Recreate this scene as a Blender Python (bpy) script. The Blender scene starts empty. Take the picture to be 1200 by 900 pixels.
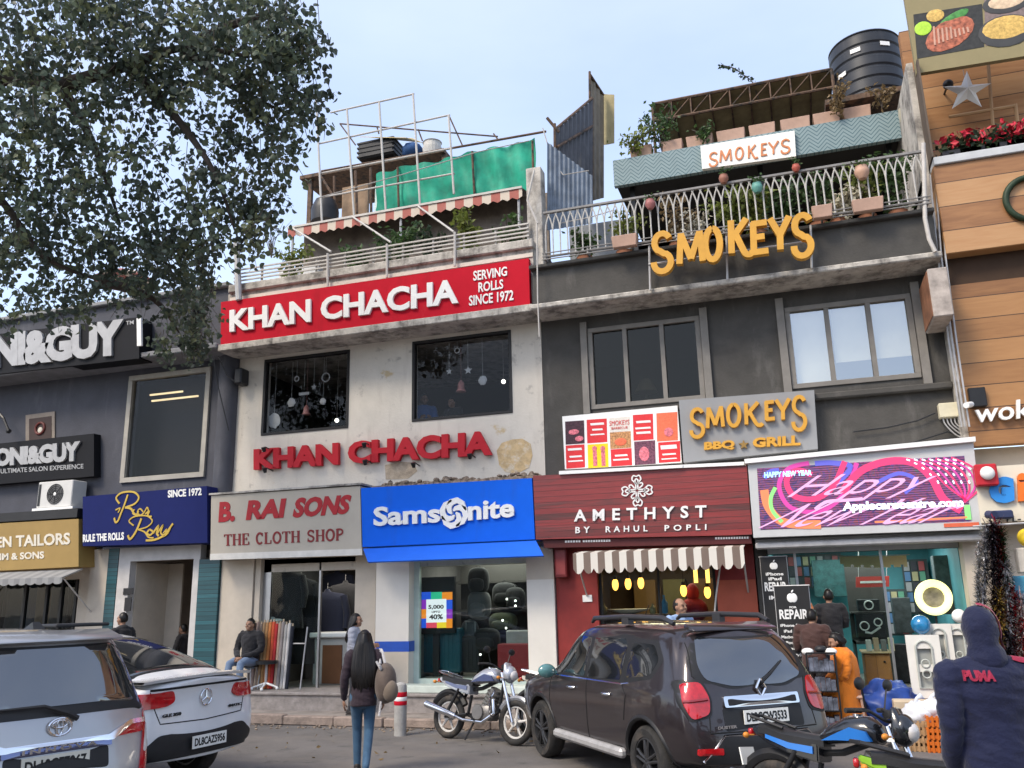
import bpy, bmesh, math, random
from mathutils import Vector, Matrix, noise
from mathutils.bvhtree import BVHTree
from mathutils.geometry import delaunay_2d_cdt
rnd = random.Random(7)
rad = math.radians
SC = bpy.context.scene
COL = SC.collection
# ------------------------------------------------------------------ camera
FPX, CH = 1003.0, 1.95
PITCH, ROLL, YAW = rad(14.2), rad(-1.3), rad(-18.0)
_cp, _sp, _cy, _sy = math.cos(PITCH), math.sin(PITCH), math.cos(YAW), math.sin(YAW)
FW = Vector((_sy*_cp, _cy*_cp, _sp)); _R = Vector((_cy, -_sy, 0)); _U = _R.cross(FW)
RT = _R*math.cos(ROLL) + _U*math.sin(ROLL); UP = -_R*math.sin(ROLL) + _U*math.cos(ROLL)
CAM = Vector((0, 0, CH))
cd = bpy.data.cameras.new('camera'); cam = bpy.data.objects.new('camera', cd); COL.objects.link(cam)
cam.matrix_world = Matrix(((RT.x, UP.x, -FW.x, 0), (RT.y, UP.y, -FW.y, 0), (RT.z, UP.z, -FW.z, CH), (0, 0, 0, 1)))
cd.sensor_width = 36.0; cd.lens = 36.0*FPX/1200.0; cd.clip_start = 0.05; cd.clip_end = 2000
SC.camera = cam
# ------------------------------------------------------------------ sky, sun, exposure
SUN_EL, SUN_AZ = 48.0, 212.0          # azimuth clockwise from +Y: behind the camera, a little to its left
w = bpy.data.worlds.new('World'); SC.world = w; w.use_nodes = True
nt = w.node_tree; nt.nodes.clear()
_o = nt.nodes.new('ShaderNodeOutputWorld'); _b = nt.nodes.new('ShaderNodeBackground'); _s = nt.nodes.new('ShaderNodeTexSky')
_s.sky_type = 'NISHITA'; _s.sun_disc = False; _s.sun_elevation = rad(SUN_EL); _s.sun_rotation = rad(SUN_AZ)
_s.air_density = 1.0; _s.dust_density = 2.2; _s.ozone_density = 1.6; _s.altitude = 200
_b.inputs['Strength'].default_value = 0.15
_tc = nt.nodes.new('ShaderNodeTexCoord'); _mp = nt.nodes.new('ShaderNodeMapping'); _mp.inputs['Scale'].default_value = (1.6, 1.6, 4.5); nt.links.new(_tc.outputs['Generated'], _mp.inputs[0])
_nz = nt.nodes.new('ShaderNodeTexNoise'); _nz.inputs['Scale'].default_value = 1.5; _nz.inputs['Detail'].default_value = 5; nt.links.new(_mp.outputs[0], _nz.inputs['Vector'])
_cr = nt.nodes.new('ShaderNodeValToRGB'); nt.links.new(_nz.outputs[0], _cr.inputs[0])          # thin veil of high cloud
_cr.color_ramp.elements[0].position = .35; _cr.color_ramp.elements[0].color = (.50, .555, .70, 1); _cr.color_ramp.elements[1].position = .68; _cr.color_ramp.elements[1].color = (.66, .70, .80, 1)
_mu = nt.nodes.new('ShaderNodeVectorMath'); _mu.operation = 'SCALE'; _mu.inputs['Scale'].default_value = 3.8; nt.links.new(_cr.outputs[0], _mu.inputs[0])
_ad = nt.nodes.new('ShaderNodeVectorMath'); _ad.operation = 'ADD'; nt.links.new(_mu.outputs[0], _ad.inputs[0]); nt.links.new(_s.outputs[0], _ad.inputs[1])
nt.links.new(_ad.outputs[0], _b.inputs['Color']); nt.links.new(_b.outputs[0], _o.inputs['Surface'])
sd = bpy.data.lights.new('sun', 'SUN'); sun = bpy.data.objects.new('sun', sd); COL.objects.link(sun)
sd.energy = 2.3; sd.angle = rad(18); sd.color = (1.0, .89, .73)
_dir = Vector((math.sin(rad(SUN_AZ))*math.cos(rad(SUN_EL)), math.cos(rad(SUN_AZ))*math.cos(rad(SUN_EL)), math.sin(rad(SUN_EL))))
sun.rotation_euler = _dir.to_track_quat('Z', 'Y').to_euler(); sun.location = (0, 0, 40)
SC.view_settings.view_transform = 'Standard'; SC.view_settings.look = 'None'
SC.view_settings.exposure = 0.52; SC.view_settings.gamma = 1.0
try: SC.view_settings.use_curve_mapping = False
except Exception: pass
SC.render.engine = 'CYCLES'
SC.cycles.max_bounces = 6; SC.cycles.transparent_max_bounces = 12
# ------------------------------------------------------------------ helpers
def ray(x, y): return RT*((x-600)/FPX) - UP*((y-450)/FPX) + FW
def P(x, y, Y=15.0):
    d = ray(x, y); return CAM + d*((Y-CAM.y)/d.y)
def G(x, y, Z=0.0):
    d = ray(x, y); return CAM + d*((Z-CAM.z)/d.z)
def PZ(x, Y, Z):            # the point at depth Y and height Z seen in column x (iterated over the row)
    y = 700
    for _ in range(30):
        p = P(x, y, Y); y += (p.z-Z)*60
    p = P(x, y, Y); return Vector((p.x, Y, Z))
MW = {}
def setp(o, label=None, cat=None, group=None, kind=None):
    if label: o['label'] = label
    if cat: o['category'] = cat
    if group: o['group'] = group
    if kind: o['kind'] = kind
    return o
def thing(name, label, cat, loc=(0, 0, 0), rz=0.0, group=None):
    o = bpy.data.objects.new(name, None); COL.objects.link(o); o.empty_display_size = .2
    o.location = loc; o.rotation_euler = (0, 0, rz)
    MW[o.name] = Matrix.Translation(Vector(loc)) @ Matrix.Rotation(rz, 4, 'Z')
    return setp(o, label, cat, group)
def frame(d):
    z = Vector(d).normalized(); a = Vector((0, 0, 1)) if abs(z.z) < .95 else Vector((1, 0, 0))
    x = a.cross(z).normalized(); return x, z.cross(x), z
class MB:
    def __init__(s): s.bm = bmesh.new(); s.mi = 0
    def face(s, vs):
        try: f = s.bm.faces.new(vs); f.material_index = s.mi; return f
        except ValueError: return None
    def v(s, p): return s.bm.verts.new(p)
    def hexa(s, a, b, bev=0.0, seg=1):            # two quads a (front) and b (back), same order
        A = [s.v(p) for p in a]; B = [s.v(p) for p in b]; n = len(A); fs = [s.face(A), s.face(B[::-1])]
        for i in range(n): fs.append(s.face([A[(i+1) % n], A[i], B[i], B[(i+1) % n]]))
        if bev > 0:
            es = list({e for f in fs if f for e in f.edges})
            r = bmesh.ops.bevel(s.bm, geom=es, offset=bev, segments=seg, affect='EDGES', profile=.6)
            for f in r['faces']: f.material_index = s.mi
        return s
    def box(s, x0, x1, y0, y1, z0, z1, bev=0.0, seg=1):
        return s.hexa([(x0, y0, z0), (x1, y0, z0), (x1, y0, z1), (x0, y0, z1)], [(x0, y1, z0), (x1, y1, z0), (x1, y1, z1), (x0, y1, z1)], bev, seg)
    def cbox(s, c, d, bev=0.0, rot=None, seg=1):  # centre, full dims, optional rotation matrix
        m = (rot.to_3x3() if rot else Matrix.Identity(3)); c = Vector(c); h = [q/2 for q in d]
        q = lambda x, y, z: c + m @ Vector((x*h[0], y*h[1], z*h[2]))
        return s.hexa([q(-1, -1, -1), q(1, -1, -1), q(1, -1, 1), q(-1, -1, 1)], [q(-1, 1, -1), q(1, 1, -1), q(1, 1, 1), q(-1, 1, 1)], bev, seg)
    def cyl(s, p0, p1, r0, r1=None, n=12, cap=True):
        r1 = r0 if r1 is None else r1; p0 = Vector(p0); p1 = Vector(p1); x, y, z = frame(p1-p0)
        c = [(math.cos(i*2*math.pi/n), math.sin(i*2*math.pi/n)) for i in range(n)]
        A = [s.v(p0+(x*a+y*b)*r0) for a, b in c]; B = [s.v(p1+(x*a+y*b)*r1) for a, b in c]
        for i in range(n): s.face([A[i], A[(i+1) % n], B[(i+1) % n], B[i]])
        if cap: s.face(A[::-1]); s.face(B)
        return s
    def tube(s, pts, r, n=6, closed=False):
        pts = [Vector(p) for p in pts]; m = len(pts); rs = r if isinstance(r, (list, tuple)) else [r]*m; rings = []; px = None
        for i, p in enumerate(pts):
            if closed: t = pts[(i+1) % m]-pts[i-1]
            else: t = pts[min(i+1, m-1)]-pts[max(i-1, 0)]
            if t.length < 1e-9: t = Vector((0, 0, 1))
            t.normalize()
            if px is None: px, _, _ = frame(t)
            px = (px - t*px.dot(t))
            if px.length < 1e-6: px, _, _ = frame(t)
            px.normalize(); py = t.cross(px)
            rings.append([s.v(p+(px*math.cos(k*2*math.pi/n)+py*math.sin(k*2*math.pi/n))*rs[i]) for k in range(n)])
        for i in range(m if closed else m-1):
            a, b = rings[i], rings[(i+1) % m]
            for k in range(n): s.face([a[k], a[(k+1) % n], b[(k+1) % n], b[k]])
        if not closed: s.face(rings[0][::-1]); s.face(rings[-1])
        return s
    def lathe(s, prof, c=(0, 0, 0), axis=(0, 0, 1), n=20, close=False):   # prof [(r, h)]
        x, y, z = frame(axis); c = Vector(c); rings = []
        for r, h in prof: rings.append([s.v(c+z*h+(x*math.cos(k*2*math.pi/n)+y*math.sin(k*2*math.pi/n))*max(r, 1e-4)) for k in range(n)])
        m = len(rings)
        for i in range(m if close else m-1):
            a, b = rings[i], rings[(i+1) % m]
            for k in range(n): s.face([a[k], a[(k+1) % n], b[(k+1) % n], b[k]])
        if not close: s.face(rings[0][::-1]); s.face(rings[-1])
        return s
    def ball(s, c, r, n=12, m=8, fn=None, rot=None):
        r = Vector((r, r, r)) if isinstance(r, (int, float)) else Vector(r); c = Vector(c); rows = []
        for j in range(1, m):
            t = math.pi*j/m; row = []
            for i in range(n):
                a = 2*math.pi*i/n; d = Vector((math.sin(t)*math.cos(a), math.sin(t)*math.sin(a), math.cos(t)))
                k = fn(d) if fn else 1.0; q = Vector((d.x*r.x, d.y*r.y, d.z*r.z))*k
                if rot: q = rot @ q
                row.append(s.v(c+q))
            rows.append(row)
        tq = Vector((0, 0, r.z)); bq = Vector((0, 0, -r.z))
        if rot: tq = rot @ tq; bq = rot @ bq
        T, B = s.v(c+tq), s.v(c+bq)
        for i in range(n):
            s.face([T, rows[0][i], rows[0][(i+1) % n]]); s.face([B, rows[-1][(i+1) % n], rows[-1][i]])
        for j in range(m-2):
            for i in range(n): s.face([rows[j][i], rows[j+1][i], rows[j+1][(i+1) % n], rows[j][(i+1) % n]])
        return s
    def prism(s, poly, off):                      # polygon (any plane) extruded along off
        off = Vector(off); return s.hexa([Vector(p) for p in poly], [Vector(p)+off for p in poly])
    def torus(s, c, R, r, axis=(0, 1, 0), n=28, k=8, a0=0, a1=2*math.pi):
        x, y, z = frame(axis); c = Vector(c); full = abs(a1-a0-2*math.pi) < 1e-6
        pts = [c+(x*math.cos(a0+(a1-a0)*i/n)+y*math.sin(a0+(a1-a0)*i/n))*R for i in range(n if full else n+1)]
        return s.tube(pts, r, k, closed=full)
    def quad(s, TL, TR, BR, BL, Y, depth):        # board: front corners in picture pixels on the plane Y, real thickness behind it
        a = [P(*BL, Y), P(*BR, Y), P(*TR, Y), P(*TL, Y)]; return s.hexa(a, [p+Vector((0, depth, 0)) for p in a])
    def wall(s, X0, X1, Z0, Z1, Y0, Y1, holes=()):   # wall parallel to the street with openings and their reveals
        xs = sorted({X0, X1, *[h[0] for h in holes], *[h[1] for h in holes]}); zs = sorted({Z0, Z1, *[h[2] for h in holes], *[h[3] for h in holes]})
        xs = [x for x in xs if X0 <= x <= X1]; zs = [z for z in zs if Z0 <= z <= Z1]
        def solid(i, j):
            if i < 0 or j < 0 or i >= len(xs)-1 or j >= len(zs)-1: return False
            cx, cz = (xs[i]+xs[i+1])/2, (zs[j]+zs[j+1])/2
            return not any(h[0] < cx < h[1] and h[2] < cz < h[3] for h in holes)
        V = {}
        def g(i, j, k):
            if (i, j, k) not in V: V[i, j, k] = s.v((xs[i], (Y0, Y1)[k], zs[j]))
            return V[i, j, k]
        for i in range(len(xs)-1):
            for j in range(len(zs)-1):
                if not solid(i, j): continue
                s.face([g(i, j, 0), g(i+1, j, 0), g(i+1, j+1, 0), g(i, j+1, 0)]); s.face([g(i, j, 1), g(i, j+1, 1), g(i+1, j+1, 1), g(i+1, j, 1)])
                if not solid(i-1, j): s.face([g(i, j, 0), g(i, j+1, 0), g(i, j+1, 1), g(i, j, 1)])
                if not solid(i+1, j): s.face([g(i+1, j, 0), g(i+1, j, 1), g(i+1, j+1, 1), g(i+1, j+1, 0)])
                if not solid(i, j-1): s.face([g(i, j, 0), g(i, j, 1), g(i+1, j, 1), g(i+1, j, 0)])
                if not solid(i, j+1): s.face([g(i, j+1, 0), g(i+1, j+1, 0), g(i+1, j+1, 1), g(i, j+1, 1)])
        return s
    def add(s, verts, faces, mat=None):
        V = [s.v(mat @ Vector(p) if mat else p) for p in verts]
        for f in faces: s.face([V[i] for i in f])
        return s
    def build(s, name, mats, parent=None, local=False, smooth=None, recalc=True, label=None):
        bm = s.bm
        if recalc: bmesh.ops.recalc_face_normals(bm, faces=bm.faces)
        loc = Vector((0, 0, 0))
        if parent is not None:
            if not local: bm.transform(MW[parent.name].inverted())
        else:
            xs = [v.co for v in bm.verts]
            if xs:
                loc = Vector(((min(p.x for p in xs)+max(p.x for p in xs))/2, (min(p.y for p in xs)+max(p.y for p in xs))/2, min(p.z for p in xs)))
                bm.transform(Matrix.Translation(-loc))
        me = bpy.data.meshes.new(name); bm.to_mesh(me); bm.free()
        for m in (mats if isinstance(mats, (list, tuple)) else [mats]): me.materials.append(m)
        if smooth is not None:
            me.polygons.foreach_set('use_smooth', [True]*len(me.polygons))
            if smooth < 180: me.set_sharp_from_angle(angle=rad(smooth))
        o = bpy.data.objects.new(name, me); COL.objects.link(o); o.location = loc
        if parent is not None: o.parent = parent; MW[o.name] = MW[parent.name]
        else: MW[o.name] = Matrix.Translation(loc)
        if label: o['label'] = label
        return o
def copy_tree(o, parent=None):
    c = o.copy(); COL.objects.link(c)
    if parent is not None: c.parent = parent
    for ch in list(o.children): copy_tree(ch, c)
    return c
# ------------------------------------------------------------------ materials
def lin(c): return tuple(((v/255)/12.92 if v/255 <= .04045 else ((v/255+.055)/1.055)**2.4) for v in c)
MATS = {}
def mat(name, col, rough=.6, metal=0.0, var=.12, sc=4.0, bump=0.0, bsc=60.0, spec=.3, coat=0.0, emit=0.0, stretch=(1, 1, 1), trans=0.0, alpha=1.0, sheen=0.0):
    if name in MATS: return MATS[name]
    m = bpy.data.materials.new(name); m.use_nodes = True; t = m.node_tree; N = t.nodes; L = t.links
    b = N['Principled BSDF']; b.inputs['Roughness'].default_value = rough; b.inputs['Metallic'].default_value = metal
    b.inputs['Specular IOR Level'].default_value = spec; b.inputs['Coat Weight'].default_value = coat; b.inputs['Coat Roughness'].default_value = .05
    b.inputs['Transmission Weight'].default_value = trans; b.inputs['Alpha'].default_value = alpha
    if sheen: b.inputs['Sheen Weight'].default_value = sheen
    tc = N.new('ShaderNodeTexCoord'); mp = N.new('ShaderNodeMapping'); mp.inputs['Scale'].default_value = stretch; L.new(tc.outputs['Object'], mp.inputs['Vector'])
    nz = N.new('ShaderNodeTexNoise'); nz.inputs['Scale'].default_value = sc; nz.inputs['Detail'].default_value = 6; nz.inputs['Roughness'].default_value = .62; L.new(mp.outputs[0], nz.inputs['Vector'])
    mx = N.new('ShaderNodeMix'); mx.data_type = 'RGBA'; rp = N.new('ShaderNodeMapRange'); rp.inputs[1].default_value = .3; rp.inputs[2].default_value = .7; L.new(nz.outputs[0], rp.inputs[0]); L.new(rp.outputs[0], mx.inputs[0])
    mx.inputs[6].default_value = (*[c*(1-var) for c in col], 1); mx.inputs[7].default_value = (*[min(1, c*(1+var)) for c in col], 1)
    L.new(mx.outputs[2], b.inputs['Base Color'])
    if bump:
        n2 = N.new('ShaderNodeTexNoise'); n2.inputs['Scale'].default_value = bsc; n2.inputs['Detail'].default_value = 4; L.new(tc.outputs['Object'], n2.inputs['Vector'])
        bp = N.new('ShaderNodeBump'); bp.inputs['Strength'].default_value = bump; bp.inputs['Distance'].default_value = .02; L.new(n2.outputs[0], bp.inputs['Height']); L.new(bp.outputs[0], b.inputs['Normal'])
    if emit: L.new(mx.outputs[2], b.inputs['Emission Color']); b.inputs['Emission Strength'].default_value = emit
    MATS[name] = m; return m
def layer(m, col, lo, hi, sc=2.0, stretch=(1, 1, 1), amount=1.0, rough=None, seed=0.0, detail=8):
    """Add a stain / dirt layer with a shape of its own over a material's base colour."""
    t = m.node_tree; N = t.nodes; L = t.links; b = N['Principled BSDF']; src = b.inputs['Base Color'].links[0].from_socket
    tc = N.new('ShaderNodeTexCoord'); mp = N.new('ShaderNodeMapping'); mp.inputs['Scale'].default_value = stretch; mp.inputs['Location'].default_value = (seed, seed*.7, seed*.3); L.new(tc.outputs['Object'], mp.inputs['Vector'])
    nz = N.new('ShaderNodeTexNoise'); nz.inputs['Scale'].default_value = sc; nz.inputs['Detail'].default_value = detail; nz.inputs['Roughness'].default_value = .65; L.new(mp.outputs[0], nz.inputs['Vector'])
    rp = N.new('ShaderNodeMapRange'); rp.inputs[1].default_value = lo; rp.inputs[2].default_value = hi; rp.inputs[4].default_value = amount; L.new(nz.outputs[0], rp.inputs[0])
    mx = N.new('ShaderNodeMix'); mx.data_type = 'RGBA'; L.new(rp.outputs[0], mx.inputs[0]); L.new(src, mx.inputs[6]); mx.inputs[7].default_value = (*col, 1); L.new(mx.outputs[2], b.inputs['Base Color'])
    return m
def glass(name, tint=(.5, .5, .5), gloss=(.9, .93, .95), ior=1.6, rough=.015, base=0.04):
    """Window glass: a clear tinted pane that mirrors more at grazing angles."""
    if name in MATS: return MATS[name]
    m = bpy.data.materials.new(name); m.use_nodes = True; t = m.node_tree; N = t.nodes; L = t.links; N.clear()
    o = N.new('ShaderNodeOutputMaterial'); mx = N.new('ShaderNodeMixShader'); tr = N.new('ShaderNodeBsdfTransparent'); gl = N.new('ShaderNodeBsdfGlossy'); fr = N.new('ShaderNodeFresnel'); ad = N.new('ShaderNodeMath'); ad.operation = 'ADD'; ad.use_clamp = True
    tr.inputs[0].default_value = (*tint, 1); gl.inputs[0].default_value = (*gloss, 1); gl.inputs['Roughness'].default_value = rough; fr.inputs[0].default_value = ior; ad.inputs[1].default_value = base
    nz = N.new('ShaderNodeTexNoise'); nz.inputs['Scale'].default_value = 1.3; tc = N.new('ShaderNodeTexCoord'); L.new(tc.outputs['Object'], nz.inputs['Vector'])
    bp = N.new('ShaderNodeBump'); bp.inputs['Strength'].default_value = .05; bp.inputs['Distance'].default_value = .05; L.new(nz.outputs[0], bp.inputs['Height']); L.new(bp.outputs[0], gl.inputs['Normal'])
    ge = N.new('ShaderNodeNewGeometry'); iv = N.new('ShaderNodeMath'); iv.operation = 'SUBTRACT'; iv.inputs[0].default_value = 1; L.new(ge.outputs['Backfacing'], iv.inputs[1]); ml = N.new('ShaderNodeMath'); ml.operation = 'MULTIPLY'; L.new(ad.outputs[0], ml.inputs[0]); L.new(iv.outputs[0], ml.inputs[1])
    L.new(fr.outputs[0], ad.inputs[0]); L.new(ml.outputs[0], mx.inputs[0]); L.new(tr.outputs[0], mx.inputs[1]); L.new(gl.outputs[0], mx.inputs[2]); L.new(mx.outputs[0], o.inputs[0])
    MATS[name] = m; return m
def boards(name, cols, period=.2, horizontal=True, sat=1.0, rough=.55, gap=.06, grain=14.0):
    """Wooden boards: one tint per board, grain along the board and a dark joint between boards."""
    m = bpy.data.materials.new(name); m.use_nodes = True; t = m.node_tree; N = t.nodes; L = t.links; b = N['Principled BSDF']; b.inputs['Roughness'].default_value = rough
    tc = N.new('ShaderNodeTexCoord'); sp = N.new('ShaderNodeSeparateXYZ'); L.new(tc.outputs['Object'], sp.inputs[0])
    def mth(op, a, bb=None):
        n = N.new('ShaderNodeMath'); n.operation = op
        if hasattr(a, 'links'): L.new(a, n.inputs[0])
        else: n.inputs[0].default_value = a
        if bb is not None:
            if hasattr(bb, 'links'): L.new(bb, n.inputs[1])
            else: n.inputs[1].default_value = bb
        return n.outputs[0]
    u = mth('DIVIDE', sp.outputs[2 if horizontal else 0], period); fl = mth('FLOOR', u); fr = mth('FRACT', u)
    wn = N.new('ShaderNodeTexWhiteNoise'); wn.noise_dimensions = '1D'; L.new(fl, wn.inputs['W'])
    mp = N.new('ShaderNodeMapping'); mp.inputs['Scale'].default_value = (1.2, 1.2, grain) if horizontal else (grain, 1.2, 1.2); L.new(tc.outputs['Object'], mp.inputs[0])
    ad = N.new('ShaderNodeVectorMath'); ad.operation = 'ADD'; L.new(mp.outputs[0], ad.inputs[0]); L.new(wn.outputs['Color'], ad.inputs[1])
    nz = N.new('ShaderNodeTexNoise'); nz.inputs['Scale'].default_value = 1.6; nz.inputs['Detail'].default_value = 7; nz.inputs['Distortion'].default_value = .6; L.new(ad.outputs[0], nz.inputs['Vector'])
    k = mth('ADD', mth('MULTIPLY', wn.outputs['Value'], .55), mth('MULTIPLY', nz.outputs[0], .6))
    cr = N.new('ShaderNodeValToRGB'); L.new(k, cr.inputs[0]); e = cr.color_ramp.elements; e[0].position = .2; e[0].color = (*cols[0], 1); e[1].position = .9; e[1].color = (*cols[-1], 1)
    for i, c in enumerate(cols[1:-1]): q = e.new(.2+.7*(i+1)/(len(cols)-1)); q.color = (*c, 1)
    mx = N.new('ShaderNodeMix'); mx.data_type = 'RGBA'; L.new(mth('LESS_THAN', fr, gap), mx.inputs[0]); L.new(cr.outputs[0], mx.inputs[6]); mx.inputs[7].default_value = (*[c*.25 for c in cols[0]], 1)
    L.new(mx.outputs[2], b.inputs['Base Color'])
    bp = N.new('ShaderNodeBump'); bp.inputs['Strength'].default_value = .25; bp.inputs['Distance'].default_value = .01; L.new(nz.outputs[0], bp.inputs['Height']); L.new(bp.outputs[0], b.inputs['Normal'])
    MATS[name] = m; return m
# ------------------------------------------------------------------ lettering
_TX = {}
def txt(text, bold=0.0, sp=1.0):
    """Flat outline of a line of text, normalised to a unit box, with its aspect."""
    k = (text, bold, sp)
    if k in _TX: return _TX[k]
    c = bpy.data.curves.new('lettering', 'FONT'); c.body = text; c.offset = bold; c.extrude = .5; c.space_character = sp; c.resolution_u = 3
    o = bpy.data.objects.new('lettering', c); me = o.to_mesh()
    vs = [v.co.copy() for v in me.vertices]; fs = [tuple(p.vertices) for p in me.polygons]
    o.to_mesh_clear(); bpy.data.objects.remove(o); bpy.data.curves.remove(c)
    x0, x1 = min(v.x for v in vs), max(v.x for v in vs); y0, y1 = min(v.y for v in vs), max(v.y for v in vs)
    out = ([((v.x-x0)/(x1-x0), (v.y-y0)/(y1-y0), v.z+.5) for v in vs], fs, (x1-x0)/(y1-y0)); _TX[k] = out; return out
def bil(a, b, c, d, u, v): return (a*(1-u)+b*u)*(1-v)+(d*(1-u)+c*u)*v     # a BL, b BR, c TR, d TL
def write(mb, text, TL, TR, BR, BL, Y, depth=.03, bold=.02, sp=1.0, slant=0.0):
    """Raised lettering whose box has the given corners on the plane Y, standing out towards the street by depth."""
    vs, fs, _ = txt(text, bold, sp); a, b, c, d = [Vector(p) if len(p) == 3 else P(*p, Y) for p in (BL, BR, TR, TL)]
    V = [mb.v(bil(a, b, c, d, u+slant*(v-.5), v)+Vector((0, -w_*depth, 0))) for u, v, w_ in vs]
    for f in fs: mb.face([V[i] for i in f])
    return mb
def write3(mb, text, o, ux, uy, w_, h, depth=.002, bold=.02, sp=1.0):
    """Lettering in a local frame: o = lower left corner, ux / uy unit directions."""
    vs, fs, _ = txt(text, bold, sp); o = Vector(o); ux = Vector(ux); uy = Vector(uy); n = ux.cross(uy)
    V = [mb.v(o+ux*(u*w_)+uy*(v*h)+n*(q*depth)) for u, v, q in vs]
    for f in fs: mb.face([V[i] for i in f])
    return mb
def rect(x0, y0, x1, y1, s=0.0, lean=0.0):
    """Picture-aligned box with a slope s (rise per px to the right): TL, TR, BR, BL."""
    d = s*(x1-x0); return (x0, y0), (x1, y0-d), (x1+lean, y1-d), (x0+lean, y1)
# ================================================================== materials of the setting
F = 15.0
asphalt = mat('asphalt', (.135, .125, .118), .9, var=.22, sc=1.1, bump=.5, bsc=90); layer(asphalt, (.20, .175, .15), .48, .72, .45, (1, 2.2, 1), .75, seed=3); layer(asphalt, (.05, .05, .05), .58, .7, 1.7, (1, 1, 1), .7, seed=11); layer(asphalt, (.26, .235, .20), .62, .68, 40, (1, 1, 1), .5)
paving = mat('paving_stone', (.27, .235, .205), .85, var=.2, sc=3, bump=.3, bsc=40); layer(paving, (.10, .085, .075), .5, .75, 2.5, (1, 1, 1), .7)
kerbm = mat('kerb_stone', (.30, .235, .195), .9, var=.25, sc=5, bump=.6, bsc=25); layer(kerbm, (.09, .075, .065), .5, .7, 3, (1, 1, 1), .7)
granite = mat('platform_stone', (.27, .24, .22), .6, var=.25, sc=9, bump=.2, bsc=60); layer(granite, (.08, .07, .065), .5, .8, 2.2, (1, 1, 3), .7)
cream = mat('cream_plaster', (.60, .55, .475), .85, var=.07, sc=2.2, bump=.25, bsc=22); layer(cream, (.36, .31, .26), .53, .80, 2.0, (2.2, 2.2, .35), .55, seed=5); layer(cream, (.24, .21, .19), .60, .68, 3.1, (1.2, 1.2, 1.2), .5, seed=9); layer(cream, (.50, .38, .22), .655, .69, 1.0, (.8, .8, 1.1), .9, seed=21)
dirtyslab = mat('weathered_concrete', (.46, .425, .375), .9, var=.2, sc=3, bump=.5, bsc=30); layer(dirtyslab, (.10, .09, .08), .46, .66, 1.8, (1.6, 1.6, 1.6), .85, seed=4); layer(dirtyslab, (.07, .065, .06), .54, .74, 2.6, (2.5, 2.5, .3), .8, seed=12); layer(dirtyslab, (.62, .58, .52), .56, .66, 5, (1, 1, 1), .5, seed=2)
ochre = mat('bare_ochre_plaster', (.55, .40, .22), .95, var=.25, sc=6, bump=.7, bsc=20); layer(ochre, (.62, .56, .46), .5, .62, 5, (1, 1, 1), .7)
rubble = mat('broken_brick_mortar', (.26, .20, .15), .95, var=.5, sc=14, bump=.9, bsc=18); layer(rubble, (.06, .05, .045), .5, .6, 9, (1, 1, 1), .8)
charcoal = mat('charcoal_paint', (.066, .062, .056), .8, var=.18, sc=2.5, bump=.3, bsc=25); layer(charcoal, (.17, .16, .145), .55, .8, 1.6, (1.5, 1.5, .5), .7, seed=8); layer(charcoal, (.035, .034, .033), .56, .75, 1.2, (1, 1, 1.6), .7, seed=2)
slate = mat('slate_grey_paint', (.066, .068, .082), .75, var=.14, sc=2, bump=.2, bsc=25); layer(slate, (.16, .16, .175), .55, .8, 1.3, (1.6, 1.6, .4), .6, seed=6)
beige = mat('beige_paint', (.52, .455, .37), .8, var=.08, sc=3, bump=.1); layer(beige, (.30, .25, .2), .58, .85, 1.5, (1.5, 1.5, .6), .5)
ivory = mat('ivory_tile', (.68, .64, .57), .35, var=.05, sc=2)
tealtile = boards('teal_stone_cladding', [(.008, .045, .055), (.013, .075, .09), (.02, .105, .125)], .085, True, rough=.45, gap=.1)
maroon = mat('maroon_paint', (.23, .028, .024), .55, var=.15, sc=3); layer(maroon, (.12, .02, .018), .55, .75, 2, (1, 1, .6), .6)
brickred = mat('brick_red_paint', (.38, .085, .045), .6, var=.12, sc=3); layer(brickred, (.22, .05, .03), .55, .8, 2, (1, 1, .5), .5)
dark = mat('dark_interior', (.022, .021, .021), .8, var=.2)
darkw = mat('dim_interior_wall', (.14, .13, .125), .8, var=.12)
beigein = mat('beige_interior', (.30, .255, .215), .75, var=.1)
tealin = mat('teal_interior', (.085, .30, .33), .6, var=.1); layer(tealin, (.05, .19, .21), .5, .75, 1.2, (1, 1, 1), .6)
lightceil = mat('pale_ceiling', (.55, .54, .50), .7)
tilefloor = mat('shop_floor_tile', (.30, .27, .24), .35, var=.1)
frame_dark = mat('dark_window_frame', (.018, .017, .017), .45, var=.2)
frame_grey = mat('grey_window_frame', (.19, .175, .155), .6, var=.15); frame_pale = mat('pale_window_frame', (.34, .315, .27), .5, var=.15)
frame_cream = mat('cream_frame', (.52, .47, .39), .5, var=.1)
steel = mat('brushed_steel', (.45, .45, .45), .35, metal=.9)
galv = mat('galvanised_pipe', (.42, .41, .40), .5, metal=.35, var=.15, sc=8)
whitep = mat('white_paint', (.78, .77, .74), .5, var=.04)
blackm = mat('black_metal', (.018, .018, .019), .4, var=.2); rustm = mat('rusty_metal', (.12, .075, .05), .8, var=.4, sc=9); layer(rustm, (.04, .035, .03), .5, .6, 6)
g_dark = glass('dark_window_glass', (.80, .81, .82), base=.0, ior=1.27)
g_shop = glass('shop_glass', (.80, .86, .84), base=.0, ior=1.35)
g_tint = glass('reflective_window_glass', (.4, .4, .38), gloss=(.9, .88, .8), base=.01, ior=1.3)
g_mirror = glass('mirrored_window_glass', (.85, .85, .8), base=.26, ior=1.5)
timber = boards('honey_timber_boards', [(.22, .095, .032), (.31, .145, .052), (.39, .20, .08), (.43, .24, .105)], .42, True, gap=.035, grain=9)
timber2 = boards('brown_timber_boards', [(.19, .08, .025), (.30, .14, .046), (.37, .185, .066)], .36, True, gap=.04, grain=10)
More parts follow.
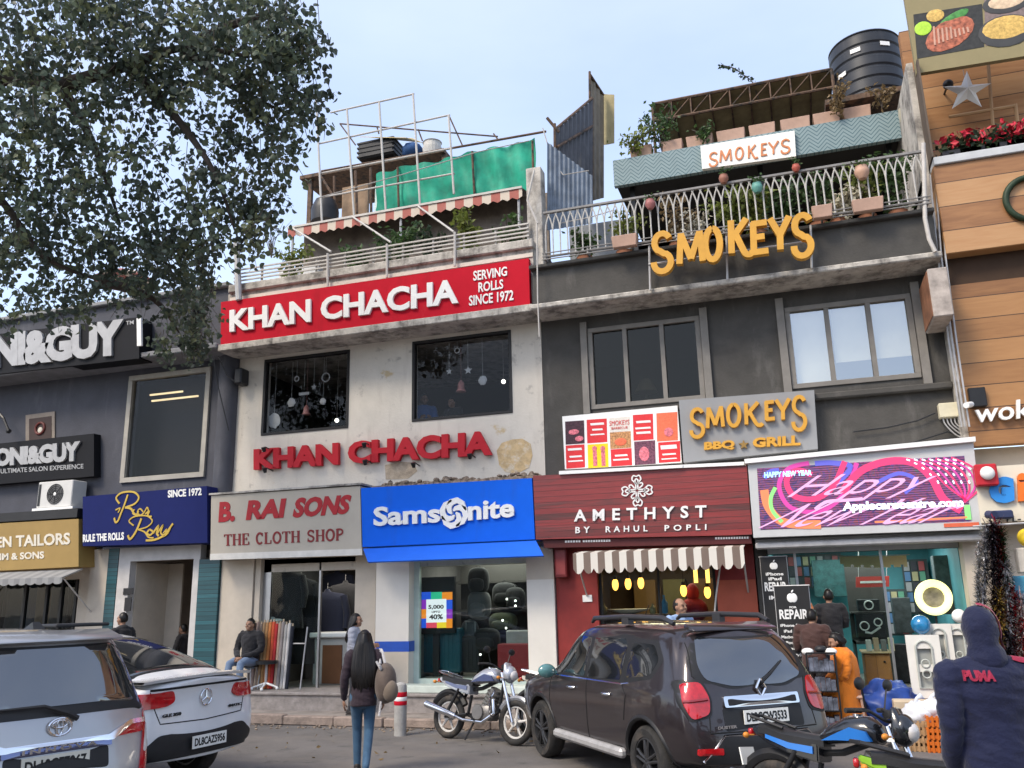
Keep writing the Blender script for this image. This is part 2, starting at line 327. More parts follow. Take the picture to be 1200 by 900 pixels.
def S(n, mb, m, **k): return setp(mb.build(n, m, **k), kind='structure')
# ================================================================== ground
S('road', MB().box(-150, 150, -120, 13.4, -.3, 0), asphalt)
S('ground', MB().box(-400, 400, -400, 400, -.9, -.305), mat('bare_earth', (.2, .17, .14), .95))
kb = MB(); x = -34.0
while x < 30:
    l = .9+rnd.random()*.25; h = .15+rnd.uniform(-.018, .012); y = 13.4+rnd.uniform(-.02, .02); kb.box(x, x+l-.015, y, y+.17, 0.0, h, .015); x += l
S('kerb', kb, kerbm)
S('pavement', MB().box(-34, 30, 13.58, 14.25, -.1, .135), paving)
pl = MB()
for a, b in ((-34, -14.3), (-14.28, -11.1), (-11.08, -4.3), (-4.28, -.7), (-.68, 2.64), (2.66, 30)): pl.box(a, b, 14.2, 15.4, -.1, .39); pl.box(a, b, 14.16, 15.4, .392, .44, .01)
S('platform', pl, granite)
def room(par, X0, X1, Z0, Z1, Y0, Y1, wallm, floorm=None, ceilm=None):
    MB().box(X0-.1, X1+.1, Y1, Y1+.12, Z0-.1, Z1+.1).build('back_wall', wallm, par)
    MB().box(X0-.12, X0, Y0, Y1, Z0, Z1).build('side_wall', wallm, par); MB().box(X1, X1+.12, Y0, Y1, Z0, Z1).build('side_wall', wallm, par)
    MB().box(X0-.1, X1+.1, Y0, Y1, Z0-.1, Z0).build('floor', floorm or tilefloor, par); MB().box(X0-.1, X1+.1, Y0, Y1, Z1, Z1+.1).build('ceiling', ceilm or wallm, par)
def window(par, X0, X1, Z0, Z1, fm, gm, t=.06, mull=(), out=.03, panes=None, depth=.12):
    f = MB(); ya, yb = F-out, F-out+depth
    f.box(X0, X1, ya, yb, Z0, Z0+t, .006); f.box(X0, X1, ya, yb, Z1-t, Z1, .006); f.box(X0, X0+t, ya+.002, yb, Z0+t, Z1-t); f.box(X1-t, X1, ya+.002, yb, Z0+t, Z1-t)
    for m in mull: f.box(m-t*.45, m+t*.45, ya+.004, yb, Z0+t, Z1-t)
    w_ = f.build('window', fm, par); xs = [X0+t, *mull, X1-t]
    for i in range(len(xs)-1):
        a = xs[i]+(t*.45 if i else 0); b = xs[i+1]-(t*.45 if i < len(xs)-2 else 0); k = rnd.uniform(-.006, .006)
        g = gm[i] if isinstance(gm, (list, tuple)) else gm
        MB().hexa([(a, yb-.05+k, Z0+t), (b, yb-.05-k, Z0+t), (b, yb-.05-k, Z1-t), (a, yb-.05+k, Z1-t)], [(a, yb-.04+k, Z0+t), (b, yb-.04-k, Z0+t), (b, yb-.04-k, Z1-t), (a, yb-.04+k, Z1-t)]).build('pane', g, w_)
    return w_
# ================================================================== the cream building (rolls restaurant, cloth shop and luggage shop)
kc = thing('shop_building', 'cream plastered building with two dark square windows between the slate and charcoal buildings', 'building', (-7.6, F, 0))
W1, W2 = (-10.38, -8.35, 5.38, 7.02), (-6.95, -4.87, 5.38, 7.02)
MB().wall(-11.03, -4.27, 2.6, 7.22, F, F+.25, [W1, W2]).build('wall', cream, kc)
for X0, X1, Z0, Z1 in (W1, W2): window(kc, X0, X1, Z0, Z1, frame_dark, g_dark, .055, out=.02)
MB().box(-11.06, -4.22, 14.30, F+.25, 7.10, 7.24, .012).build('ledge', dirtyslab, kc)
b = MB(); b.box(-11.04, -4.24, 14.52, F+.25, 7.242, 8.42); b.build('parapet', dirtyslab, kc)
MB().box(-11.0, -4.22, 14.44, F+.3, 8.422, 8.60, .02).build('coping', dirtyslab, kc)
mb = MB(); mb.box(-10.98, -4.24, 14.497, 14.517, 8.25, 8.33); mb.build('moulding', cream, kc)
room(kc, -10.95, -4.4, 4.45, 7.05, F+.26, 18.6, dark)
MB().box(-11.0, -4.27, F+.25, 23, 7.0, 7.2).build('roof', dirtyslab, kc); b = MB(); b.box(-11.03, -10.98, F+.25, 23, 4, 7.6); b.box(-4.32, -4.27, F+.25, 23, 4, 7.6); b.box(-11, -4.3, 22.9, 23, 0, 7.6); b.build('outer_wall', dirtyslab, kc)
# peeled ochre patch and grout string course at the right end of the lettered band
b = MB(); pts = [(582, 528), (588, 519), (600, 515), (612, 514), (622, 520), (624, 534), (620, 548), (606, 555), (592, 553), (585, 545)]
b.prism([P(x, y, F-.006) for x, y in pts], (0, .02, 0)); b.build('peeled_patch', ochre, kc)
b = MB(); pts = [(451, 545), (470, 541), (484, 542), (489, 552), (478, 561), (452, 562)]; b.prism([P(x, y, F-.006) for x, y in pts], (0, .02, 0)); b.build('peeled_patch', mat('bare_tan_plaster', (.42, .34, .25), .95, var=.3, sc=6, bump=.5), kc)
b = MB()
for i in range(150):
    x = rnd.uniform(-7.3, -4.3); b.ball((x, rnd.uniform(14.45, 14.95), 4.07+rnd.random()*.08), (rnd.uniform(.03, .09), .05, rnd.uniform(.02, .06)), 6, 4, rot=Matrix.Rotation(rnd.random()*6, 3, 'Z'))
b.box(-7.5, -4.26, 14.42, F, 4.04, 4.09); b.build('broken_ledge', rubble, kc)
MB().box(-11.1, -7.7, 14.38, F, 4.13, 4.165).build('awning_sheet', dirtyslab, kc)
# ground floor of the cream building
b = MB(); b.box(-11.05, -10.3, 14.86, F+.25, .441, 2.86); b.box(-10.28, -10.16, 14.9, F+.2, .441, 2.86); b.build('pillar', beige, kc)
b = MB(); b.box(-8.05, -7.62, 14.88, F+.25, .441, 2.86); b.box(-7.60, -7.56, 14.9, F+.1, .441, 2.86); b.build('pillar', beige, kc)
b = MB(); b.box(-7.53, -6.86, 14.72, F+.25, .441, 2.86); pil = b.build('pillar', ivory, kc)
MB().box(-7.535, -6.845, 14.71, F, 1.10, 1.28).build('blue_band', mat('blue_band', (.03, .09, .42), .4), pil); MB().box(-7.535, -6.855, 14.712, 14.72, .443, 1.099).build('tan_base', beige, pil)
b = MB(); b.box(-4.62, -4.12, 14.8, F+.25, .441, 2.30); b.build('pillar', ivory, kc); MB().box(-4.62, -4.12, 14.795, F+.25, 2.302, 2.86).build('pillar_head', beige, kc)
room(kc, -10.15, -8.06, .441, 2.85, F+.2, 18.2, darkw, ceilm=dark); room(kc, -6.84, -4.63, .441, 2.85, F+.2, 18.2, darkw, ceilm=lightceil)
b = MB(); b.box(-10.15, -9.98, 15.0, 15.06, .441, 2.85); b.box(-10.15, -8.05, 15.0, 15.06, 2.75, 2.85); b.box(-8.9, -8.86, 15.0, 15.06, .441, 2.75); b.build('door_frame', steel, kc)
MB().box(-9.98, -8.91, 15.02, 15.035, .45, 2.74).build('glazing', g_shop, kc)
b = MB(); b.box(-6.86, -6.76, 14.95, 15.05, .45, 2.86); b.box(-6.76, -4.63, 14.95, 15.05, .45, .62); b.box(-6.76, -4.63, 14.95, 15.05, 2.76, 2.86); b.build('door_frame', mat('pale_green_frame', (.50, .60, .54), .35), kc)
MB().box(-6.755, -4.635, 14.99, 15.005, .625, 2.755).build('glazing', g_shop, kc)
b = MB(); b.box(-6.9, -4.3, 14.3, 14.7, .441, .56, .01); b.build('step', mat('mint_step_stone', (.55, .60, .53), .4), kc)
for px_, py_ in ((548, 655), (563, 658), (598, 662)):
    q = P(px_, py_, 15.6); MB().lathe([(.06, 0), (.06, .03)], (q.x, 15.6, 2.82), (0, 0, 1), 14).build('downlight', mat('lit_downlight', (1, .95, .85), emit=9), kc)
lp = bpy.data.lights.new('shop_area_light', 'AREA')
lp.energy = 40; lp.size = 1.5; lp.size_y = 1.5; lp.color = (1, .95, .88); q = bpy.data.objects.new('shop_area_light', lp); q.location = (-5.7, 16.5, 2.8); COL.objects.link(q)
lp = bpy.data.lights.new('shop_area_light', 'AREA'); lp.energy = 14; lp.size = 1.2; lp.color = (1, .92, .82); q = bpy.data.objects.new('shop_area_light', lp); q.location = (-9.0, 15.9, 2.8); COL.objects.link(q)  # area light added to brighten the dark cloth shop interior
# ================================================================== the charcoal building (grill)
sm = thing('shop_building', 'charcoal painted building with a balcony railing beside the timber clad one', 'building', (-.8, F, 0))
V1, V2 = (-3.36, -1.30, 5.30, 6.85), (.16, 2.18, 5.34, 6.80)
MB().wall(-4.26, 2.70, 2.6, 7.1, F, F+.25, [V1, V2]).build('wall', charcoal, sm)
def tri(X0, X1): return (X0+(X1-X0)*.335, X0+(X1-X0)*.665)
window(sm, *V1, frame_grey, [g_tint]*3, .085, tri(V1[0], V1[1])); window(sm, *V2, frame_grey, [g_mirror]*3, .085, tri(V2[0], V2[1]))
for i in range(3): x0 = V2[0]+.1+i*.645; MB().box(x0, x0+.59, 15.12, 15.135, V2[2]+(.1 if i == 0 else .42), V2[3]-.05).build('blind', mat('cream_blind', (.70, .67, .60), .8, var=.12, sc=1.5), sm)
for a_, b_ in ((V1[0]-.13, V1[0]-.01), (V1[1]+.01, V1[1]+.14), (V2[0]-.14, V2[0]-.01), (V2[1]+.01, V2[1]+.14)): MB().box(a_, b_, F-.08, F, 5.22, 6.97).build('window_surround', frame_grey, sm)
MB().box(-.1, 2.6, F-.14, F, 5.10, 5.21, .02).build('sill', charcoal, sm); MB().box(-3.6, -1.1, F-.1, F, 5.12, 5.21, .02).build('sill', charcoal, sm)
b = MB(); b.box(-4.24, 2.62, 14.22, F+.25, 7.10, 7.20, .02); b.build('ledge', dirtyslab, sm)
b = MB(); b.box(-4.2, 2.58, 14.32, 14.50, 7.202, 7.88); b.build('parapet', charcoal, sm)
b = MB(); b.box(-4.24, 2.6, 14.2, 14.6, 7.882, 7.95, .012); b.build('planter_ledge', charcoal, sm)
MB().box(-4.2, 2.6, 14.6, 24, 7.6, 7.8).build('roof', dirtyslab, sm)
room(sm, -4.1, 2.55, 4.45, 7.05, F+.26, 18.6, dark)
b = MB(); b.box(-4.25, -4.2, F+.25, 24, 4, 8.6); b.box(2.62, 2.68, F+.25, 24, 4, 8.6); b.box(-4.2, 2.6, 23.9, 24, 0, 8.0); b.build('outer_wall', charcoal, sm)
# jewellery shop front
b = MB(); b.wall(-4.10, -.72, .441, 2.95, 14.86, 15.1, [(-3.36, -1.36, .45, 2.62)]); jw = b.build('shop_front', maroon, sm)
MB().box(-1.355, -.722, 14.84, 14.858, .45, 2.2).build('front_panel', brickred, sm)
b = MB(); b.box(-3.355, -3.30, 14.95, 15.0, .45, 2.62); b.box(-1.415, -1.365, 14.95, 15.0, .45, 2.62); b.box(-2.34, -2.30, 14.95, 15.0, .45, 2.62); b.build('door_frame', frame_dark, sm)
MB().box(-3.30, -1.415, 14.97, 14.985, .45, 2.61).build('glazing', g_shop, sm)
room(sm, -3.9, -.95, .441, 2.85, 15.12, 18.4, mat('brown_interior', (.10, .065, .045), .6), ceilm=dark)
# repair shop front: glass, teal inside
room(sm, -.50, 2.35, .441, 2.85, F+.1, 18.6, tealin, ceilm=mat('teal_ceiling', (.12, .33, .35), .5))
b = MB(); b.box(2.36, 2.72, 14.7, F+.2, .441, 2.82); b.build('pillar', beige, sm)
b = MB(); b.box(-.70, -.52, 14.86, F+.2, .441, 2.82); b.build('pillar', charcoal, sm)
b = MB(); b.box(-.50, 2.35, F-.02, F+.04, 2.6, 2.68); b.box(-.1, -.06, F-.02, F+.04, .441, 2.6); b.box(1.20, 1.24, F-.02, F+.04, .441, 2.6); b.build('door_frame', steel, sm)
MB().box(-.50, 1.2, F, F+.012, .45, 2.6).build('glazing', g_shop, sm)
b = MB(); b.box(-.66, 2.66, 14.42, 14.62, 2.66, 2.76, .02); b.box(-.66, 2.66, 14.62, F, 2.77, 2.82); b.build('shutter_housing', galv, sm)
lp = bpy.data.lights.new('shop_area_light', 'AREA'); lp.energy = 60; lp.size = 2; lp.size_y = 1.5; lp.shape = 'RECTANGLE'; lp.color = (.95, 1, 1); q = bpy.data.objects.new('shop_area_light', lp); q.location = (.9, 16.8, 2.78); COL.objects.link(q)
lp = bpy.data.lights.new('shop_area_light', 'AREA'); lp.energy = 26; lp.size = 1.2; lp.color = (1, .8, .5); q = bpy.data.objects.new('shop_area_light', lp); q.location = (-2.4, 16.6, 2.75); COL.objects.link(q)
# ================================================================== the timber clad building
wd = thing('shop_building', 'timber clad building at the right with honey coloured boards', 'building', (6, 14.6, 0))
MB().wall(2.68, 12, 4.10, 6.72, 14.6, 14.85).build('wall', timber2, wd)
MB().box(2.70, 12, 14.62, 14.9, 6.72, 7.18).build('dark_band', mat('dark_brown_board', (.05, .028, .016), .8), wd)  # darker brown strip below the cladding band
MB().box(2.70, 12, 14.35, 14.9, 7.18, 8.72, .01).build('cladding_band', timber, wd)
MB().box(2.72, 12, 14.30, 14.9, 8.722, 8.86, .01).build('ledge', mat('pale_ledge', (.45, .46, .46), .6), wd)
MB().wall(2.74, 12, 8.86, 12.2, 15.7, 15.9).build('terrace_wall', timber, wd)
MB().box(2.6, 12, 14.9, 24, 8.6, 8.75).build('roof', dirtyslab, wd)
b = MB(); b.box(2.60, 2.70, 14.7, 24, 4, 10.9); b.build('party_wall', dirtyslab, wd)
MB().box(2.70, 2.73, 14.3, 15.9, 8.87, 10.7).build('end_board', mat('dark_end_board', (.10, .075, .055), .7), wd)
MB().box(2.7, 12, 14.95, 15.2, .441, 4.1).build('shop_wall', beige, wd)
# ================================================================== the slate building (salon, tailor and rolls counter)
sl = thing('shop_building', 'slate grey salon building at the left with a large pale framed window', 'building', (-15, F, 0))
T1 = (-13.83, -11.74, 4.66, 6.97)
MB().wall(-24, -11.04, 4.05, 7.16, F, F+.25, [(T1[0], T1[1], T1[2], T1[3])]).build('wall', slate, sl)
window(sl, T1[0]-.04, T1[1]+.04, T1[2]-.05, T1[3]+.04, frame_pale, g_dark, .11, out=.06)
MB().cyl((-11.22, 14.98, 4.1), (-11.22, 14.98, 7.16), .22, n=24).build('rounded_corner', slate, sl, smooth=40)
b = MB(); b.box(-24, -11.06, 14.25, F+.25, 7.16, 7.28, .02); b.build('ledge', mat('grey_ledge', (.20, .20, .21), .85, var=.2), sl)
MB().wall(-24, -11.06, 7.28, 8.62, 14.62, 14.85).build('parapet', slate, sl); MB().box(-24, -11.05, 14.5, 14.95, 8.62, 8.72, .02).build('coping', mat('grey_coping', (.25, .25, .25), .9, var=.2), sl)
MB().box(-24, -11.06, 14.85, 23, 7.8, 8.0).build('roof', dirtyslab, sl)
MB().box(-12.35, -11.85, 14.42, 14.62, 7.45, 8.35, .01).build('dark_panel', mat('dark_panel', (.012, .012, .014), .4), sl)
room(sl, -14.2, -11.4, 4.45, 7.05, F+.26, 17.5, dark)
b = MB(); b.box(-11.1, -11.05, F+.25, 23, 4, 8.4); b.box(-24, -11, 22.9, 23, 0, 8); b.build('outer_wall', slate, sl)
# counter front under the blue sign
b = MB(); b.box(-14.36, -13.9, 14.86, F+.2, .441, 3.2); b.build('pillar', beige, sl)
b = MB(); b.box(-13.88, -13.62, 14.84, F+.2, .441, 3.2); b.build('stone_pillar', tealtile, sl); MB().box(-11.55, -11.06, 14.80, F+.2, .441, 2.9).build('stone_pillar', tealtile, sl)
b = MB(); b.wall(-13.60, -11.56, .441, 3.2, 14.84, 15.02, [(-13.3, -11.72, .44, 2.92)]); b.build('door_surround', mat('pale_surround', (.48, .46, .44), .6), sl)
b = MB(); b.box(-13.3, -13.28, 15.02, 16.0, .441, 2.9); b.box(-13.28, -12.9, 16.0, 16.05, .441, 2.9); b.build('lobby_wall', beige, sl)
room(sl, -13.3, -11.5, .441, 3.1, 15.03, 17.6, beigein, ceilm=dark)
b = MB(); b.wall(-24, -14.4, .441, 3.3, 15.0, 15.2, [(-17.3, -14.75, .9, 2.6)]); b.build('shop_wall', beige, sl); 
b = MB()
for x in (-17.3, -16.2, -15.6, -15.2, -14.8): b.box(x-.03, x+.03, 14.98, 15.05, .9, 2.6)
b.build('door_frame', frame_dark, sl); MB().box(-17.3, -14.75, 15.02, 15.03, .9, 2.6).build('glazing', g_shop, sl); room(sl, -17.5, -14.6, .441, 2.8, 15.21, 17.4, dark)
b = MB(); b.box(-24, -14.4, 14.4, F, 3.86, 4.05); b.build('canopy', frame_dark, sl)
# ================================================================== signs
def ribbon(mb, pts, wd, depth, ws=None):
    """A flat stroke of width wd along points of one plane facing the street, standing out by depth."""
    pts = [Vector(p) for p in pts]; n = len(pts); L = []; R = []
    for i, p in enumerate(pts):
        d1 = (pts[i]-pts[i-1]).normalized() if i else (pts[1]-pts[0]).normalized(); d2 = (pts[i+1]-pts[i]).normalized() if i < n-1 else d1
        t = (d1+d2); t = t.normalized() if t.length > 1e-6 else d1; nn = Vector((-t.z, 0, t.x)); k = max(.5, abs(nn.dot(Vector((-d1.z, 0, d1.x))))); h = (ws[i] if ws else wd)/2/k
        L.append(p+nn*h); R.append(p-nn*h)
    o = Vector((0, -depth, 0)); A = [mb.v(p) for p in L]; B = [mb.v(p) for p in R]; A2 = [mb.v(p+o) for p in L]; B2 = [mb.v(p+o) for p in R]
    for i in range(n-1):
        mb.face([A2[i], A2[i+1], B2[i+1], B2[i]]); mb.face([A[i], B[i], B[i+1], A[i+1]]); mb.face([A[i], A[i+1], A2[i+1], A2[i]]); mb.face([B[i], B2[i], B2[i+1], B[i+1]])
    mb.face([A[0], A2[0], B2[0], B[0]]); mb.face([A[-1], B[-1], B2[-1], A2[-1]])
def arc(cx, cy, rx, ry, a0, a1, n=14): return [(cx+rx*math.cos(rad(a0+(a1-a0)*i/n)), cy+ry*math.sin(rad(a0+(a1-a0)*i/n))) for i in range(n+1)]
def smooth_pts(ps, k=5):
    ps = [Vector((*p, 0)) if len(p) == 2 else Vector(p) for p in ps]; out = []
    for i in range(len(ps)-1):
        a, b, c, d = ps[max(i-1, 0)], ps[i], ps[i+1], ps[min(i+2, len(ps)-1)]
        for j in range(k):
            t = j/k; out.append(.5*((2*b)+(c-a)*t+(2*a-5*b+4*c-d)*t*t+(3*b-a-3*c+d)*t**3))
    out.append(ps[-1]); return out
GL = {'S': [arc(.52, .76, .42, .24, 25, 250, 12)[:-1]+[(.42, .53), (.6, .46)]+arc(.5, .24, .46, .24, 60, -185, 14)],
      'M': [[(.0, .0), (.1, 1)], [(.1, .98), (.5, .12)], [(.5, .12), (.9, .98)], [(.9, 1), (1, 0)]], 'O': [arc(.5, .5, .44, .48, 90, 450, 24)],
      'K': [[(.08, 0), (.08, 1)], [(.95, 1), (.12, .44)], smooth_pts([(.32, .58), (.62, .2), (.85, -.05), (1.1, -.1), (1.25, -.02)])],
      'E': [[(.1, 0), (.1, 1)], [(.0, .95), (.9, .95)], [(.1, .52), (.75, .52)], [(.0, .05), (.95, .05)]], 'Y': [[(0, 1), (.5, .45)], [(1, 1), (.5, .45)], [(.5, .47), (.5, 0)]]}
def glyph(mb, ch, TL, TR, BR, BL, Y, wd, depth):
    a, b, c, d = [P(*p, Y) for p in (BL, BR, TR, TL)]
    for i, st in enumerate(GL[ch]): ribbon(mb, [bil(a, b, c, d, p[0], p[1])+Vector((0, -.0007*i, 0)) for p in st], wd, depth)
SER = {'T': [(1, [(.5, 0), (.5, .97)]), (.4, [(0, .97), (1, .97)]), (.35, [(.28, .02), (.72, .02)]), (.4, [(.02, .99), (.02, .78)]), (.4, [(.98, .99), (.98, .78)])],
       'H': [(1, [(.16, 0), (.16, 1)]), (1, [(.84, 0), (.84, 1)]), (.35, [(.16, .5), (.84, .5)])]+[(.35, [(x-.17, y), (x+.17, y)]) for x in (.16, .84) for y in (.02, .98)],
       'E': [(1, [(.2, 0), (.2, 1)]), (.35, [(.02, .98), (.9, .98)]), (.35, [(.02, .02), (.95, .02)]), (.35, [(.2, .52), (.65, .52)]), (.45, [(.9, 1), (.9, .75)]), (.45, [(.95, 0), (.95, .27)]), (.4, [(.65, .4), (.65, .64)])],
       'C': [(.85, arc(.52, .5, .44, .47, 45, 315, 18)), (.4, [(.88, .98), (.88, .68)])], 'L': [(1, [(.22, 0), (.22, 1)]), (.35, [(.02, .98), (.45, .98)]), (.35, [(.02, .02), (.92, .02)]), (.45, [(.92, 0), (.92, .3)])],
       'O': [(.85, arc(.5, .5, .42, .47, 90, 450, 22))], 'S': [(.75, arc(.5, .75, .36, .23, 30, 240, 10)[:-1]+[(.5, .5)]+arc(.5, .25, .38, .23, 60, -150, 10)), (.4, [(.85, .98), (.85, .72)]), (.4, [(.12, .02), (.12, .3)])],
       'P': [(1, [(.2, 0), (.2, 1)]), (.35, [(.02, .98), (.4, .98)]), (.35, [(.02, .02), (.4, .02)]), (.7, [(.2, .97)]+arc(.5, .73, .4, .24, 85, -85, 10)+[(.2, .48)])]}
def serif(mb, text, TL, TR, BR, BL, Y, wd, depth):
    wid = {' ': .55, 'O': 1.0, 'H': 1.0, 'T': .9}; ws = [wid.get(c, .85) for c in text]; gap = .16; tot = sum(ws)+gap*(len(ws)-1); x = 0
    a, b, c, d = [P(*p, Y) for p in (BL, BR, TR, TL)]
    for ch, w_ in zip(text, ws):
        for i, (k, st) in enumerate(SER.get(ch, ())): ribbon(mb, [bil(a, b, c, d, (x+p[0]*w_)/tot, p[1])+Vector((0, -.0006*i, 0)) for p in st], wd*k, depth)
        x += w_+gap
def sign(name, label, q, Y, depth, m, cat='sign', part='board', bev=0):
    pts = [P(*p, Y) for p in q]; c = sum(pts, Vector())/4; c.z = min(p.z for p in pts)
    t = thing(name, label, cat, c); o = MB().quad(*q, Y, depth).build(part, m, t); return t
def Lt(t, m, *items, Y=None, depth=.03, bold=.02, sp=1.0, slant=0, name='lettering'):
    for tx, q in items: mb = MB(); write(mb, tx, *q, Y, depth, bold, sp, slant); mb.build(name, m, t)
white_l = mat('white_lettering', (.74, .73, .70), .45, var=.03); red_sign = mat('red_sign_board', (.46, .008, .022), .75, var=.05, spec=.12); red_l = mat('red_lettering', (.46, .008, .018), .6, var=.06)
for m_ in (red_sign,): layer(m_, (.20, .008, .014), .56, .85, 1.6, (1.5, 1.5, .35), .55); layer(m_, (.42, .10, .09), .64, .8, 3, (1, 1, .5), .4, seed=5)
gold_l = mat('gold_lettering', (.56, .285, .035), .5, var=.1, spec=.3); gold_s = mat('gold_side', (.45, .25, .05), .4)
blue_sign = mat('blue_sign_board', (.006, .115, .66), .7, var=.04, spec=.12); layer(blue_sign, (.03, .08, .33), .58, .85, 1.6, (1.5, 1.5, .35), .5); navy_sign = mat('navy_sign_board', (.010, .016, .095), .7, var=.06, spec=.12)
silver_l = mat('silver_lettering', (.36, .355, .35), .5, metal=.3, var=.12); black_sign = mat('black_sign_board', (.010, .010, .012), .6, var=.1, spec=.15)
edge = lambda n, c: mat(n, c, .5)
# 1 red roll sign over the windows
t = sign('shop_sign', 'long red sign board with white lettering above the two dark windows', ((259, 354), (619.5, 302.5), (621, 359.5), (258.5, 405)), 14.36, .13, red_sign)
Lt(t, white_l, ('KHAN CHACHA', ((270.5, 364), (538, 327), (538, 356), (270.5, 390))), Y=14.36, depth=.05, bold=.035)
Lt(t, white_l, ('SERVING', ((555, 318), (594.5, 312.5), (594.5, 323.5), (555, 329.5))), ('ROLLS', ((561, 331.5), (590, 327.5), (590, 338.5), (561, 343))), ('SINCE 1972', ((550, 347), (602, 340), (602, 352), (550, 359))), Y=14.36, depth=.02, bold=.02)
# 2 raised red letters on the cream wall
mb = MB(); write(mb, 'KHAN CHACHA', (300, 527), (578, 505), (578, 534), (300, 551.5), F-.035, .09, .05); o = mb.build('raised_lettering', red_l); setp(o, 'raised red letters fixed straight onto the cream plaster wall', 'lettering')
for i, (x, y) in enumerate(((319, 528), (435, 523), (492, 546), (557, 536), (320, 552), (436, 543))):
    q = P(x, y, F); m = MB(); m.tube([q, q+Vector((0, -.22, .03)), q+Vector((0, -.26, -.02))], .012); m.lathe([(.03, 0), (.045, .06), (.05, .1)], q+Vector((0, -.27, -.07)), (0, -.4, 1), 10)
    setp(m.build('spotlight', blackm), 'small spotlight on an arm among the raised red letters of the cream wall', 'light', 'spotlights at the raised red letters')
# 3 blue luggage sign
t = sign('shop_sign', 'bright blue sign board with white lettering and round emblem', ((423, 572), (623.3, 560.3), (626.8, 632), (424.8, 641)), 14.40, .58, blue_sign)
Lt(t, white_l, ('Sams', ((439, 594.5), (517, 589.5), (517, 612.5), (439, 617))), ('nite', ((549.5, 588), (603.5, 585), (603.5, 606), (549.5, 610.5))), Y=14.40, depth=.05, bold=.03)
mb = MB(); c = P(533, 601.5, 14.40)
for k in range(4):
    a0 = 90*k+20; ps = [c+Vector((r_*math.cos(rad(a0+a)), 0, r_*math.sin(rad(a0+a)))) for r_, a in ((.235, -10), (.24, 25), (.235, 55), (.205, 85), (.15, 112), (.085, 140), (.04, 175))]
    ribbon(mb, ps, .09, .05, [.03, .075, .10, .11, .10, .075, .03])
mb.build('emblem', white_l, t)
a = [P(*p, 14.40) for p in ((425.5, 643), (628, 633.5))]; b2 = [P(*p, 14.05) for p in ((431, 658.5), (637, 651))]
mb = MB(); mb.hexa([b2[0], b2[1], a[1], a[0]], [p+Vector((0, .03, -.02)) for p in (b2[0], b2[1], a[1], a[0])]); mb.build('awning_flap', mat('blue_canvas', (.012, .12, .62), .55, var=.06), t)
# 4 cream cloth shop sign
creamboard = mat('cream_sign_board', (.42, .375, .305), .55, var=.06, sc=2); layer(creamboard, (.30, .26, .21), .58, .85, 1.4, (1, 1, .5), .5)
t = sign('shop_sign', 'cream sign board with red brush lettering beside the blue one', ((247.5, 581), (422, 569.5), (424, 650), (246.5, 655.5)), 14.42, .5, creamboard)
MB().quad((246.3, 649), (424.2, 643), (424.4, 650.5), (246, 656.3), 14.40, .03).build('trim', mat('pale_trim', (.62, .59, .53), .5), t)
crim = mat('crimson_lettering', (.36, .012, .018), .5, var=.1)
Lt(t, crim, ('B.', ((257, 588.5), (276, 587), (276, 611), (257, 612.5))), ('RAI', ((290, 586.5), (334, 584), (334, 606.5), (290, 609.5))), ('SONS', ((345, 583.5), (410.5, 579.5), (410.5, 602), (345, 607))), Y=14.42, depth=.012, bold=.05, slant=.08)
mb = MB(); serif(mb, 'THE CLOTH SHOP', (263, 626.5), (402.5, 619.5), (402.5, 633), (263, 639.5), 14.42, .045, .01); mb.build('lettering', mat('dark_red_lettering', (.20, .018, .02), .5), t)
# 5 navy sign of the rolls counter
t = sign('shop_sign', 'dark blue sign board with a gold script logo', ((97, 582), (242.5, 569.5), (243, 636), (97, 640)), 14.42, .55, navy_sign)
Lt(t, white_l, ('SINCE 1972', ((197, 574.5), (236.5, 571.5), (236.5, 580.5), (197, 583.5))), ('RULE THE ROLLS', ((97.5, 626.5), (145.5, 623.5), (145.5, 632.5), (97.5, 635.5))), Y=14.42, depth=.01, bold=.035)
goldy = mat('old_gold_script', (.48, .32, .06), .35, metal=.5, var=.1); mb = MB()
def scr(pts, wd, wmax=None):
    ps = smooth_pts(pts, 5); ribbon(mb, [P(p.x, p.y, 14.42) for p in ps], wd, .015+rnd.random()*.004)
Z6 = lambda l: [(x/2.647, 560+y/2.647) for x, y in l]
for l in ([(372, 80), (362, 62), (380, 46), (415, 44), (432, 60), (420, 80), (390, 92)], [(398, 52), (388, 82), (376, 112), (368, 132), (360, 138), (356, 124)], [(390, 92), (408, 96), (418, 112), (430, 118)], [(418, 98), (414, 110), (424, 114), (432, 104)],
          [(446, 106), (436, 96), (428, 106), (436, 116), (448, 108), (458, 92), (462, 104), (458, 118)], [(452, 112), (464, 104), (460, 118), (472, 120)], [(360, 100), (374, 94), (368, 108)],
          [(416, 148), (402, 134), (420, 120), (456, 118), (474, 134), (458, 152), (430, 160)], [(440, 126), (428, 156), (416, 178), (404, 190), (398, 178)], [(430, 160), (450, 168), (462, 184), (478, 186)], [(466, 160), (458, 170), (466, 178), (476, 168), (466, 160)],
          [(476, 172), (492, 150), (488, 172), (494, 180)], [(490, 172), (506, 148), (500, 170), (508, 178)], [(508, 172), (518, 160), (514, 174), (508, 182), (522, 172), (534, 146)], [(454, 194), (480, 192), (510, 178), (538, 142)]):
    scr(Z6(l), .026+rnd.random()*.02)
mb.build('script_logo', goldy, t)
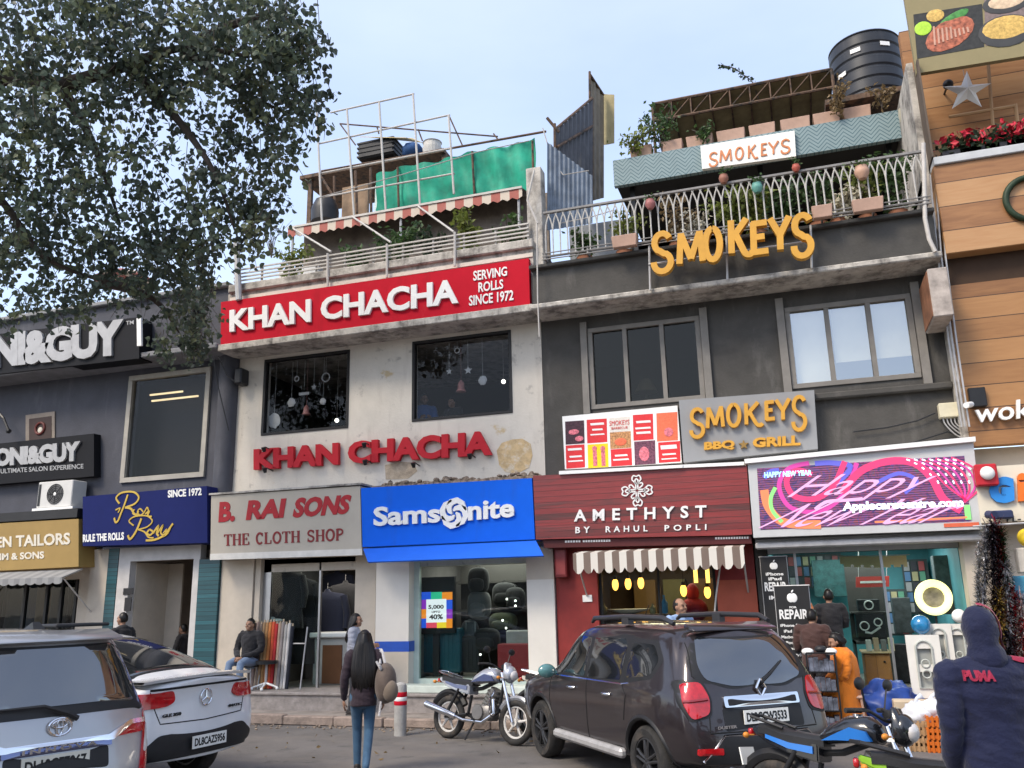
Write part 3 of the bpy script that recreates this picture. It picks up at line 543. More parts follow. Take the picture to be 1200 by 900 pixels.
# 6 gold tailor sign
mus = mat('mustard_sign_board', (.30, .195, .06), .5, var=.08, sc=2)
t = sign('shop_sign', 'mustard gold tailor sign board with pale lettering at the left edge', ((-120, 620), (92, 608), (92, 664), (-120, 675)), 14.42, .5, mus)
palel = mat('pale_lettering', (.62, .57, .47), .5)
Lt(t, palel, ('EN', ((-4, 629.5), (14, 628.5), (14, 641), (-4, 642))), ('TAILORS', ((19, 627.5), (82.5, 624), (82.5, 638), (19, 641))), ('HIM & SONS', ((-8, 649), (52, 646), (52, 654.5), (-8, 657))), Y=14.42, depth=.012, bold=.03)
# 7 black salon signs
t = sign('shop_sign', 'big black salon sign board with silver block letters under the tree', ((-90, 402), (163, 371.5), (163, 420), (-90, 448)), 14.20, .4, black_sign)
Lt(t, silver_l, ('TONI&GUY', ((-62, 399.5), (147, 374), (147, 416.5), (-62, 438))), Y=14.20, depth=.06, bold=.06, sp=.92); Lt(t, silver_l, ('TM', ((148, 376.5), (157, 375.5), (157, 380), (148, 381))), Y=14.20, depth=.01, bold=.01)
MB().quad((160, 373), (165, 372.5), (165.5, 405), (160.5, 405.5), 14.14, .05).build('light_strip', whitep, t)
t = sign('shop_sign', 'small black salon sign board with silver letters on the slate wall', ((-70, 527), (110, 508), (110, 558), (-70, 573)), 14.80, .2, black_sign)
Lt(t, silver_l, ('TONI&GUY', ((-17, 527.5), (96, 517), (95.5, 540.5), (-17, 548))), Y=14.80, depth=.05, bold=.06, sp=.92); Lt(t, silver_l, ('ULTIMATE SALON EXPERIENCE', ((1, 549.5), (98, 543.5), (98, 549), (1, 555))), Y=14.80, depth=.008, bold=.01)
# 8 maroon jewellery sign
mar = boards('maroon_sign_boards', [(.07, .026, .022), (.15, .022, .02), (.24, .028, .026), (.11, .03, .026)], .1, True, rough=.4, gap=.06, grain=12)
t = sign('shop_sign', 'maroon wooden sign board with white spaced lettering and a knot emblem', ((624.5, 557.5), (875, 545.5), (881.3, 626.7), (628, 632)), 14.40, .5, mar)
Lt(t, white_l, ('AMETHYST', ((673, 597.5), (828, 592), (828, 606.5), (673, 611.5))), Y=14.40, depth=.03, bold=.025, sp=1.75)
Lt(t, white_l, ('BY', ((674.5, 617.5), (691.5, 617), (691.5, 624.5), (674.5, 625))), ('RAHUL', ((710, 616.8), (759, 615.6), (759, 622.8), (710, 624))), ('POPLI', ((779, 615.4), (828, 614.2), (828, 621), (779, 622.4))), Y=14.40, depth=.02, bold=.02, sp=1.8)
mb = MB(); c = P(746.7, 575, 14.40)
for k in range(4):
    R_ = Matrix.Rotation(rad(90*k), 3, 'Y')
    for l in ([(.02, .02), (.02, .12), (.075, .19), (.05, .255), (0, .24), (-.05, .255), (-.075, .19), (-.02, .12), (-.02, .02)], [(.04, .04), (.10, .09), (.085, .13), (.05, .115)], [(0, .10), (.028, .16), (0, .20), (-.028, .16), (0, .10)]):
        ribbon(mb, [c+R_ @ Vector((p.x, 0, p.y)) for p in smooth_pts(l, 4)], .022, .02)
mb.build('emblem', white_l, t)
mb = MB(); mb.quad((636, 633), (880, 627.5), (881, 637), (638, 642), 14.46, .4); mb.build('lower_trim', mat('dark_maroon_trim', (.07, .012, .012), .5), t)
mb = MB()
for x0, x1 in ((662, 681), (683, 716), (838, 878)):
    n = int((x1-x0)/3)
    for i in range(n):
        u = x0+(x1-x0)*i/n; y = 634.6-(u-660)*.022; mb.quad((u, y-1.1), (u+2.2, y-1.15), (u+2.2, y+1.3), (u, y+1.3), 14.455, .006)
mb.build('small_print', white_l, t)
mb = MB(); mb.quad((655, 552), (800, 544.5), (800, 548), (655, 556), 14.34, .6); mb.quad((800, 544.5), (872, 541), (872, 545), (800, 548.2), 14.36, .6); o = mb.build('shelf', whitep, t)
# 9 poster board
t = sign('poster_board', 'white board of five red menu posters on the charcoal wall', ((658.8, 488), (793.7, 475.2), (798.9, 542), (662, 550)), 14.86, .1, whitep, 'poster')
Z1 = lambda x, y: (620+x/3.914, 330+y/3.914)
pr = {n: mat('print_'+n, c, .5, var=v, sc=30) for n, c, v in (('red', (.62, .03, .035), .1), ('dark', (.05, .02, .03), .6), ('yellow', (.85, .58, .01), .05), ('food', (.45, .22, .09), .7), ('pale', (.66, .62, .55), .1), ('pink', (.62, .16, .2), .5), ('plum', (.14, .05, .08), .7), ('orange', (.72, .15, .07), .2))}
def Q(x0, y0, x1, y1): s = -.068; return Z1(x0, y0), Z1(x1, y0+s*(x1-x0)), Z1(x1+3, y1+s*(x1-x0)), Z1(x0+3, y1)
def pic(par, name, m, *q, Y=14.858, d=.006): return MB().quad(*q, Y, d).build(name, m, par)
for nm, x0, y0, x1, y1 in (('dark', 165, 642, 252, 748), ('red', 168, 752, 254, 858), ('red', 264, 634, 356, 742), ('yellow', 268, 748, 362, 856), ('pale', 368, 626, 462, 690), ('food', 370, 692, 466, 768), ('red', 374, 770, 470, 848), ('red', 476, 612, 568, 730), ('plum', 482, 734, 578, 842), ('orange', 584, 604, 680, 734), ('red', 592, 738, 692, 832)):
    pic(t, 'poster', pr[nm], *Q(x0, y0, x1, y1))
mb = MB(); mw = MB()
for x0, y0, x1, y1 in ((176, 766, 240, 776), (184, 800, 240, 808), (178, 822, 246, 828), (280, 650, 342, 660), (288, 676, 336, 684), (280, 700, 344, 706), (392, 795, 450, 803), (384, 815, 456, 822), (490, 640, 556, 650), (486, 670, 556, 678), (490, 690, 556, 700), (602, 752, 676, 770), (610, 790, 672, 797), (606, 812, 676, 817)): mw.quad(*Q(x0, y0, x1, y1), 14.854, .003)
for x, y, r_ in ((195, 670, 20), (225, 690, 24), (190, 715, 18), (230, 730, 16)): pass
for x, y in ((300, 800), (338, 800)): 
    mb.quad(*Q(x-8, y-22, x+10, y+46), 14.854, .003); q = P(*Z1(x, y-34), 14.853); mb.ball(q, (.045, .004, .05), 10, 6)
for x, y, a_, b_ in ((528, 790, .09, .13), (640, 690, .08, .08), (205, 690, .10, .05), (230, 720, .08, .05)): mb.ball(P(*Z1(x, y), 14.853), (a_, .004, b_), 12, 6)
mb.build('printed_shapes', pr['pink'], t); mw.build('small_print', white_l, t); o = MB().ball(P(*Z1(420, 735), 14.853), (.11, .004, .07), 14, 6).build('printed_shapes', pr['orange'], t)
Lt(t, mat('red_print', (.6, .03, .03), .5), ('SMOKEYS', (Z1(368, 640), Z1(460, 633), Z1(460, 655), Z1(368, 662))), ('BARBECUE', (Z1(378, 668), Z1(452, 663), Z1(452, 674), Z1(378, 679))), Y=14.853, depth=.002, bold=0)
# 10 grey grill sign with gold letters
greyb = mat('grey_sign_board', (.245, .25, .255), .6, var=.05, sc=2)
t = sign('shop_sign', 'grey sign board with gold grill lettering beside the menu posters', ((795.5, 469), (954, 457), (958.5, 526), (801, 542)), 14.72, .27, greyb)
mb = MB(); Z2 = lambda x, y: (780+x/2.857, 420+y/2.857)
for ch, x0, y0, x1, y1 in (('S', 84, 175, 128, 268), ('M', 140, 168, 192, 236), ('O', 206, 158, 250, 232), ('K', 266, 154, 312, 224), ('E', 334, 148, 366, 210), ('Y', 370, 142, 414, 210), ('S', 424, 134, 468, 244)):
    s = -.1*(x1-x0); glyph(mb, ch, Z2(x0, y0), Z2(x1, y0+s), Z2(x1+2, y1+s), Z2(x0+2, y1), 14.72, .062, .09)
mb.build('lettering', gold_l, t)
Lt(t, gold_l, ('BBQ', (Z2(130, 282), Z2(232, 274), Z2(232, 306), Z2(130, 312))), ('GRILL', (Z2(292, 268), Z2(452, 258), Z2(452, 292), Z2(292, 300))), Y=14.72, depth=.06, bold=.05)
c = P(*Z2(262, 290), 14.72); mb = MB(); mb.prism([c+Vector(((.085 if i % 2 == 0 else .035)*math.sin(rad(36*i)), -.05, (.085 if i % 2 == 0 else .035)*math.cos(rad(36*i)))) for i in range(10)], (0, .05, 0)); mb.build('star', mat('dark_gold', (.25, .15, .04), .5), t)
# 11 LED screen
t = sign('led_screen_sign', 'lit LED screen sign in a pale metal frame above the repair shop', ((876, 541), (1140.5, 516), (1151, 620), (883, 630)), 14.32, .62, mat('pale_metal_frame', (.50, .50, .49), .45, var=.06), 'sign', 'frame')
MB().quad((872, 538), (1143, 511.5), (1143.5, 517), (873, 543), 14.24, .7).build('cap', whitep, t)
scm = bpy.data.materials.new('led_screen'); scm.use_nodes = True; N = scm.node_tree.nodes; L = scm.node_tree.links; b = N['Principled BSDF']; b.inputs['Roughness'].default_value = .4
tc = N.new('ShaderNodeTexCoord'); n1 = N.new('ShaderNodeTexNoise'); n1.inputs['Scale'].default_value = 4.2; n1.inputs['Detail'].default_value = 5; n1.inputs['Distortion'].default_value = 2.5; L.new(tc.outputs['Object'], n1.inputs['Vector'])
cr = N.new('ShaderNodeValToRGB'); L.new(n1.outputs[0], cr.inputs[0]); e = cr.color_ramp.elements; e[0].position = .3; e[0].color = (.05, .06, .30, 1); e[1].position = .72; e[1].color = (.16, .20, .16, 1)
for p_, c_ in ((.40, (.16, .05, .22)), (.47, (.42, .08, .20)), (.54, (.16, .09, .38)), (.6, (.45, .10, .12)), (.66, (.20, .08, .30))): q = e.new(p_); q.color = (*c_, 1)
wv = N.new('ShaderNodeTexWave'); wv.bands_direction = 'Z'; wv.inputs['Scale'].default_value = 9; wv.inputs['Distortion'].default_value = .1; L.new(tc.outputs['Object'], wv.inputs['Vector'])
mx = N.new('ShaderNodeMix'); mx.data_type = 'RGBA'; mx.blend_type = 'MULTIPLY'; mx.inputs[0].default_value = .8; L.new(cr.outputs[0], mx.inputs[6]); L.new(wv.outputs['Color'], mx.inputs[7])
L.new(mx.outputs[2], b.inputs['Emission Color']); b.inputs['Emission Strength'].default_value = .85; b.inputs['Base Color'].default_value = (.01, .01, .012, 1)
scr_ = MB().quad((887, 549), (1130, 534), (1137.7, 610.8), (891.3, 621), 14.315, .04).build('screen', scm, t)
def ecol(n, c, e=1.0): return mat(n, c, .5, var=.02, emit=e)
neon = {'pink': ecol('led_pink', (.62, .04, .13), .55), 'magenta': ecol('led_magenta', (.48, .05, .26), .5), 'white': ecol('led_white', (.75, .85, .95), .7), 'blue': ecol('led_blue', (.10, .10, .45), .5), 'green': ecol('led_green', (.20, .55, .16), .5), 'lilac': ecol('led_lilac', (.60, .33, .52), .4), 'orange': ecol('led_orange', (.62, .18, .08), .5)}
def led(col, pts, wd, k=6, name='led_stroke', lay=0, ws=None):
    m = MB(); ps = smooth_pts(pts, k); ribbon(m, [P(*Z2(p.x, p.y), 14.312-.0015*lay) for p in ps], wd, .003); m.build(name, neon[col], t)
led('orange', [(330, 440), (345, 500), (400, 550), (520, 556)], .13); led('green', [(368, 432), (352, 468), (358, 510), (390, 548)], .06, lay=1)
led('pink', [(600, 345), (560, 430), (500, 470), (430, 460), (405, 410), (440, 375), (490, 390)], .085, lay=2); led('magenta', [(480, 350), (410, 370), (380, 430), (420, 500), (520, 510), (600, 450), (640, 350)], .07, lay=1)
led('pink', [(590, 450), (650, 380), (740, 345), (830, 350), (890, 400), (930, 470), (990, 510)], .11, lay=3); led('blue', [(500, 352), (560, 350), (620, 365), (560, 430)], .08, lay=1); led('blue', [(700, 420), (780, 385), (840, 410), (800, 450)], .06, lay=2); led('blue', [(330, 400), (350, 380), (380, 375)], .08, lay=1)
for k in range(7):
    x0 = 800+k*26; led('magenta' if k % 2 else 'pink', [(x0, 340-k*1.5), (x0+80, 370), (x0+ (145-k*8), 430), (1000, 470+k*2)], .026, lay=1)
    for j in range(5): led('white', [(x0+6+j*26, 338+j*(9+j*2.2)), (x0+18+j*24, 342+j*(10+j*2.3))], .022, 2, lay=4)
for tx, q in (('Happy', (Z2(450, 395), Z2(880, 372), Z2(872, 462), Z2(430, 486))), ('New Year', (Z2(400, 490), Z2(985, 462), Z2(975, 548), Z2(385, 566)))):
    m = MB(); write(m, tx, *q, 14.303, .003, -.003, 1.0, .28); m.build('led_lettering', neon['lilac'], t)
led('orange', [(700, 548), (800, 544), (900, 538), (1010, 532)], .03, lay=3); led('green', [(1008, 490), (1014, 540)], .08, lay=3); led('lilac', [(500, 505), (540, 480), (600, 475), (660, 470)], .05, lay=3)
m = MB(); write(m, 'Applecarecentre.com', Z2(592, 481), Z2(996, 468), Z2(998, 503), Z2(592, 519), 14.298, .004, .05); m.build('lettering', neon['white'], t)
m = MB(); write(m, 'HAPPY NEW YEAR', Z2(330, 381), Z2(490, 373), Z2(490, 391), Z2(330, 400), 14.305, .004, .05); m.build('lettering', ecol('led_sky', (.3, .6, .95), .9), t)
MB().quad((1106, 613.5), (1147, 611.8), (1147.5, 616.5), (1106.5, 618), 14.31, .02).build('orange_label', mat('orange_label', (.65, .13, .06), .5), t)
# 12 terrace sign and 13 gold letters on the parapet
t = sign('shop_sign', 'white sign board with copper lettering on the teal herringbone band', ((820.8, 171), (931, 153), (932.8, 183), (822.8, 198)), 16.08, .1, mat('white_board', (.80, .78, .72), .5, var=.03))
mb = MB(); Z3 = lambda x, y: (620+x/2.5, 20+y/2.5); cop = mat('copper_lettering', (.55, .20, .08), .5)
for ch, x0, y0, x1, y1 in (('S', 528, 400, 552, 440), ('M', 560, 392, 592, 426), ('O', 604, 384, 628, 420), ('K', 642, 378, 664, 414), ('E', 680, 372, 698, 408), ('Y', 702, 368, 730, 404), ('S', 738, 362, 764, 402)):
    s = -.155*(x1-x0); glyph(mb, ch, Z3(x0, y0), Z3(x1, y0+s), Z3(x1, y1+s), Z3(x0, y1), 16.08, .036, .02)
mb.build('lettering', cop, t)
letters = [('S', 364, 645, 418, 755, 0), ('M', 440, 642, 508, 730, 0), ('O', 514, 628, 562, 722, 0), ('K', 588, 604, 640, 700, 0), ('E', 652, 610, 702, 702, 0), ('Y', 706, 598, 762, 692, 0), ('S', 772, 592, 826, 710, 0)]
gls = []; mb = MB()
for ch, x0, y0, x1, y1, _ in letters:
    s = -.13*(x1-x0); glyph(mb, ch, Z3(x0, y0), Z3(x1, y0+s), Z3(x1+3, y1+s), Z3(x0+3, y1), 13.98, .105, .12); gls.append(mb); mb = MB()
bb = [P(*Z3(380, 700), 13.98), P(*Z3(800, 640), 13.98)]
t = thing('letter_sign', 'large gold capital letters standing in front of the balcony railing', 'sign', (bb[0].x+1, 14, bb[0].z))
for g_ in gls: g_.build('letter', gold_l, t)
mb = MB()
for x, y0, y1 in ((352, 670, 800), (578, 620, 770), (825, 610, 735)): mb.tube([P(*Z3(x, y0), 14.16), P(*Z3(x+3, y1), 14.16)], .02)
a, b_ = P(*Z3(350, 725), 14.13), P(*Z3(828, 655), 14.13); mb.tube([a, b_], .018); mb.build('support_frame', galv, t)
# 14 food banner
olive = mat('olive_banner', (.24, .20, .10), .6, var=.06)
t = sign('food_banner', 'olive banner with food pictures high on the timber building', ((1055, -30), (1260, -62), (1260, 56), (1074, 86)), 14.44, .1, olive, 'banner')
Z4 = lambda x, y: (960+x/2.647, y/2.647); MB().quad(*[Z4(*p) for p in ((292, 45), (505, 12), (512, 145), (304, 182))], 14.435, .01).build('picture', mat('dark_slate_picture', (.03, .03, .028), .5, var=.4, sc=12), t)
MB().quad(*[Z4(*p) for p in ((512, -6), (700, -36), (700, 112), (516, 142))], 14.435, .01).build('picture', mat('mauve_picture', (.19, .14, .13), .5, var=.3, sc=12), t)
meat = mat('meat_print', (.36, .11, .06), .5, var=.6, sc=16); lime = mat('lime_print', (.38, .62, .05), .5, var=.2, sc=20); corn = mat('corn_print', (.55, .36, .10), .5, var=.4, sc=20)
disc = lambda par, nm, m, x, y, a_, b_, Y=14.43, rot=0: MB().ball(P(*Z4(x, y), Y), (a_, .006, b_), 18, 8, rot=Matrix.Rotation(rad(rot), 3, 'Y') if rot else None).build(nm, m, par, smooth=60)
disc(t, 'printed_food', meat, 405, 105, .42, .26, rot=-28); disc(t, 'printed_food', lime, 322, 88, .135, .135); disc(t, 'printed_food', corn, 360, 48, .14, .12); disc(t, 'printed_food', mat('leaf_print', (.06, .22, .05), .5, var=.4, sc=14), 418, 55, .26, .09, 14.433, -25)
disc(t, 'printed_food', mat('bowl_print', (.05, .05, .05), .5), 580, 95, .42, .30, 14.431); disc(t, 'printed_food', corn, 580, 85, .36, .22, 14.428); disc(t, 'printed_food', mat('bowl_print', (.05, .05, .05), .5), 580, 8, .36, .2, 14.431); disc(t, 'printed_food', mat('cream_print', (.6, .45, .3), .5, var=.3, sc=14), 580, 4, .28, .14, 14.428)
mb = MB()
for i in range(9):
    a, b_ = P(*Z4(355+i*13, 82+((i*7) % 9)), 14.42), P(*Z4(345+i*13+14, 140-i*5), 14.42); ribbon(mb, [a, b_], .03, .004)
mb.build('printed_stripes', mat('pale_meat_print', (.5, .28, .2), .5), t)
# 15 white letters on the timber, 16 toy shop sign
mb = MB(); write(mb, 'wok', (1142, 474.5), (1208, 467.5), (1208, 490), (1142, 496), 14.56, .06, .012); setp(mb.build('raised_lettering', whitep), 'white raised letters on the honey timber boards', 'lettering')
t = sign('shop_sign', 'cream toy shop sign board with blue and orange letters', ((1141, 548), (1260, 540), (1260, 607), (1150, 613)), 14.30, .6, mat('cream_toy_board', (.66, .59, .46), .5, var=.04))
Lt(t, mat('sky_blue_lettering', (.03, .22, .58), .4), ('G', ((1158, 560), (1187, 558.5), (1188, 589.5), (1159, 590.5))), Y=14.30, depth=.06, bold=.09); Lt(t, mat('orange_lettering', (.75, .16, .02), .4), ('i', ((1191, 555), (1202, 554.5), (1204, 587), (1192, 588))), Y=14.30, depth=.06, bold=.08)
Lt(t, mat('black_lettering', (.02, .02, .02), .5), ('PL-', ((1179.5, 604.5), (1196, 603.7), (1196, 611), (1179.5, 612))), Y=14.30, depth=.01, bold=.01)
t = thing('warning_light', 'square red lamp box with a white dome on the toy shop sign', 'lamp', P(1155, 570, 14.2)); q = P(1155, 557, 14.2); MB().box(q.x-.15, q.x+.15, 14.12, 14.3, q.z-.16, q.z+.16, .02).build('box', mat('red_plastic', (.45, .02, .03), .4), t); MB().ball((q.x+.01, 14.1, q.z+.02), (.10, .07, .10), 16, 10).build('dome', whitep, t, smooth=60)
# standing banners of the repair shop
def banner(label, TLx, TLy, TRx, TRy, Y, hd, lines):
    a, b_ = P(TLx, TLy, Y), P(TRx, TRy, Y); t = thing('banner_stand', label, 'banner', ((a.x+b_.x)/2, Y, .44 if Y > 14.2 else .135), 0, 'black repair banners on stands'); zb = .50 if Y > 14.2 else .2
    MB().box(a.x, b_.x, Y, Y+.02, zb, a.z).build('panel', mat('black_banner', (.022, .021, .021), .45, var=.1), t)
    m = MB(); m.tube([(a.x, Y+.03, zb-.05), (a.x, Y+.03, a.z)], .012); m.tube([(b_.x, Y+.03, zb-.05), (b_.x, Y+.03, a.z)], .012); m.tube([(a.x-.02, Y+.02, a.z), (b_.x+.02, Y+.02, a.z)], .014); m.box(a.x, b_.x, Y-.12, Y+.2, zb-.06, zb-.02); m.build('frame', galv, t)
    m = MB(); cx = (a.x+b_.x)/2; w_ = b_.x-a.x; z = a.z-w_*.36; r = w_*.13
    def ap(d): return 1-.16*max(0, math.cos(math.atan2(d.z, d.x)-rad(90)))**6-.08*max(0, -d.z)**8
    m.ball((cx-r*.35, Y-.003, z), (r*.85, .006, r*1.05), 14, 8); m.ball((cx+r*.35, Y-.004, z), (r*.8, .006, r*1.05), 14, 8); m.ball((cx+r*.15, Y-.004, z+r*1.5), (r*.2, .006, r*.42), 8, 6, rot=Matrix.Rotation(rad(35), 3, 'Y')); m.build('emblem', white_l, t, smooth=60)
    m = MB(); z -= r*1.9
    for tx, h, k in lines:
        hw = w_*.42*k
        if tx: write(m, tx, Vector((cx-hw, Y, z)), Vector((cx+hw, Y, z)), Vector((cx+hw, Y, z-h)), Vector((cx-hw, Y, z-h)), Y, .003, .03)
        z -= h*1.5
    m.build('lettering', white_l, t)
banner('black repair banner behind, against the brick red wall panel', 890.5, 653, 921, 651, 14.6, 0, [('iPhone', .05, .8), ('iPad', .05, .6), ('REPAIR', .14, 1), ('iMac', .06, .7)])
banner('front black repair banner with white lines of print, nearest the parked dark car', 907, 687, 947, 686, 13.95, 0, [('FOR', .03, .25), ('REPAIR', .14, 1), ('iPhone Repair', .055, 1), ('iPad Repair', .055, .8), ('Macbook Repair', .055, 1), ('iPod Repair', .055, .8), ('Battery', .055, .7), ('Service', .055, .7)])
# ================================================================== plants and rooftop clutter
def leafmat(n, c, var=.45): 
    m = mat(n, c, .5, var=var, sc=5, spec=.35); N = m.node_tree.nodes; L = m.node_tree.links
    if 'Translucent BSDF' in N: return m
    b = N['Principled BSDF']; tl = N.new('ShaderNodeBsdfTranslucent'); mx = N.new('ShaderNodeMixShader'); mx.inputs[0].default_value = .35; L.new(b.inputs['Base Color'].links[0].from_socket, tl.inputs['Color']); L.new(b.outputs[0], mx.inputs[1]); L.new(tl.outputs[0], mx.inputs[2]); L.new(mx.outputs[0], N['Material Output'].inputs['Surface']); return m
lf_dark = leafmat('dark_leaf', (.032, .055, .028)); lf_mid = leafmat('mid_leaf', (.055, .10, .03)); lf_yel = leafmat('yellow_green_leaf', (.16, .19, .04)); lf_dry = leafmat('dry_leaf', (.22, .15, .07)); bark = mat('bark', (.075, .06, .05), .9, var=.3, sc=8, bump=.6, bsc=20); terracotta = mat('terracotta', (.36, .15, .08), .8); tanbox = mat('tan_planter', (.42, .27, .20), .7, var=.15)
def leaf(mb, p, s, r=None, wide=.6):
    r = r or rnd
    d = Vector((r.gauss(0, 1), r.gauss(0, 1), r.gauss(0, .8)-.35)).normalized(); x, y, _ = frame(d); a = r.random()*6.28; sd = x*math.cos(a)+y*math.sin(a); up = d.cross(sd)
    a_, b_, c_, e_ = p, p+d*s*.45+sd*s*wide*.5+up*s*.08, p+d*s, p+d*s*.45-sd*s*wide*.5+up*s*.08
    mb.face([mb.v(q) for q in (a_, b_, c_, e_)])
def plant(label, base, h, spread, n, ls, m=None, group=None, stems=4, name='leafy_plant', pot=None, droop=0.0, cat='plant', wide=.6):
    base = Vector(base); t = thing(name, label, cat, base, 0, group); st = MB(); fo = MB(); z0 = 0
    if pot:
        r_, ph, pm = pot; MB().lathe([(r_*.7, 0), (r_, ph), (r_*1.05, ph), (r_*.95, ph-.02), (.01, ph-.03)], base, n=14).build('pot', pm, t, smooth=40); z0 = ph*.9
    for i in range(stems):
        a = rnd.random()*6.28; k = rnd.uniform(.3, 1); tip = base+Vector((math.cos(a)*spread*k, math.sin(a)*spread*k*.7, z0+h*rnd.uniform(.65, 1)-droop*k)); mid = base+Vector(((tip.x-base.x)*.35, (tip.y-base.y)*.35, z0+(tip.z-base.z-z0)*.6+droop*.3)); pts = [base+Vector((0, 0, z0)), mid, tip]; st.tube(smooth_pts(pts, 3), .008, 5)
        for j in range(n//stems):
            u = rnd.random()**.7; q = (pts[0].lerp(mid, u*2) if u < .5 else mid.lerp(tip, u*2-1))+Vector((rnd.gauss(0, spread*.18), rnd.gauss(0, spread*.16), rnd.gauss(0, h*.06))); leaf(fo, q, ls*rnd.uniform(.6, 1.2), wide=wide)
    st.build('stem', bark, t); fo.build('foliage', m or lf_mid, t, recalc=False); return t
def bars(mb, lst, r, Y=None, n=6):
    for l in lst:
        pts = [P(*q[:2], q[2] if len(q) > 2 else Y) for q in l]; mb.tube(pts, r, n)
K = lambda x, y: (260+x/3, 90+y/3)
ivp = mat('ivory_railing_paint', (.47, .44, .40), .5, var=.12, sc=8)
# fence on the cream building
t = thing('terrace_railing', 'pale railing of four horizontal bars along the cream building parapet', 'railing', (-7.6, 14.5, 8.6)); mb = MB()
for z in (8.68, 8.76, 8.84, 8.93): mb.box(-10.9, -4.3, 14.475, 14.505, z-.014, z+.014)
mb.build('bars', ivp, t); mb = MB()
for i in range(11): x = -10.88+i*.655; mb.box(x-.018, x+.018, 14.506, 14.54, 8.6, 8.95)
mb.build('posts', ivp, t); mb = MB()
for a, b_ in (((388, 295), (341.7, 266.7)), ((458, 284), (413, 254)), ((531.7, 271.7), (490, 241.7))): mb.tube([P(*a, 14.46), P(*b_, 16.0)], .022)
for x0, y0, y1 in ((384, 297, 337), (453.5, 286, 325), (533, 272, 312)): mb.tube([P(x0, y0, 14.42), P(x0, y1, 14.42)], .025)
mb.build('struts', ivp, t)
# striped awning of the terrace
def stripes(n, c1, c2, period, ax=0):
    m = mat(n, c1, .7, var=.08); t = m.node_tree; N = t.nodes; L = t.links; b = N['Principled BSDF']; src = b.inputs['Base Color'].links[0].from_socket
    tc = N.new('ShaderNodeTexCoord'); s = N.new('ShaderNodeSeparateXYZ'); L.new(tc.outputs['Object'], s.inputs[0]); d = N.new('ShaderNodeMath'); d.operation = 'DIVIDE'; d.inputs[1].default_value = period; L.new(s.outputs[ax], d.inputs[0]); f = N.new('ShaderNodeMath'); f.operation = 'FRACT'; L.new(d.outputs[0], f.inputs[0]); g = N.new('ShaderNodeMath'); g.operation = 'GREATER_THAN'; g.inputs[1].default_value = .5; L.new(f.outputs[0], g.inputs[0])
    mx = N.new('ShaderNodeMix'); mx.data_type = 'RGBA'; L.new(g.outputs[0], mx.inputs[0]); L.new(src, mx.inputs[6]); mx.inputs[7].default_value = (*c2, 1); L.new(mx.outputs[2], b.inputs['Base Color']); layer(m, tuple(x*.5 for x in c2), .58, .85, 2.5, (1, 1, .6), .5); return m
redwhite = stripes('red_white_canvas', (.36, .11, .085), (.55, .47, .38), .42); brownwhite = stripes('brown_white_canvas', (.17, .125, .10), (.62, .58, .51), .24)
a, b_ = P(338, 266, 16.0), P(612, 222, 16.0); zt = (a.z+b_.z)/2
t = thing('terrace_awning', 'red and white striped awning on the roof terrace above the pale railing', 'awning', (a.x, 16, zt)); MB().hexa([(a.x, 16, zt), (b_.x, 16, zt), (b_.x, 18.2, zt+.55), (a.x, 18.2, zt+.55)], [(a.x, 16, zt-.02), (b_.x, 16, zt-.02), (b_.x, 18.2, zt+.53), (a.x, 18.2, zt+.53)]).build('canopy', mat('brown_canvas', (.10, .07, .05), .8, var=.3), t)
mb = MB(); n = 26
for i in range(n):
    x0 = a.x+(b_.x-a.x)*i/n; x1 = a.x+(b_.x-a.x)*(i+1)/n; mb.hexa([(x0, 15.985, zt-.20), ((x0+x1)/2, 15.985, zt-.26), (x1, 15.985, zt-.20), (x1, 15.985, zt-.022), (x0, 15.985, zt-.022)], [(x0, 15.995, zt-.20), ((x0+x1)/2, 15.995, zt-.26), (x1, 15.995, zt-.20), (x1, 15.995, zt-.022), (x0, 15.995, zt-.022)])
mb.build('valance', redwhite, t); mb = MB(); mb.box(a.x, b_.x, 15.96, 16.01, zt-.02, zt+.03); mb.build('front_bar', ivp, t)
for x in (a.x+.1, (a.x+b_.x)/2, b_.x-.1): mb = MB(); mb.tube([(x, 16.05, 7.2), (x, 16.05, zt)], .03); mb.build('post', galv, t)
o = MB().box(-10.5, -4.45, 16.5, 16.6, 7.2, zt+.05).build('terrace_wall', mat('brown_board_wall', (.19, .155, .125), .8, var=.3), None); setp(o, 'brown boarded wall at the back of the awning terrace', 'wall')
# green net
netm = mat('green_net', (.012, .27, .17), .65, var=.3, sc=2.2); layer(netm, (.03, .11, .08), .5, .8, 1.6, (1, 1, 1.5), .7); layer(netm, (.04, .42, .27), .56, .7, 1.3, (2, 1, .6), .6)
mb = MB(); nx, nz = 40, 8; tl, tr, br, bl = P(440, 203, 17.6), P(627, 162, 17.6), P(627, 224, 17.6), P(440, 247, 17.6); rows = []
for j in range(nz+1):
    rows.append([])
    for i in range(nx+1):
        q = bil(bl, br, tr, tl, i/nx, j/nz); q.y += .06*math.sin(i*1.1+j*.4)+.04*math.sin(i*.37+j); q.z += -.02*math.sin(i/nx*math.pi*4)**2*(1 if j == nz else .3); rows[-1].append(mb.v(q))
for j in range(nz):
    for i in range(nx): mb.face([rows[j][i], rows[j][i+1], rows[j+1][i+1], rows[j+1][i]])
t = thing('shade_net', 'green shade net stretched along the roof behind the pipe scaffold', 'net', (bl.x, 17.6, bl.z)); mb.build('netting', netm, t, smooth=180)
mb = MB(); bars(mb, [[K(350, 332), K(1140, 192)], [K(618, 318), K(622, 468)], [K(880, 262), K(888, 420)], [K(1092, 225), K(1096, 400)]], .028, 17.5); mb.build('rails', rustm, t)
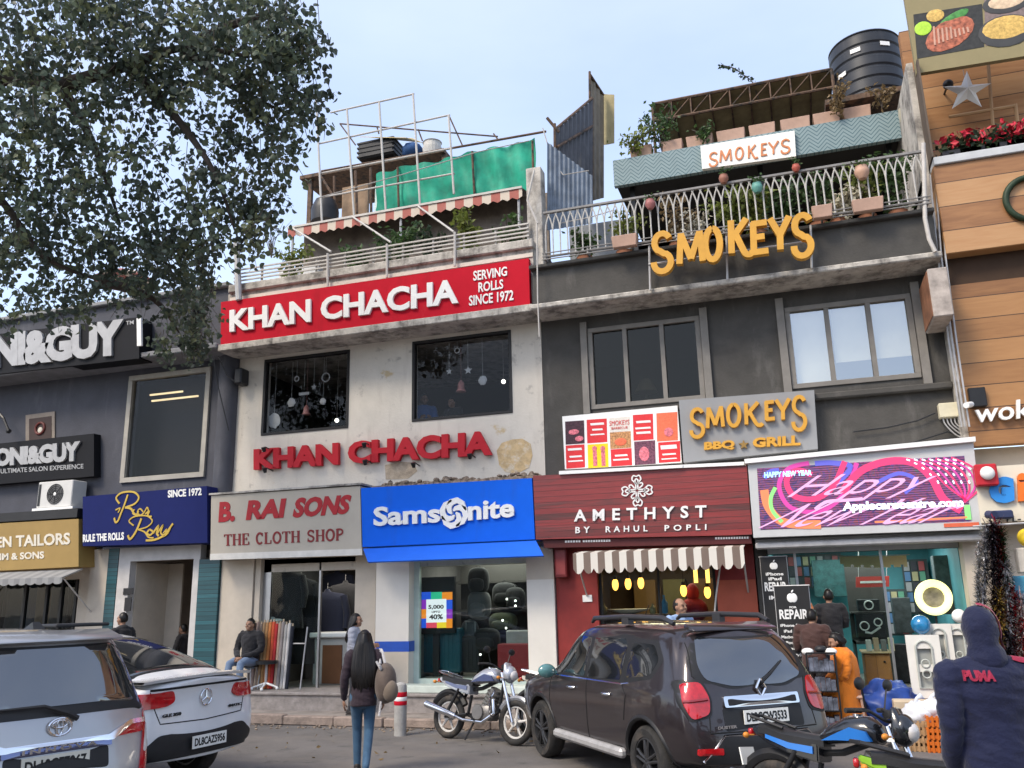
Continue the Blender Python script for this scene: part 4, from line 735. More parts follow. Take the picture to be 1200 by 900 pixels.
# pipe scaffold
t = thing('pipe_scaffold', 'open scaffold of pale thin pipes on the roof of the cream building', 'scaffold', P(*K(500, 500), 16.8)); mb = MB()
V = [(330, 45, 352, 510), (440, 115, 465, 492), (553, 90, 577, 478), (672, 58, 697, 452), (797, 135, 816, 412)]
bars(mb, [[K(x0, y0), K(x1, y1)] for x0, y0, x1, y1 in V], .026, 16.8); mb.build('uprights', ivp, t); mb = MB()
bars(mb, [[K(382, 126), K(676, 60)], [K(338, 236), K(802, 134)], [K(345, 425), K(818, 340)], [K(345, 340), K(812, 250)]], .022, 16.85); mb.build('crossbars', ivp, t); mb = MB()
bars(mb, [[K(415, 165), K(970, 210)], [K(415, 165), K(470, 240)], [K(690, 185), K(705, 225)], [K(800, 140), K(845, 240)], [K(955, 200), K(972, 222)], [K(545, 175), K(552, 200)]], .02, 18.2); bars(mb, [[K(345, 345), K(392, 420)], [K(395, 350), K(398, 500)], [K(348, 345), K(352, 505)], [K(523, 320), K(525, 480)], [K(470, 330), K(475, 480)]], .035, 17.9); mb.build('back_pipes', rustm, t)
def tankbox(label, name, x0, y0, x1, y1, Y, d, m, cat='box', g=None):
    a, b_ = P(x0, y1, Y), P(x1, y0, Y); mb = MB(); mb.box(a.x, b_.x, Y, Y+d, a.z, b_.z, .02); return setp(mb.build(name, m), label, cat, g)
blackpl = mat('black_plastic', (.022, .022, .024), .45, var=.2)
a, b_ = P(419, 187, 18.6), P(461, 158, 18.6); t = thing('water_tank', 'square dark water tank under the yellow tarpaulin behind the pipe scaffold', 'tank', ((a.x+b_.x)/2, 19.2, a.z)); MB().box(a.x, b_.x, 18.6, 19.7, a.z, b_.z, .04).build('body', blackpl, t); mb = MB()
for k in range(4): z = a.z+(b_.z-a.z)*(k+.5)/4; mb.box(a.x-.02, b_.x+.02, 18.58, 19.72, z-.02, z+.02)
mb.build('ribs', blackpl, t); MB().box(a.x, b_.x, 18.6, 19.7, 7.2, a.z-.01)
mb = MB(); q = [P(422, 160, 18.5), P(466, 150, 18.5), P(480, 152, 18.5), P(476, 161, 18.5)]; mb.hexa([q[0], q[3], q[2]+Vector((0, .9, .1)), q[1]+Vector((0, .9, .2))], [p+Vector((0, 0, -.02)) for p in (q[0], q[3], q[2]+Vector((0, .9, .1)), q[1]+Vector((0, .9, .2)))]); setp(mb.build('tarpaulin', mat('yellow_tarpaulin', (.50, .40, .20), .7, var=.2)), 'faded yellow tarpaulin sheet over the square roof tank', 'tarpaulin')
q = P(478, 172, 18.6); m = MB(); m.ball((q.x, 18.9, q.z+.02), (.30, .3, .22), 12, 8, fn=lambda d: 1+.18*noise.noise(d*3)); setp(m.build('bundle', mat('blue_cloth', (.03, .08, .2), .8, var=.3), smooth=180), 'dark blue cloth bundle beside the square roof tank', 'bundle')
q = P(503, 170, 18.6); m = MB(); m.lathe([(.24, -.22), (.26, 0), (.24, .0), (.235, .14), (.26, .16), (.2, .2)], (q.x, 18.8, q.z), n=18); setp(m.build('bucket', mat('off_white_plastic', (.52, .50, .46), .5)), 'off white tub on the roof beside the blue bundle', 'tub')
o = MB().box(P(352, 190, 18.5).x, P(520, 170, 18.5).x, 18.5, 20.5, P(420, 192, 18.5).z-.12, P(420, 192, 18.5).z-.02).build('roof_platform', rustm); setp(o, 'rusty platform carrying the square roof tank', 'platform')
m = MB()
for i, x in enumerate((364, 520)):
    q = P(x, 190, 18.6); m.box(q.x-.06, q.x+.06, 18.6, 18.7, 7.2, P(420, 192, 18.5).z-.12)
o = m.build('platform_leg', rustm); setp(o, 'rusty legs under the roof tank platform', 'support')
q = P(415, 232, 18.3); setp(MB().box(q.x-.3, q.x+.45, 18.2, 18.29, q.z-1.3, q.z+.3).build('board_screen', mat('tan_board', (.28, .19, .12), .8, var=.3, sc=5)), 'tan wooden boards leaning behind the scaffold', 'board')
q = P(445, 231, 17.9); setp(MB().box(q.x-.14, q.x+.14, 17.9, 17.95, q.z-.42, q.z+.35, .01).build('notice_board', mat('mint_board', (.55, .66, .62), .5)), 'small pale mint board in front of the green net', 'board')
q = P(381, 248, 17.6); m = MB(); m.lathe([(.34, -.3), (.35, 0), (.33, .12), (.25, .3), (.05, .36)], (q.x, 17.6, q.z), n=20); setp(m.build('water_tank', blackpl, smooth=40), 'small round black tank at the left foot of the pipe scaffold', 'tank')
for (x, y, h, s, n_, mm, lb) in ((342, 285, .75, .35, 120, lf_yel, 'yellow green shrub at the left end of the terrace railing'), (412, 284, .6, .32, 110, lf_mid, 'green plant behind the railing, second from the left of the terrace'), (466, 276, .85, .42, 170, lf_mid, 'bushy plant before the striped awning at its middle'), (505, 260, .6, .3, 120, lf_dark, 'dark leafy plant between two railing struts under the green net'), (547, 252, .8, .32, 120, lf_yel, 'tall thin plant in front of the striped awning under the green net'), (594, 246, .6, .4, 70, lf_mid, 'spiky palm like plant at the right end of the striped awning')):
    q = P(x, y, 15.3); plant(lb, (q.x, 15.3, 8.55-.25), h*1.7, s*1.2, n_*3, .14, mm, 'terrace plants of the cream building', 6, pot=(.16, .25, terracotta))
o = MB().box(-10.95, -9.9, 16.2, 16.4, 7.2, 9.55).build('white_wall', mat('white_lime_wash', (.62, .61, .59), .85, var=.08)); setp(o, 'whitewashed wall stub at the left end of the roof terrace', 'wall')
t = thing('bare_plant', 'leafless thin shrub against the whitewashed wall', 'plant', P(318, 300, 15.4)); mb = MB()
for i in range(9): q = P(318, 302, 15.4); mb.tube([q, q+Vector((rnd.uniform(-.15, .15), 0, .4)), q+Vector((rnd.uniform(-.45, .45), rnd.uniform(-.2, .2), rnd.uniform(.6, 1.0)))], [.012, .008, .003], 5)
mb.build('stem', bark, t)
# side partition between the two terraces
R3 = Z3
t = thing('terrace_partition', 'grey weathered partition of corrugated sheets between the two roof terraces', 'partition', (-4.25, 14.6, 7.2))
mb = MB(); mb.box(-4.36, -4.06, 14.6, 14.9, 7.6, 10.15, .01); mb.build('concrete_post', dirtyslab, t)
mb = MB(); n = 36
def corr(mb, x, y0, y1, z0a, z1a, z0b, z1b, n, amp):
    A, B = [], []
    for i in range(n+1):
        u = i/n; dx = amp*(1 if (i % 4) in (1, 2) else -1); A.append(mb.v((x+dx, y0+(y1-y0)*u, z0a+(z0b-z0a)*u))); B.append(mb.v((x+dx, y0+(y1-y0)*u, z1a+(z1b-z1a)*u)))
    for i in range(n): mb.face([A[i], A[i+1], B[i+1], B[i]])
def sheet(nm, m_, TL, TR, BR, BL, Ya, Yb, n, amp):
    tl, tr, br, bl = P(*TL, Ya), P(*TR, Yb), P(*BR, Yb), P(*BL, Ya); nn = (tr-tl).cross(bl-tl).normalized(); g = MB(); A, B = [], []
    for i in range(n+1):
        o = nn*amp*(1 if (i % 4) in (1, 2) else -1); A.append((g.v(bl.lerp(br, i/n)+o), g.v(bl.lerp(br, i/n)+o+nn*.004))); B.append((g.v(tl.lerp(tr, i/n)+o), g.v(tl.lerp(tr, i/n)+o+nn*.004)))
    for i in range(n): g.face([A[i][0], A[i+1][0], B[i+1][0], B[i][0]]); g.face([A[i][1], B[i][1], B[i+1][1], A[i+1][1]])
    for i in (0, n): g.face([A[i][0], A[i][1], B[i][1], B[i][0]])
    g.build(nm, m_, t)
dks = mat('dark_grey_sheet', (.10, .10, .108), .55, var=.2, metal=.2); layer(dks, (.20, .17, .14), .55, .75, 3, (1, 1, .4), .7)
sheet('corrugated_sheet', mat('blue_grey_sheet', (.17, .20, .24), .6, var=.3, metal=.2), (641, 166), (694, 206), (694, 262), (641, 270), 15.0, 15.7, 40, .012); sheet('corrugated_sheet', dks, (650, 154), (694, 117), (694, 240), (650, 250), 15.3, 17.0, 36, .02); sheet('corrugated_sheet', mat('brown_grey_sheet', (.17, .135, .09), .7, var=.3), (692, 88), (707, 112), (707, 232), (692, 236), 17.05, 18.2, 12, .015); sheet('yellow_panel', mat('yellow_panel', (.36, .30, .16), .7, var=.15), (707, 110), (720, 111), (720, 168), (707, 170), 18.25, 18.3, 4, .004)
mb = MB()
for l in ([(694, 115, 17.0), (694, 225, 17.0)], [(691, 84, 17.0), (692, 236, 17.0)], [(650, 152, 15.3), (694, 115, 17.0)], [(650, 145, 15.25), (651, 260, 15.25)], [(692, 88, 17.0), (707, 111, 18.15)], [(653, 172, 15.25), (694, 148, 16.95)], [(641, 138, 14.9), (655, 155, 15.0)]): mb.tube([P(*q) for q in l], .03, 6)
mb.build('frame', rustm, t)
o = MB().box(-4.05, -2.7, 16.7, 16.85, 7.8, 9.75).build('terrace_wall', mat('grey_blue_wall', (.20, .21, .22), .8, var=.3, sc=3)); setp(o, 'grey blue wall behind the left end of the iron railing', 'wall')
# grill terrace: railing with pointed arches
t = thing('balcony_railing', 'wrought iron railing with pointed arches along the grill terrace', 'railing', (-.7, 14.3, 7.95)); rz0, rz1 = 8.12, 8.97; mb = MB()
mb.box(-3.95, 2.56, 14.27, 14.33, rz1, rz1+.045, .006); mb.box(-3.95, 2.56, 14.28, 14.32, rz0-.02, rz0+.01); mb.build('handrail', mat('grey_iron', (.20, .19, .18), .5, var=.2, sc=10), t); grey_iron = MATS['grey_iron']; pale_iron = mat('pale_iron', (.44, .42, .385), .5, var=.2, sc=10)
mb = MB(); n = 46; st = 6.45/n
for i in range(n+1):
    x = -3.92+st*i; mb.tube([(x, 14.3, rz0), (x, 14.3, rz0+.52)], .0135, 5)
    if i < n:
        for s_ in (0, 1): x0 = x+st*s_; d = st*(1 if not s_ else -1); mb.tube([(x0, 14.3, rz0+.5), (x0+d*.08, 14.3, rz0+.62), (x0+d*.3, 14.3, rz0+.74), (x0+d*.62, 14.3, rz0+.85)], .013, 5)
mb.build('arched_bars', pale_iron, t); mb = MB()
for z in (7.99, 8.05, 8.11): mb.tube([(-3.95, 14.12, z), (2.56, 14.12, z)], .012, 5)
for i in range(9): x = -3.9+i*.8; mb.box(x-.015, x+.015, 14.12, 14.3, 7.98, 8.12)
mb.build('ledge_bars', grey_iron, t)
t = thing('roof_canopy', 'teal herringbone band of the terrace roof over the iron railing', 'canopy', (0, 16.2, 10.25))
hb = mat('teal_herringbone', (.20, .265, .27), .5, var=.08); tt = hb.node_tree; N = tt.nodes; L = tt.links; b = N['Principled BSDF']; src = b.inputs['Base Color'].links[0].from_socket
tc = N.new('ShaderNodeTexCoord'); sp = N.new('ShaderNodeSeparateXYZ'); L.new(tc.outputs['Object'], sp.inputs[0])
def mm(op, a, bb): 
    n_ = N.new('ShaderNodeMath'); n_.operation = op
    for i, v in enumerate((a, bb)):
        if v is None: continue
        if hasattr(v, 'links'): L.new(v, n_.inputs[i])
        else: n_.inputs[i].default_value = v
    return n_.outputs[0]
zig = mm('PINGPONG', sp.outputs[0], .16); k = mm('FRACT', mm('DIVIDE', mm('ADD', sp.outputs[2], zig), .085), None); mx = N.new('ShaderNodeMix'); mx.data_type = 'RGBA'; L.new(mm('LESS_THAN', k, .28), mx.inputs[0]); L.new(src, mx.inputs[6]); mx.inputs[7].default_value = (.06, .12, .14, 1); L.new(mx.outputs[2], b.inputs['Base Color'])
MB().box(-2.92, 2.60, 16.18, 16.30, 10.27, 10.86).build('band', hb, t); MB().box(-2.9, 2.58, 16.301, 20.5, 10.35, 10.75).build('slab', dark, t); 
for x in (-2.6, 0, 2.4): MB().box(x-.05, x+.05, 16.5, 16.6, 7.8, 10.35).build('post', blackm, t); o = MB().box(-3.3, 2.6, 19.6, 19.8, 7.8, 10.4).build('terrace_wall', mat('dim_terrace_wall', (.055, .06, .065), .8, var=.2)); setp(o, 'dark wall at the back of the grill terrace under the teal band', 'wall')
for i, (x0, y0, x1) in enumerate(((290, 385, 356), (380, 368, 446), (456, 352, 536), (546, 336, 632), (642, 318, 722), (736, 302, 826), (832, 280, 914), (922, 262, 1006))):
    a, b_ = P(*R3(x0, y0), 16.1), P(*R3(x1, y0), 16.1); m = MB(); m.hexa([(a.x+.02, 16.32, 10.865), (b_.x-.02, 16.32, 10.865), (b_.x, 16.29, 11.16), (a.x, 16.29, 11.16)], [(a.x+.02, 16.55, 10.865), (b_.x-.02, 16.55, 10.865), (b_.x, 16.58, 11.16), (a.x, 16.58, 11.16)], .01)
    setp(m.build('planter_box', tanbox), ('tan planter box on the teal band, leftmost of the row', 'tan planter box on the teal band, second from the left', 'tan planter box on the teal band, just left of the white sign', 'tan planter box right above the left half of the white sign', 'tan planter box right above the right half of the white sign', 'tan planter box on the teal band, just right of the white sign', 'tan planter box on the teal band, second from the black tank', 'tan planter box on the teal band, directly under the black tank')[i], 'planter', 'tan planter boxes on the teal band')
t = thing('truss_canopy', 'dark sheet canopy on a steel truss above the teal band', 'canopy', P(*R3(600, 300), 17.4)); q = [P(*R3(365, 268), 17.2), P(*R3(885, 170), 17.2), P(*R3(885, 238), 18.6), P(*R3(372, 335), 18.6)]; zt = (q[0].z+q[1].z)/2; q2 = [Vector((q[0].x, 17.0, zt)), Vector((q[1].x, 17.0, zt)), Vector((q[1].x, 19.6, zt-.35)), Vector((q[0].x, 19.6, zt-.35))]
MB().hexa(q2, [p+Vector((0, 0, .03)) for p in q2]).build('sheet', mat('olive_brown_sheet', (.30, .25, .13), .7, var=.35, sc=3), t); mb = MB(); n = 9
for i in range(n+1):
    u = i/n; a = q2[0].lerp(q2[1], u); b_ = q2[3].lerp(q2[2], u); mb.tube([a-Vector((0, 0, .03)), b_-Vector((0, 0, .03))], .022, 5); mb.tube([a, a-Vector((0, 0, .42))], .018, 5)
    if i < n: mb.tube([a-Vector((0, 0, .42)), q2[0].lerp(q2[1], (i+1)/n)], .016, 5)
mb.tube([q2[0], q2[1]], .035); mb.tube([q2[0]-Vector((0, 0, .42)), q2[1]-Vector((0, 0, .42))], .03)
for p in (q2[0], q2[1], q2[3], q2[2]): mb.tube([p, Vector((p.x, p.y, 10.7))], .035)
mb.build('truss', rustm, t)
# black round water tank
a, b_ = P(972, 80, 17.4), P(1058, 70, 17.4); cx = (a.x+b_.x)/2; rr = (b_.x-a.x)/2; zt, zb = P(1012, 36, 17.4-rr).z, P(1012, 117, 17.4-rr).z
t = thing('water_tank', 'large ribbed black cylindrical water tank on the roof at the right', 'tank', (cx, 17.4, zb)); prof = [(rr*.98, 0)]
H = zt-zb
for k in range(6): z = H*k/6; prof += [(rr, z+.02), (rr, z+H/6-.07), (rr*.965, z+H/6-.045), (rr*.965, z+H/6-.02)]
prof += [(rr*1.0, H), (rr*.97, H+.03), (rr*.55, H+.16), (rr*.34, H+.18), (rr*.34, H+.30), (.01, H+.31)]
tankm = mat('black_tank_plastic', (.026, .028, .033), .38, var=.2, sc=2); layer(tankm, (.09, .085, .085), .55, .8, 1.5, (2, 2, .3), .5); MB().lathe(prof, (cx, 17.4, zb), n=48).build('body', tankm, t, smooth=30)
m = MB()
for sx, zz in ((-.35, .75), (.45, .78), (-.75, .5)):
    ang = math.asin(sx); p = Vector((cx+sx*rr, 17.4-math.cos(ang)*rr-.012, zb+H*zz)); m.cbox(p, (.20, .012, .09), rot=Matrix.Rotation(ang, 4, 'Z'))
m.build('sticker', whitep, t); m = MB(); m.box(cx-rr-.25, cx+rr+.15, 16.4, 18.6, zb-.12, zb-.01)
for x in (cx-rr, cx+rr): m.box(x-.06, x+.06, 16.5, 16.6, 10.75, zb-.12); m.box(x-.06, x+.06, 18.4, 18.5, 10.75, zb-.12)
m.build('stand', rustm, t)
# plants of the grill terrace
for lb, x, y, Y, h, s, n_, mm_, g in (('wispy plants at the left end of the truss canopy', 385, 340, 16.3, .8, .5, 170, lf_mid, 1), ('trailing leafy plant left of the white terrace sign', 300, 375, 16.2, .5, .55, 130, lf_yel, 1), ('small green sprig under the middle of the truss canopy', 510, 325, 16.2, .35, .25, 60, lf_mid, 1), ('red tinged plant before the black round tank', 895, 245, 16.1, .6, .3, 90, lf_dry, 1), ('dry leafed plant against the right half of the tank', 1030, 235, 16.15, .35, .35, 60, lf_dry, 1)):
    q = P(*R3(x, y), Y); plant(lb, (q.x, Y, 10.95), h*1.3, s, n_*2, .11, mm_, 'plants on the teal band', 7)
t = thing('climbing_sprig', 'single long thin sprig rising into the sky above the truss canopy', 'plant', P(*R3(660, 215), 17.2)); m = MB(); pts = smooth_pts([P(*R3(x, y), 17.2) for x, y in ((672, 240), (655, 192), (628, 170), (600, 150), (562, 141))], 4); m.tube(pts, .012, 5); m.build('stem', bark, t); m = MB()
for p in pts[3:]:
    for _ in range(5): leaf(m, p+Vector((rnd.gauss(0, .03),)*3), .10)
m.build('foliage', lf_dark, t, recalc=False)
for lb, x, y, h, s, n_, ls, mm_ in (('dense green bush at the right end of the iron railing', 1062, 440, .95, .42, 330, .12, lf_mid), ('yellow leafed plant behind the railing left of its middle', 590, 560, .75, .42, 190, .14, lf_yel), ('yellow green plant behind the railing right of its middle', 665, 570, .8, .40, 190, .13, lf_yel), ('plant of white flowers behind the railing', 905, 560, .45, .5, 200, .12, mat('cream_blossom', (.55, .5, .36), .6, var=.2)), ('tall yellowing plant among the right hand railing bars', 985, 540, .85, .35, 170, .13, lf_yel), ('low plant at the left end of the iron railing', 160, 640, .5, .35, 130, .12, lf_mid), ('pale flowering plant behind the gold letters', 480, 600, .5, .42, 150, .11, mat('pale_blossom', (.48, .44, .34), .6, var=.3)), ('green shrub behind the gold K letter', 740, 560, .75, .40, 180, .13, lf_mid), ('dry leafed plant behind the railing between the pink pot and the rust pot', 430, 590, .8, .4, 120, .12, lf_dry), ('mixed green plant behind the railing right of the gold letters', 845, 570, .8, .42, 160, .12, lf_mid), ('yellowish plant at the left of the pink pot', 275, 620, .7, .4, 120, .12, lf_yel)):
    q = P(*R3(x, y), 14.75); plant(lb, (q.x, 14.75, 7.96), h*1.2, s*1.15, int(n_*1.9), ls, mm_, 'plants along the iron railing', 8, pot=(.15, .22, terracotta))
for lb, x, y, c, r_ in (('round pink hanging pot on the left part of the iron railing', 355, 548, (.34, .13, .12), .095), ('rust brown round pot on the handrail above the letter O', 570, 474, (.28, .12, .08), .085), ('round mint green pot on the railing above the letter E', 668, 500, (.12, .30, .25), .095), ('round tan pot high on the right part of the railing', 975, 455, (.48, .29, .20), .12), ('small red pot on the handrail right of the mint one', 782, 442, (.38, .09, .06), .07)):
    q = P(*R3(x, y), 14.22); t = thing('flower_pot', lb, 'pot', q, 0, 'round pots on the iron railing'); MB().lathe([(r_*.5, -r_), (r_*.95, -r_*.3), (r_, .2*r_), (r_*.8, r_*.75), (r_*.85, r_*.85), (r_*.6, r_*.8)], q, n=18).build('bowl', mat('pot_'+lb.split()[0]+lb.split()[1], c, .45), t, smooth=50); m = MB()
    for _ in range(26): leaf(m, q+Vector((rnd.gauss(0, r_*.6), rnd.gauss(0, .05), r_*.9+rnd.random()*.12)), .08)
    m.build('foliage', lf_mid, t, recalc=False)
for lb, x0, x1, y in (('long tan planter trough on the ledge left of the gold letters', 245, 320, 685), ('tan planter trough on the ledge under the last gold letter', 832, 895, 610), ('tan planter trough on the ledge at the right end', 950, 1045, 590)):
    a, b_ = P(*R3(x0, y), 14.05), P(*R3(x1, y), 14.05); setp(MB().hexa([(a.x+.02, 13.98, 7.96), (b_.x-.02, 13.98, 7.96), (b_.x, 13.95, 8.17), (a.x, 13.95, 8.17)], [(a.x+.02, 14.10, 7.96), (b_.x-.02, 14.10, 7.96), (b_.x, 14.11, 8.17), (a.x, 14.11, 8.17)], .01).build('planter_box', tanbox), lb, 'planter', 'tan troughs on the parapet ledge')
m = MB(); bars(m, [[R3(1155, 370), R3(1158, 480), R3(1160, 590), R3(1172, 650), R3(1190, 688)]], .035, 14.15, 8); setp(m.build('drain_pipe', ivp, smooth=60), 'white drain pipe bending at the right end of the iron railing', 'pipe')
q = P(*R3(1107, 285), 16.0); m = MB(); m.lathe([(.13, -.12), (.15, 0), (.14, .12), (.05, .16)], q, (0, -.4, 1), 14); m.tube([q, q+Vector((0, .25, .1))], .02); setp(m.build('floodlight', mat('cream_lamp_body', (.50, .45, .34), .5), smooth=50), 'cream drum shaped lamp at the right end of the teal band', 'lamp')
# things on the timber building
t = thing('star_lantern', 'white folded paper star hanging on the timber terrace wall', 'star', P(1134, 125, 15.2)); c = P(1133, 107, 15.2); m = MB(); tips = []
for i in range(10):
    a = rad(36*i+8); r_ = .40 if i % 2 == 0 else .15; tips.append(c+Vector((r_*math.sin(a), 0, r_*math.cos(a))))
f0, f1 = c+Vector((0, -.12, 0)), c+Vector((0, .12, 0))
A = [m.v(p) for p in tips]; v0, v1 = m.v(f0), m.v(f1)
for i in range(10): m.face([A[i], A[(i+1) % 10], v0]); m.face([A[(i+1) % 10], A[i], v1])
m.build('star_body', whitep, t); m = MB(); m.tube([c+Vector((0, 0, .3)), P(1122, 45, 15.2)], .006); m.build('string', ivp, t)
m = MB(); bars(m, [[(1158, 75), (1164, 152)], [(1112, 137), (1190, 124)], [(1190, 122), (1196, 175)]], .03, 15.4); setp(m.build('wooden_rails', mat('tan_frame', (.40, .24, .12), .6)), 'tan wooden rails in front of the timber terrace wall', 'rails')
m = MB(); q = P(1111, 99, 15.3); m.ball(q, .09, 12, 8); m.tube([q, q+Vector((0, .4, .05))], .02); setp(m.build('globe_lamp', blackpl, smooth=60), 'small black globe lamp left of the paper star', 'lamp')
petal = mat('poinsettia_red', (.42, .012, .03), .5, var=.35)
for i, (x, lb) in enumerate(((1126, 'red poinsettia bush on the pale ledge, nearest the dark end board'), (1148, 'darker green poinsettia on the ledge under the star'), (1178, 'red poinsettia bush on the pale ledge to the right of the star'), (1205, 'red poinsettia bush at the right end of the pale ledge'))):
    q = P(x, 185, 14.6); t = thing('poinsettia', lb, 'plant', (q.x, 14.6, 8.86), 0, 'poinsettias on the pale ledge'); m = MB(); g = MB()
    for _ in range(130): leaf(g, Vector((q.x+rnd.gauss(0, .17), 14.6+rnd.gauss(0, .08), 9.0+rnd.random()*.28)), .13)
    for _ in range(20 if i == 1 else 42): leaf(m, Vector((q.x+rnd.gauss(0, .18), 14.52+rnd.gauss(0, .08), 9.08+rnd.random()*.28)), .14)
    MB().box(q.x-.3, q.x+.3, 14.48, 14.72, 8.865, 9.03, .01).build('trough', blackm, t); g.build('foliage', lf_dark, t, recalc=False); m.build('bracts', petal, t, recalc=False)
m = MB(); q = P(1209, 232, 14.3); m.torus(q, .36, .05, n=30); setp(m.build('wreath', lf_dark, smooth=60), 'dark green wreath on the timber boards at the right edge', 'wreath')
# utilities on the charcoal wall's right edge
t = thing('hanging_sign', 'rusty edged box sign seen edge on beside the timber wall', 'sign', P(1093, 395, 14.5)); a, b_ = P(1088, 390, 14.6), P(1102, 330, 14.6); MB().box(a.x, b_.x, 13.9, 14.85, a.z+.05, b_.z, .015).build('box', mat('pale_rusted_box', (.36, .31, .27), .7, var=.35, sc=6), t); MB().box(a.x-.012, a.x-.002, 13.93, 14.82, a.z+.08, b_.z-.03).build('face', mat('rust_brown_face', (.22, .10, .055), .7, var=.4), t); m = MB(); m.box(a.x+.05, b_.x-.05, 14.85, 15, b_.z-.2, b_.z-.15); m.build('bracket', blackm, t)
t = thing('junction_box', 'cream electrical box at the edge of the timber wall', 'box', P(1113, 490, 14.9)); a, b_ = P(1101, 490.5, 14.9), P(1127, 471.5, 14.9); MB().box(a.x, b_.x, 14.82, 14.99, a.z, b_.z, .012).build('case', mat('cream_plastic', (.60, .55, .40), .5), t); m = MB()
for k in range(5): q = P(1105+k*4.5, 490, 14.88); m.tube(smooth_pts([q, q+Vector((.03, 0, -.12)), q+Vector((.18+k*.03, .02, -.3)), q+Vector((.45, .02, -.42+.03*k))], 4), .012, 5)
m.build('cable', galv, t)
m = MB()
for k, (x0, x1) in enumerate(((1098, 1127), (1102, 1131), (1107, 1136))): bars(m, [[(x0-8+k*2, 205), (x0+1, 300), (x0+14, 400), (x1, 500)]], .016, 14.5-k*.05, 5)
setp(m.build('cable_bundle', galv), 'bundle of grey cables running down the edge of the timber wall', 'cable')
m = MB(); bars(m, [[(1000, 506), (1040, 501), (1075, 493), (1096, 484)], [(1010, 540), (1060, 522), (1110, 506), (1135, 512)]], .012, 14.93, 5); setp(m.build('wall_cable', blackm), 'loose cables sagging over the charcoal wall to the cream box', 'cable')
t = thing('security_camera', 'small white security camera beside the raised letters', 'camera', P(1137, 475, 14.4)); q = P(1137, 474, 14.4); m = MB(); m.cyl(q+Vector((.05, .15, .03)), q+Vector((-.08, -.12, -.03)), .045, n=12); m.build('body', whitep, t, smooth=40); m = MB(); m.box(q.x+.02, q.x+.26, 14.5, 14.59, q.z-.02, q.z+.28, .01); m.tube([q+Vector((.03, .1, .02)), q+Vector((.1, .18, .12))], .02); m.build('mount', blackm, t)
m = MB(); bars(m, [[(629, 262), (630, 350), (632, 395)]], .014, 14.1, 5); bars(m, [[(626, 200), (618, 235), (630, 262)]], .02, 14.4, 6); bars(m, [[(636, 150), (648, 190), (660, 205), (690, 200)], [(620, 165), (560, 178), (470, 205), (372, 232)], [(640, 245), (655, 262), (690, 255), (720, 246)]], .012, 15.2, 4); setp(m.build('hanging_cable', ivp), 'pale cable hanging down between the cream and charcoal buildings', 'cable')
# salon wall things
t = thing('air_conditioner', 'white outdoor air conditioning unit above the tailor sign', 'air conditioner', P(64, 597, 14.6)); a, b_ = P(42, 596, 14.5), P(86, 562, 14.5); MB().box(a.x, b_.x, 14.5, 14.9, a.z, b_.z, .015).build('case', mat('aged_white_plastic', (.56, .55, .52), .5, var=.06), t); m = MB(); c = Vector((a.x+(b_.x-a.x)*.52, 14.49, (a.z+b_.z)/2)); R_ = (b_.z-a.z)*.38
for k in range(1, 6): m.torus(c, R_*k/5, .006, n=24, k=4)
for k in range(8): m.tube([c, c+Vector((R_*math.cos(k*.785), 0, R_*math.sin(k*.785)))], .005, 4)
m.build('fan_grille', blackm, t); MB().cyl(c+Vector((0, .012, 0)), c+Vector((0, .005, 0)), R_*1.02, n=28).build('fan_opening', mat('dark_fan', (.10, .10, .10), .6), t); MB().ball(c, (.04, .012, .04), 10, 6).build('hub', whitep, t); m = MB(); m.box(a.x-.05, b_.x+.1, 14.45, 15, a.z-.06, a.z-.005); m.build('bracket', whitep, t); MB().box(a.x+.03, a.x+.09, 14.492, 14.5, a.z+.05, b_.z-.05).build('side_grille', blackm, t)
t = thing('wall_plaque', 'small framed wall plaque above the small salon sign', 'plaque', P(46, 520, 14.98)); MB().quad((30, 486.5), (64, 482), (64, 519), (30, 522), 14.97, .03).build('frame', mat('tan_stone_frame', (.24, .20, .165), .7, var=.2), t); MB().quad((34, 491), (60, 487.5), (60, 518), (34, 520.5), 14.96, .01).build('panel', mat('dark_brown_plaque', (.05, .03, .025), .6), t); m = MB(); m.torus(P(47, 502, 14.955), .13, .03, n=20); m.build('ornament', mat('maroon_ornament', (.12, .025, .02), .5), t); MB().ball(P(47, 504, 14.95), (.07, .02, .07), 10, 6).build('motif', palel, t)
m = MB(); bars(m, [[(-12, 472), (4, 490), (10, 505)]], .03, 14.6); q = P(10, 505, 14.6); m.ball(q, .06, 8, 6); setp(m.build('wall_lamp', blackm), 'black bracket lamp on the slate wall at the left edge', 'lamp')
m = MB(); q = P(282, 440, 14.8); m.box(q.x-.1, q.x+.08, 14.7, 15, q.z-.2, q.z+.15, .03); setp(m.build('speaker', blackpl), 'small black speaker at the corner of the cream wall', 'speaker')
m = MB(); bars(m, [[(277, 285), (280, 352)]], .07, 14.35, 10); setp(m.build('corner_post', galv), 'grey steel post at the left end of the red sign', 'post')
m = MB(); bars(m, [[(256, 418), (266, 440), (275, 447)], [(250, 418), (256, 455), (268, 505)]], .012, 14.25, 5); setp(m.build('loose_wire', blackm), 'loose black wires under the left end of the red sign', 'cable')
t = thing('parasol', 'small red and white striped parasol on the slate building roof', 'parasol', P(150, 345, 16)); q = P(148, 324, 16.0); MB().lathe([(.75, -.15), (.4, .06), (.02, .2)], q, n=16).build('canopy', redwhite, t); m = MB(); m.tube([q, Vector((q.x, 16, 8.0))], .03); m.build('pole', whitep, t)
o = MB().box(-12.6, -11.2, 17, 17.2, 7.9, 9.6).build('roof_hut', mat('dull_red_hut', (.16, .07, .06), .8, var=.3)); setp(o, 'dull red roof hut behind the slate parapet', 'hut')
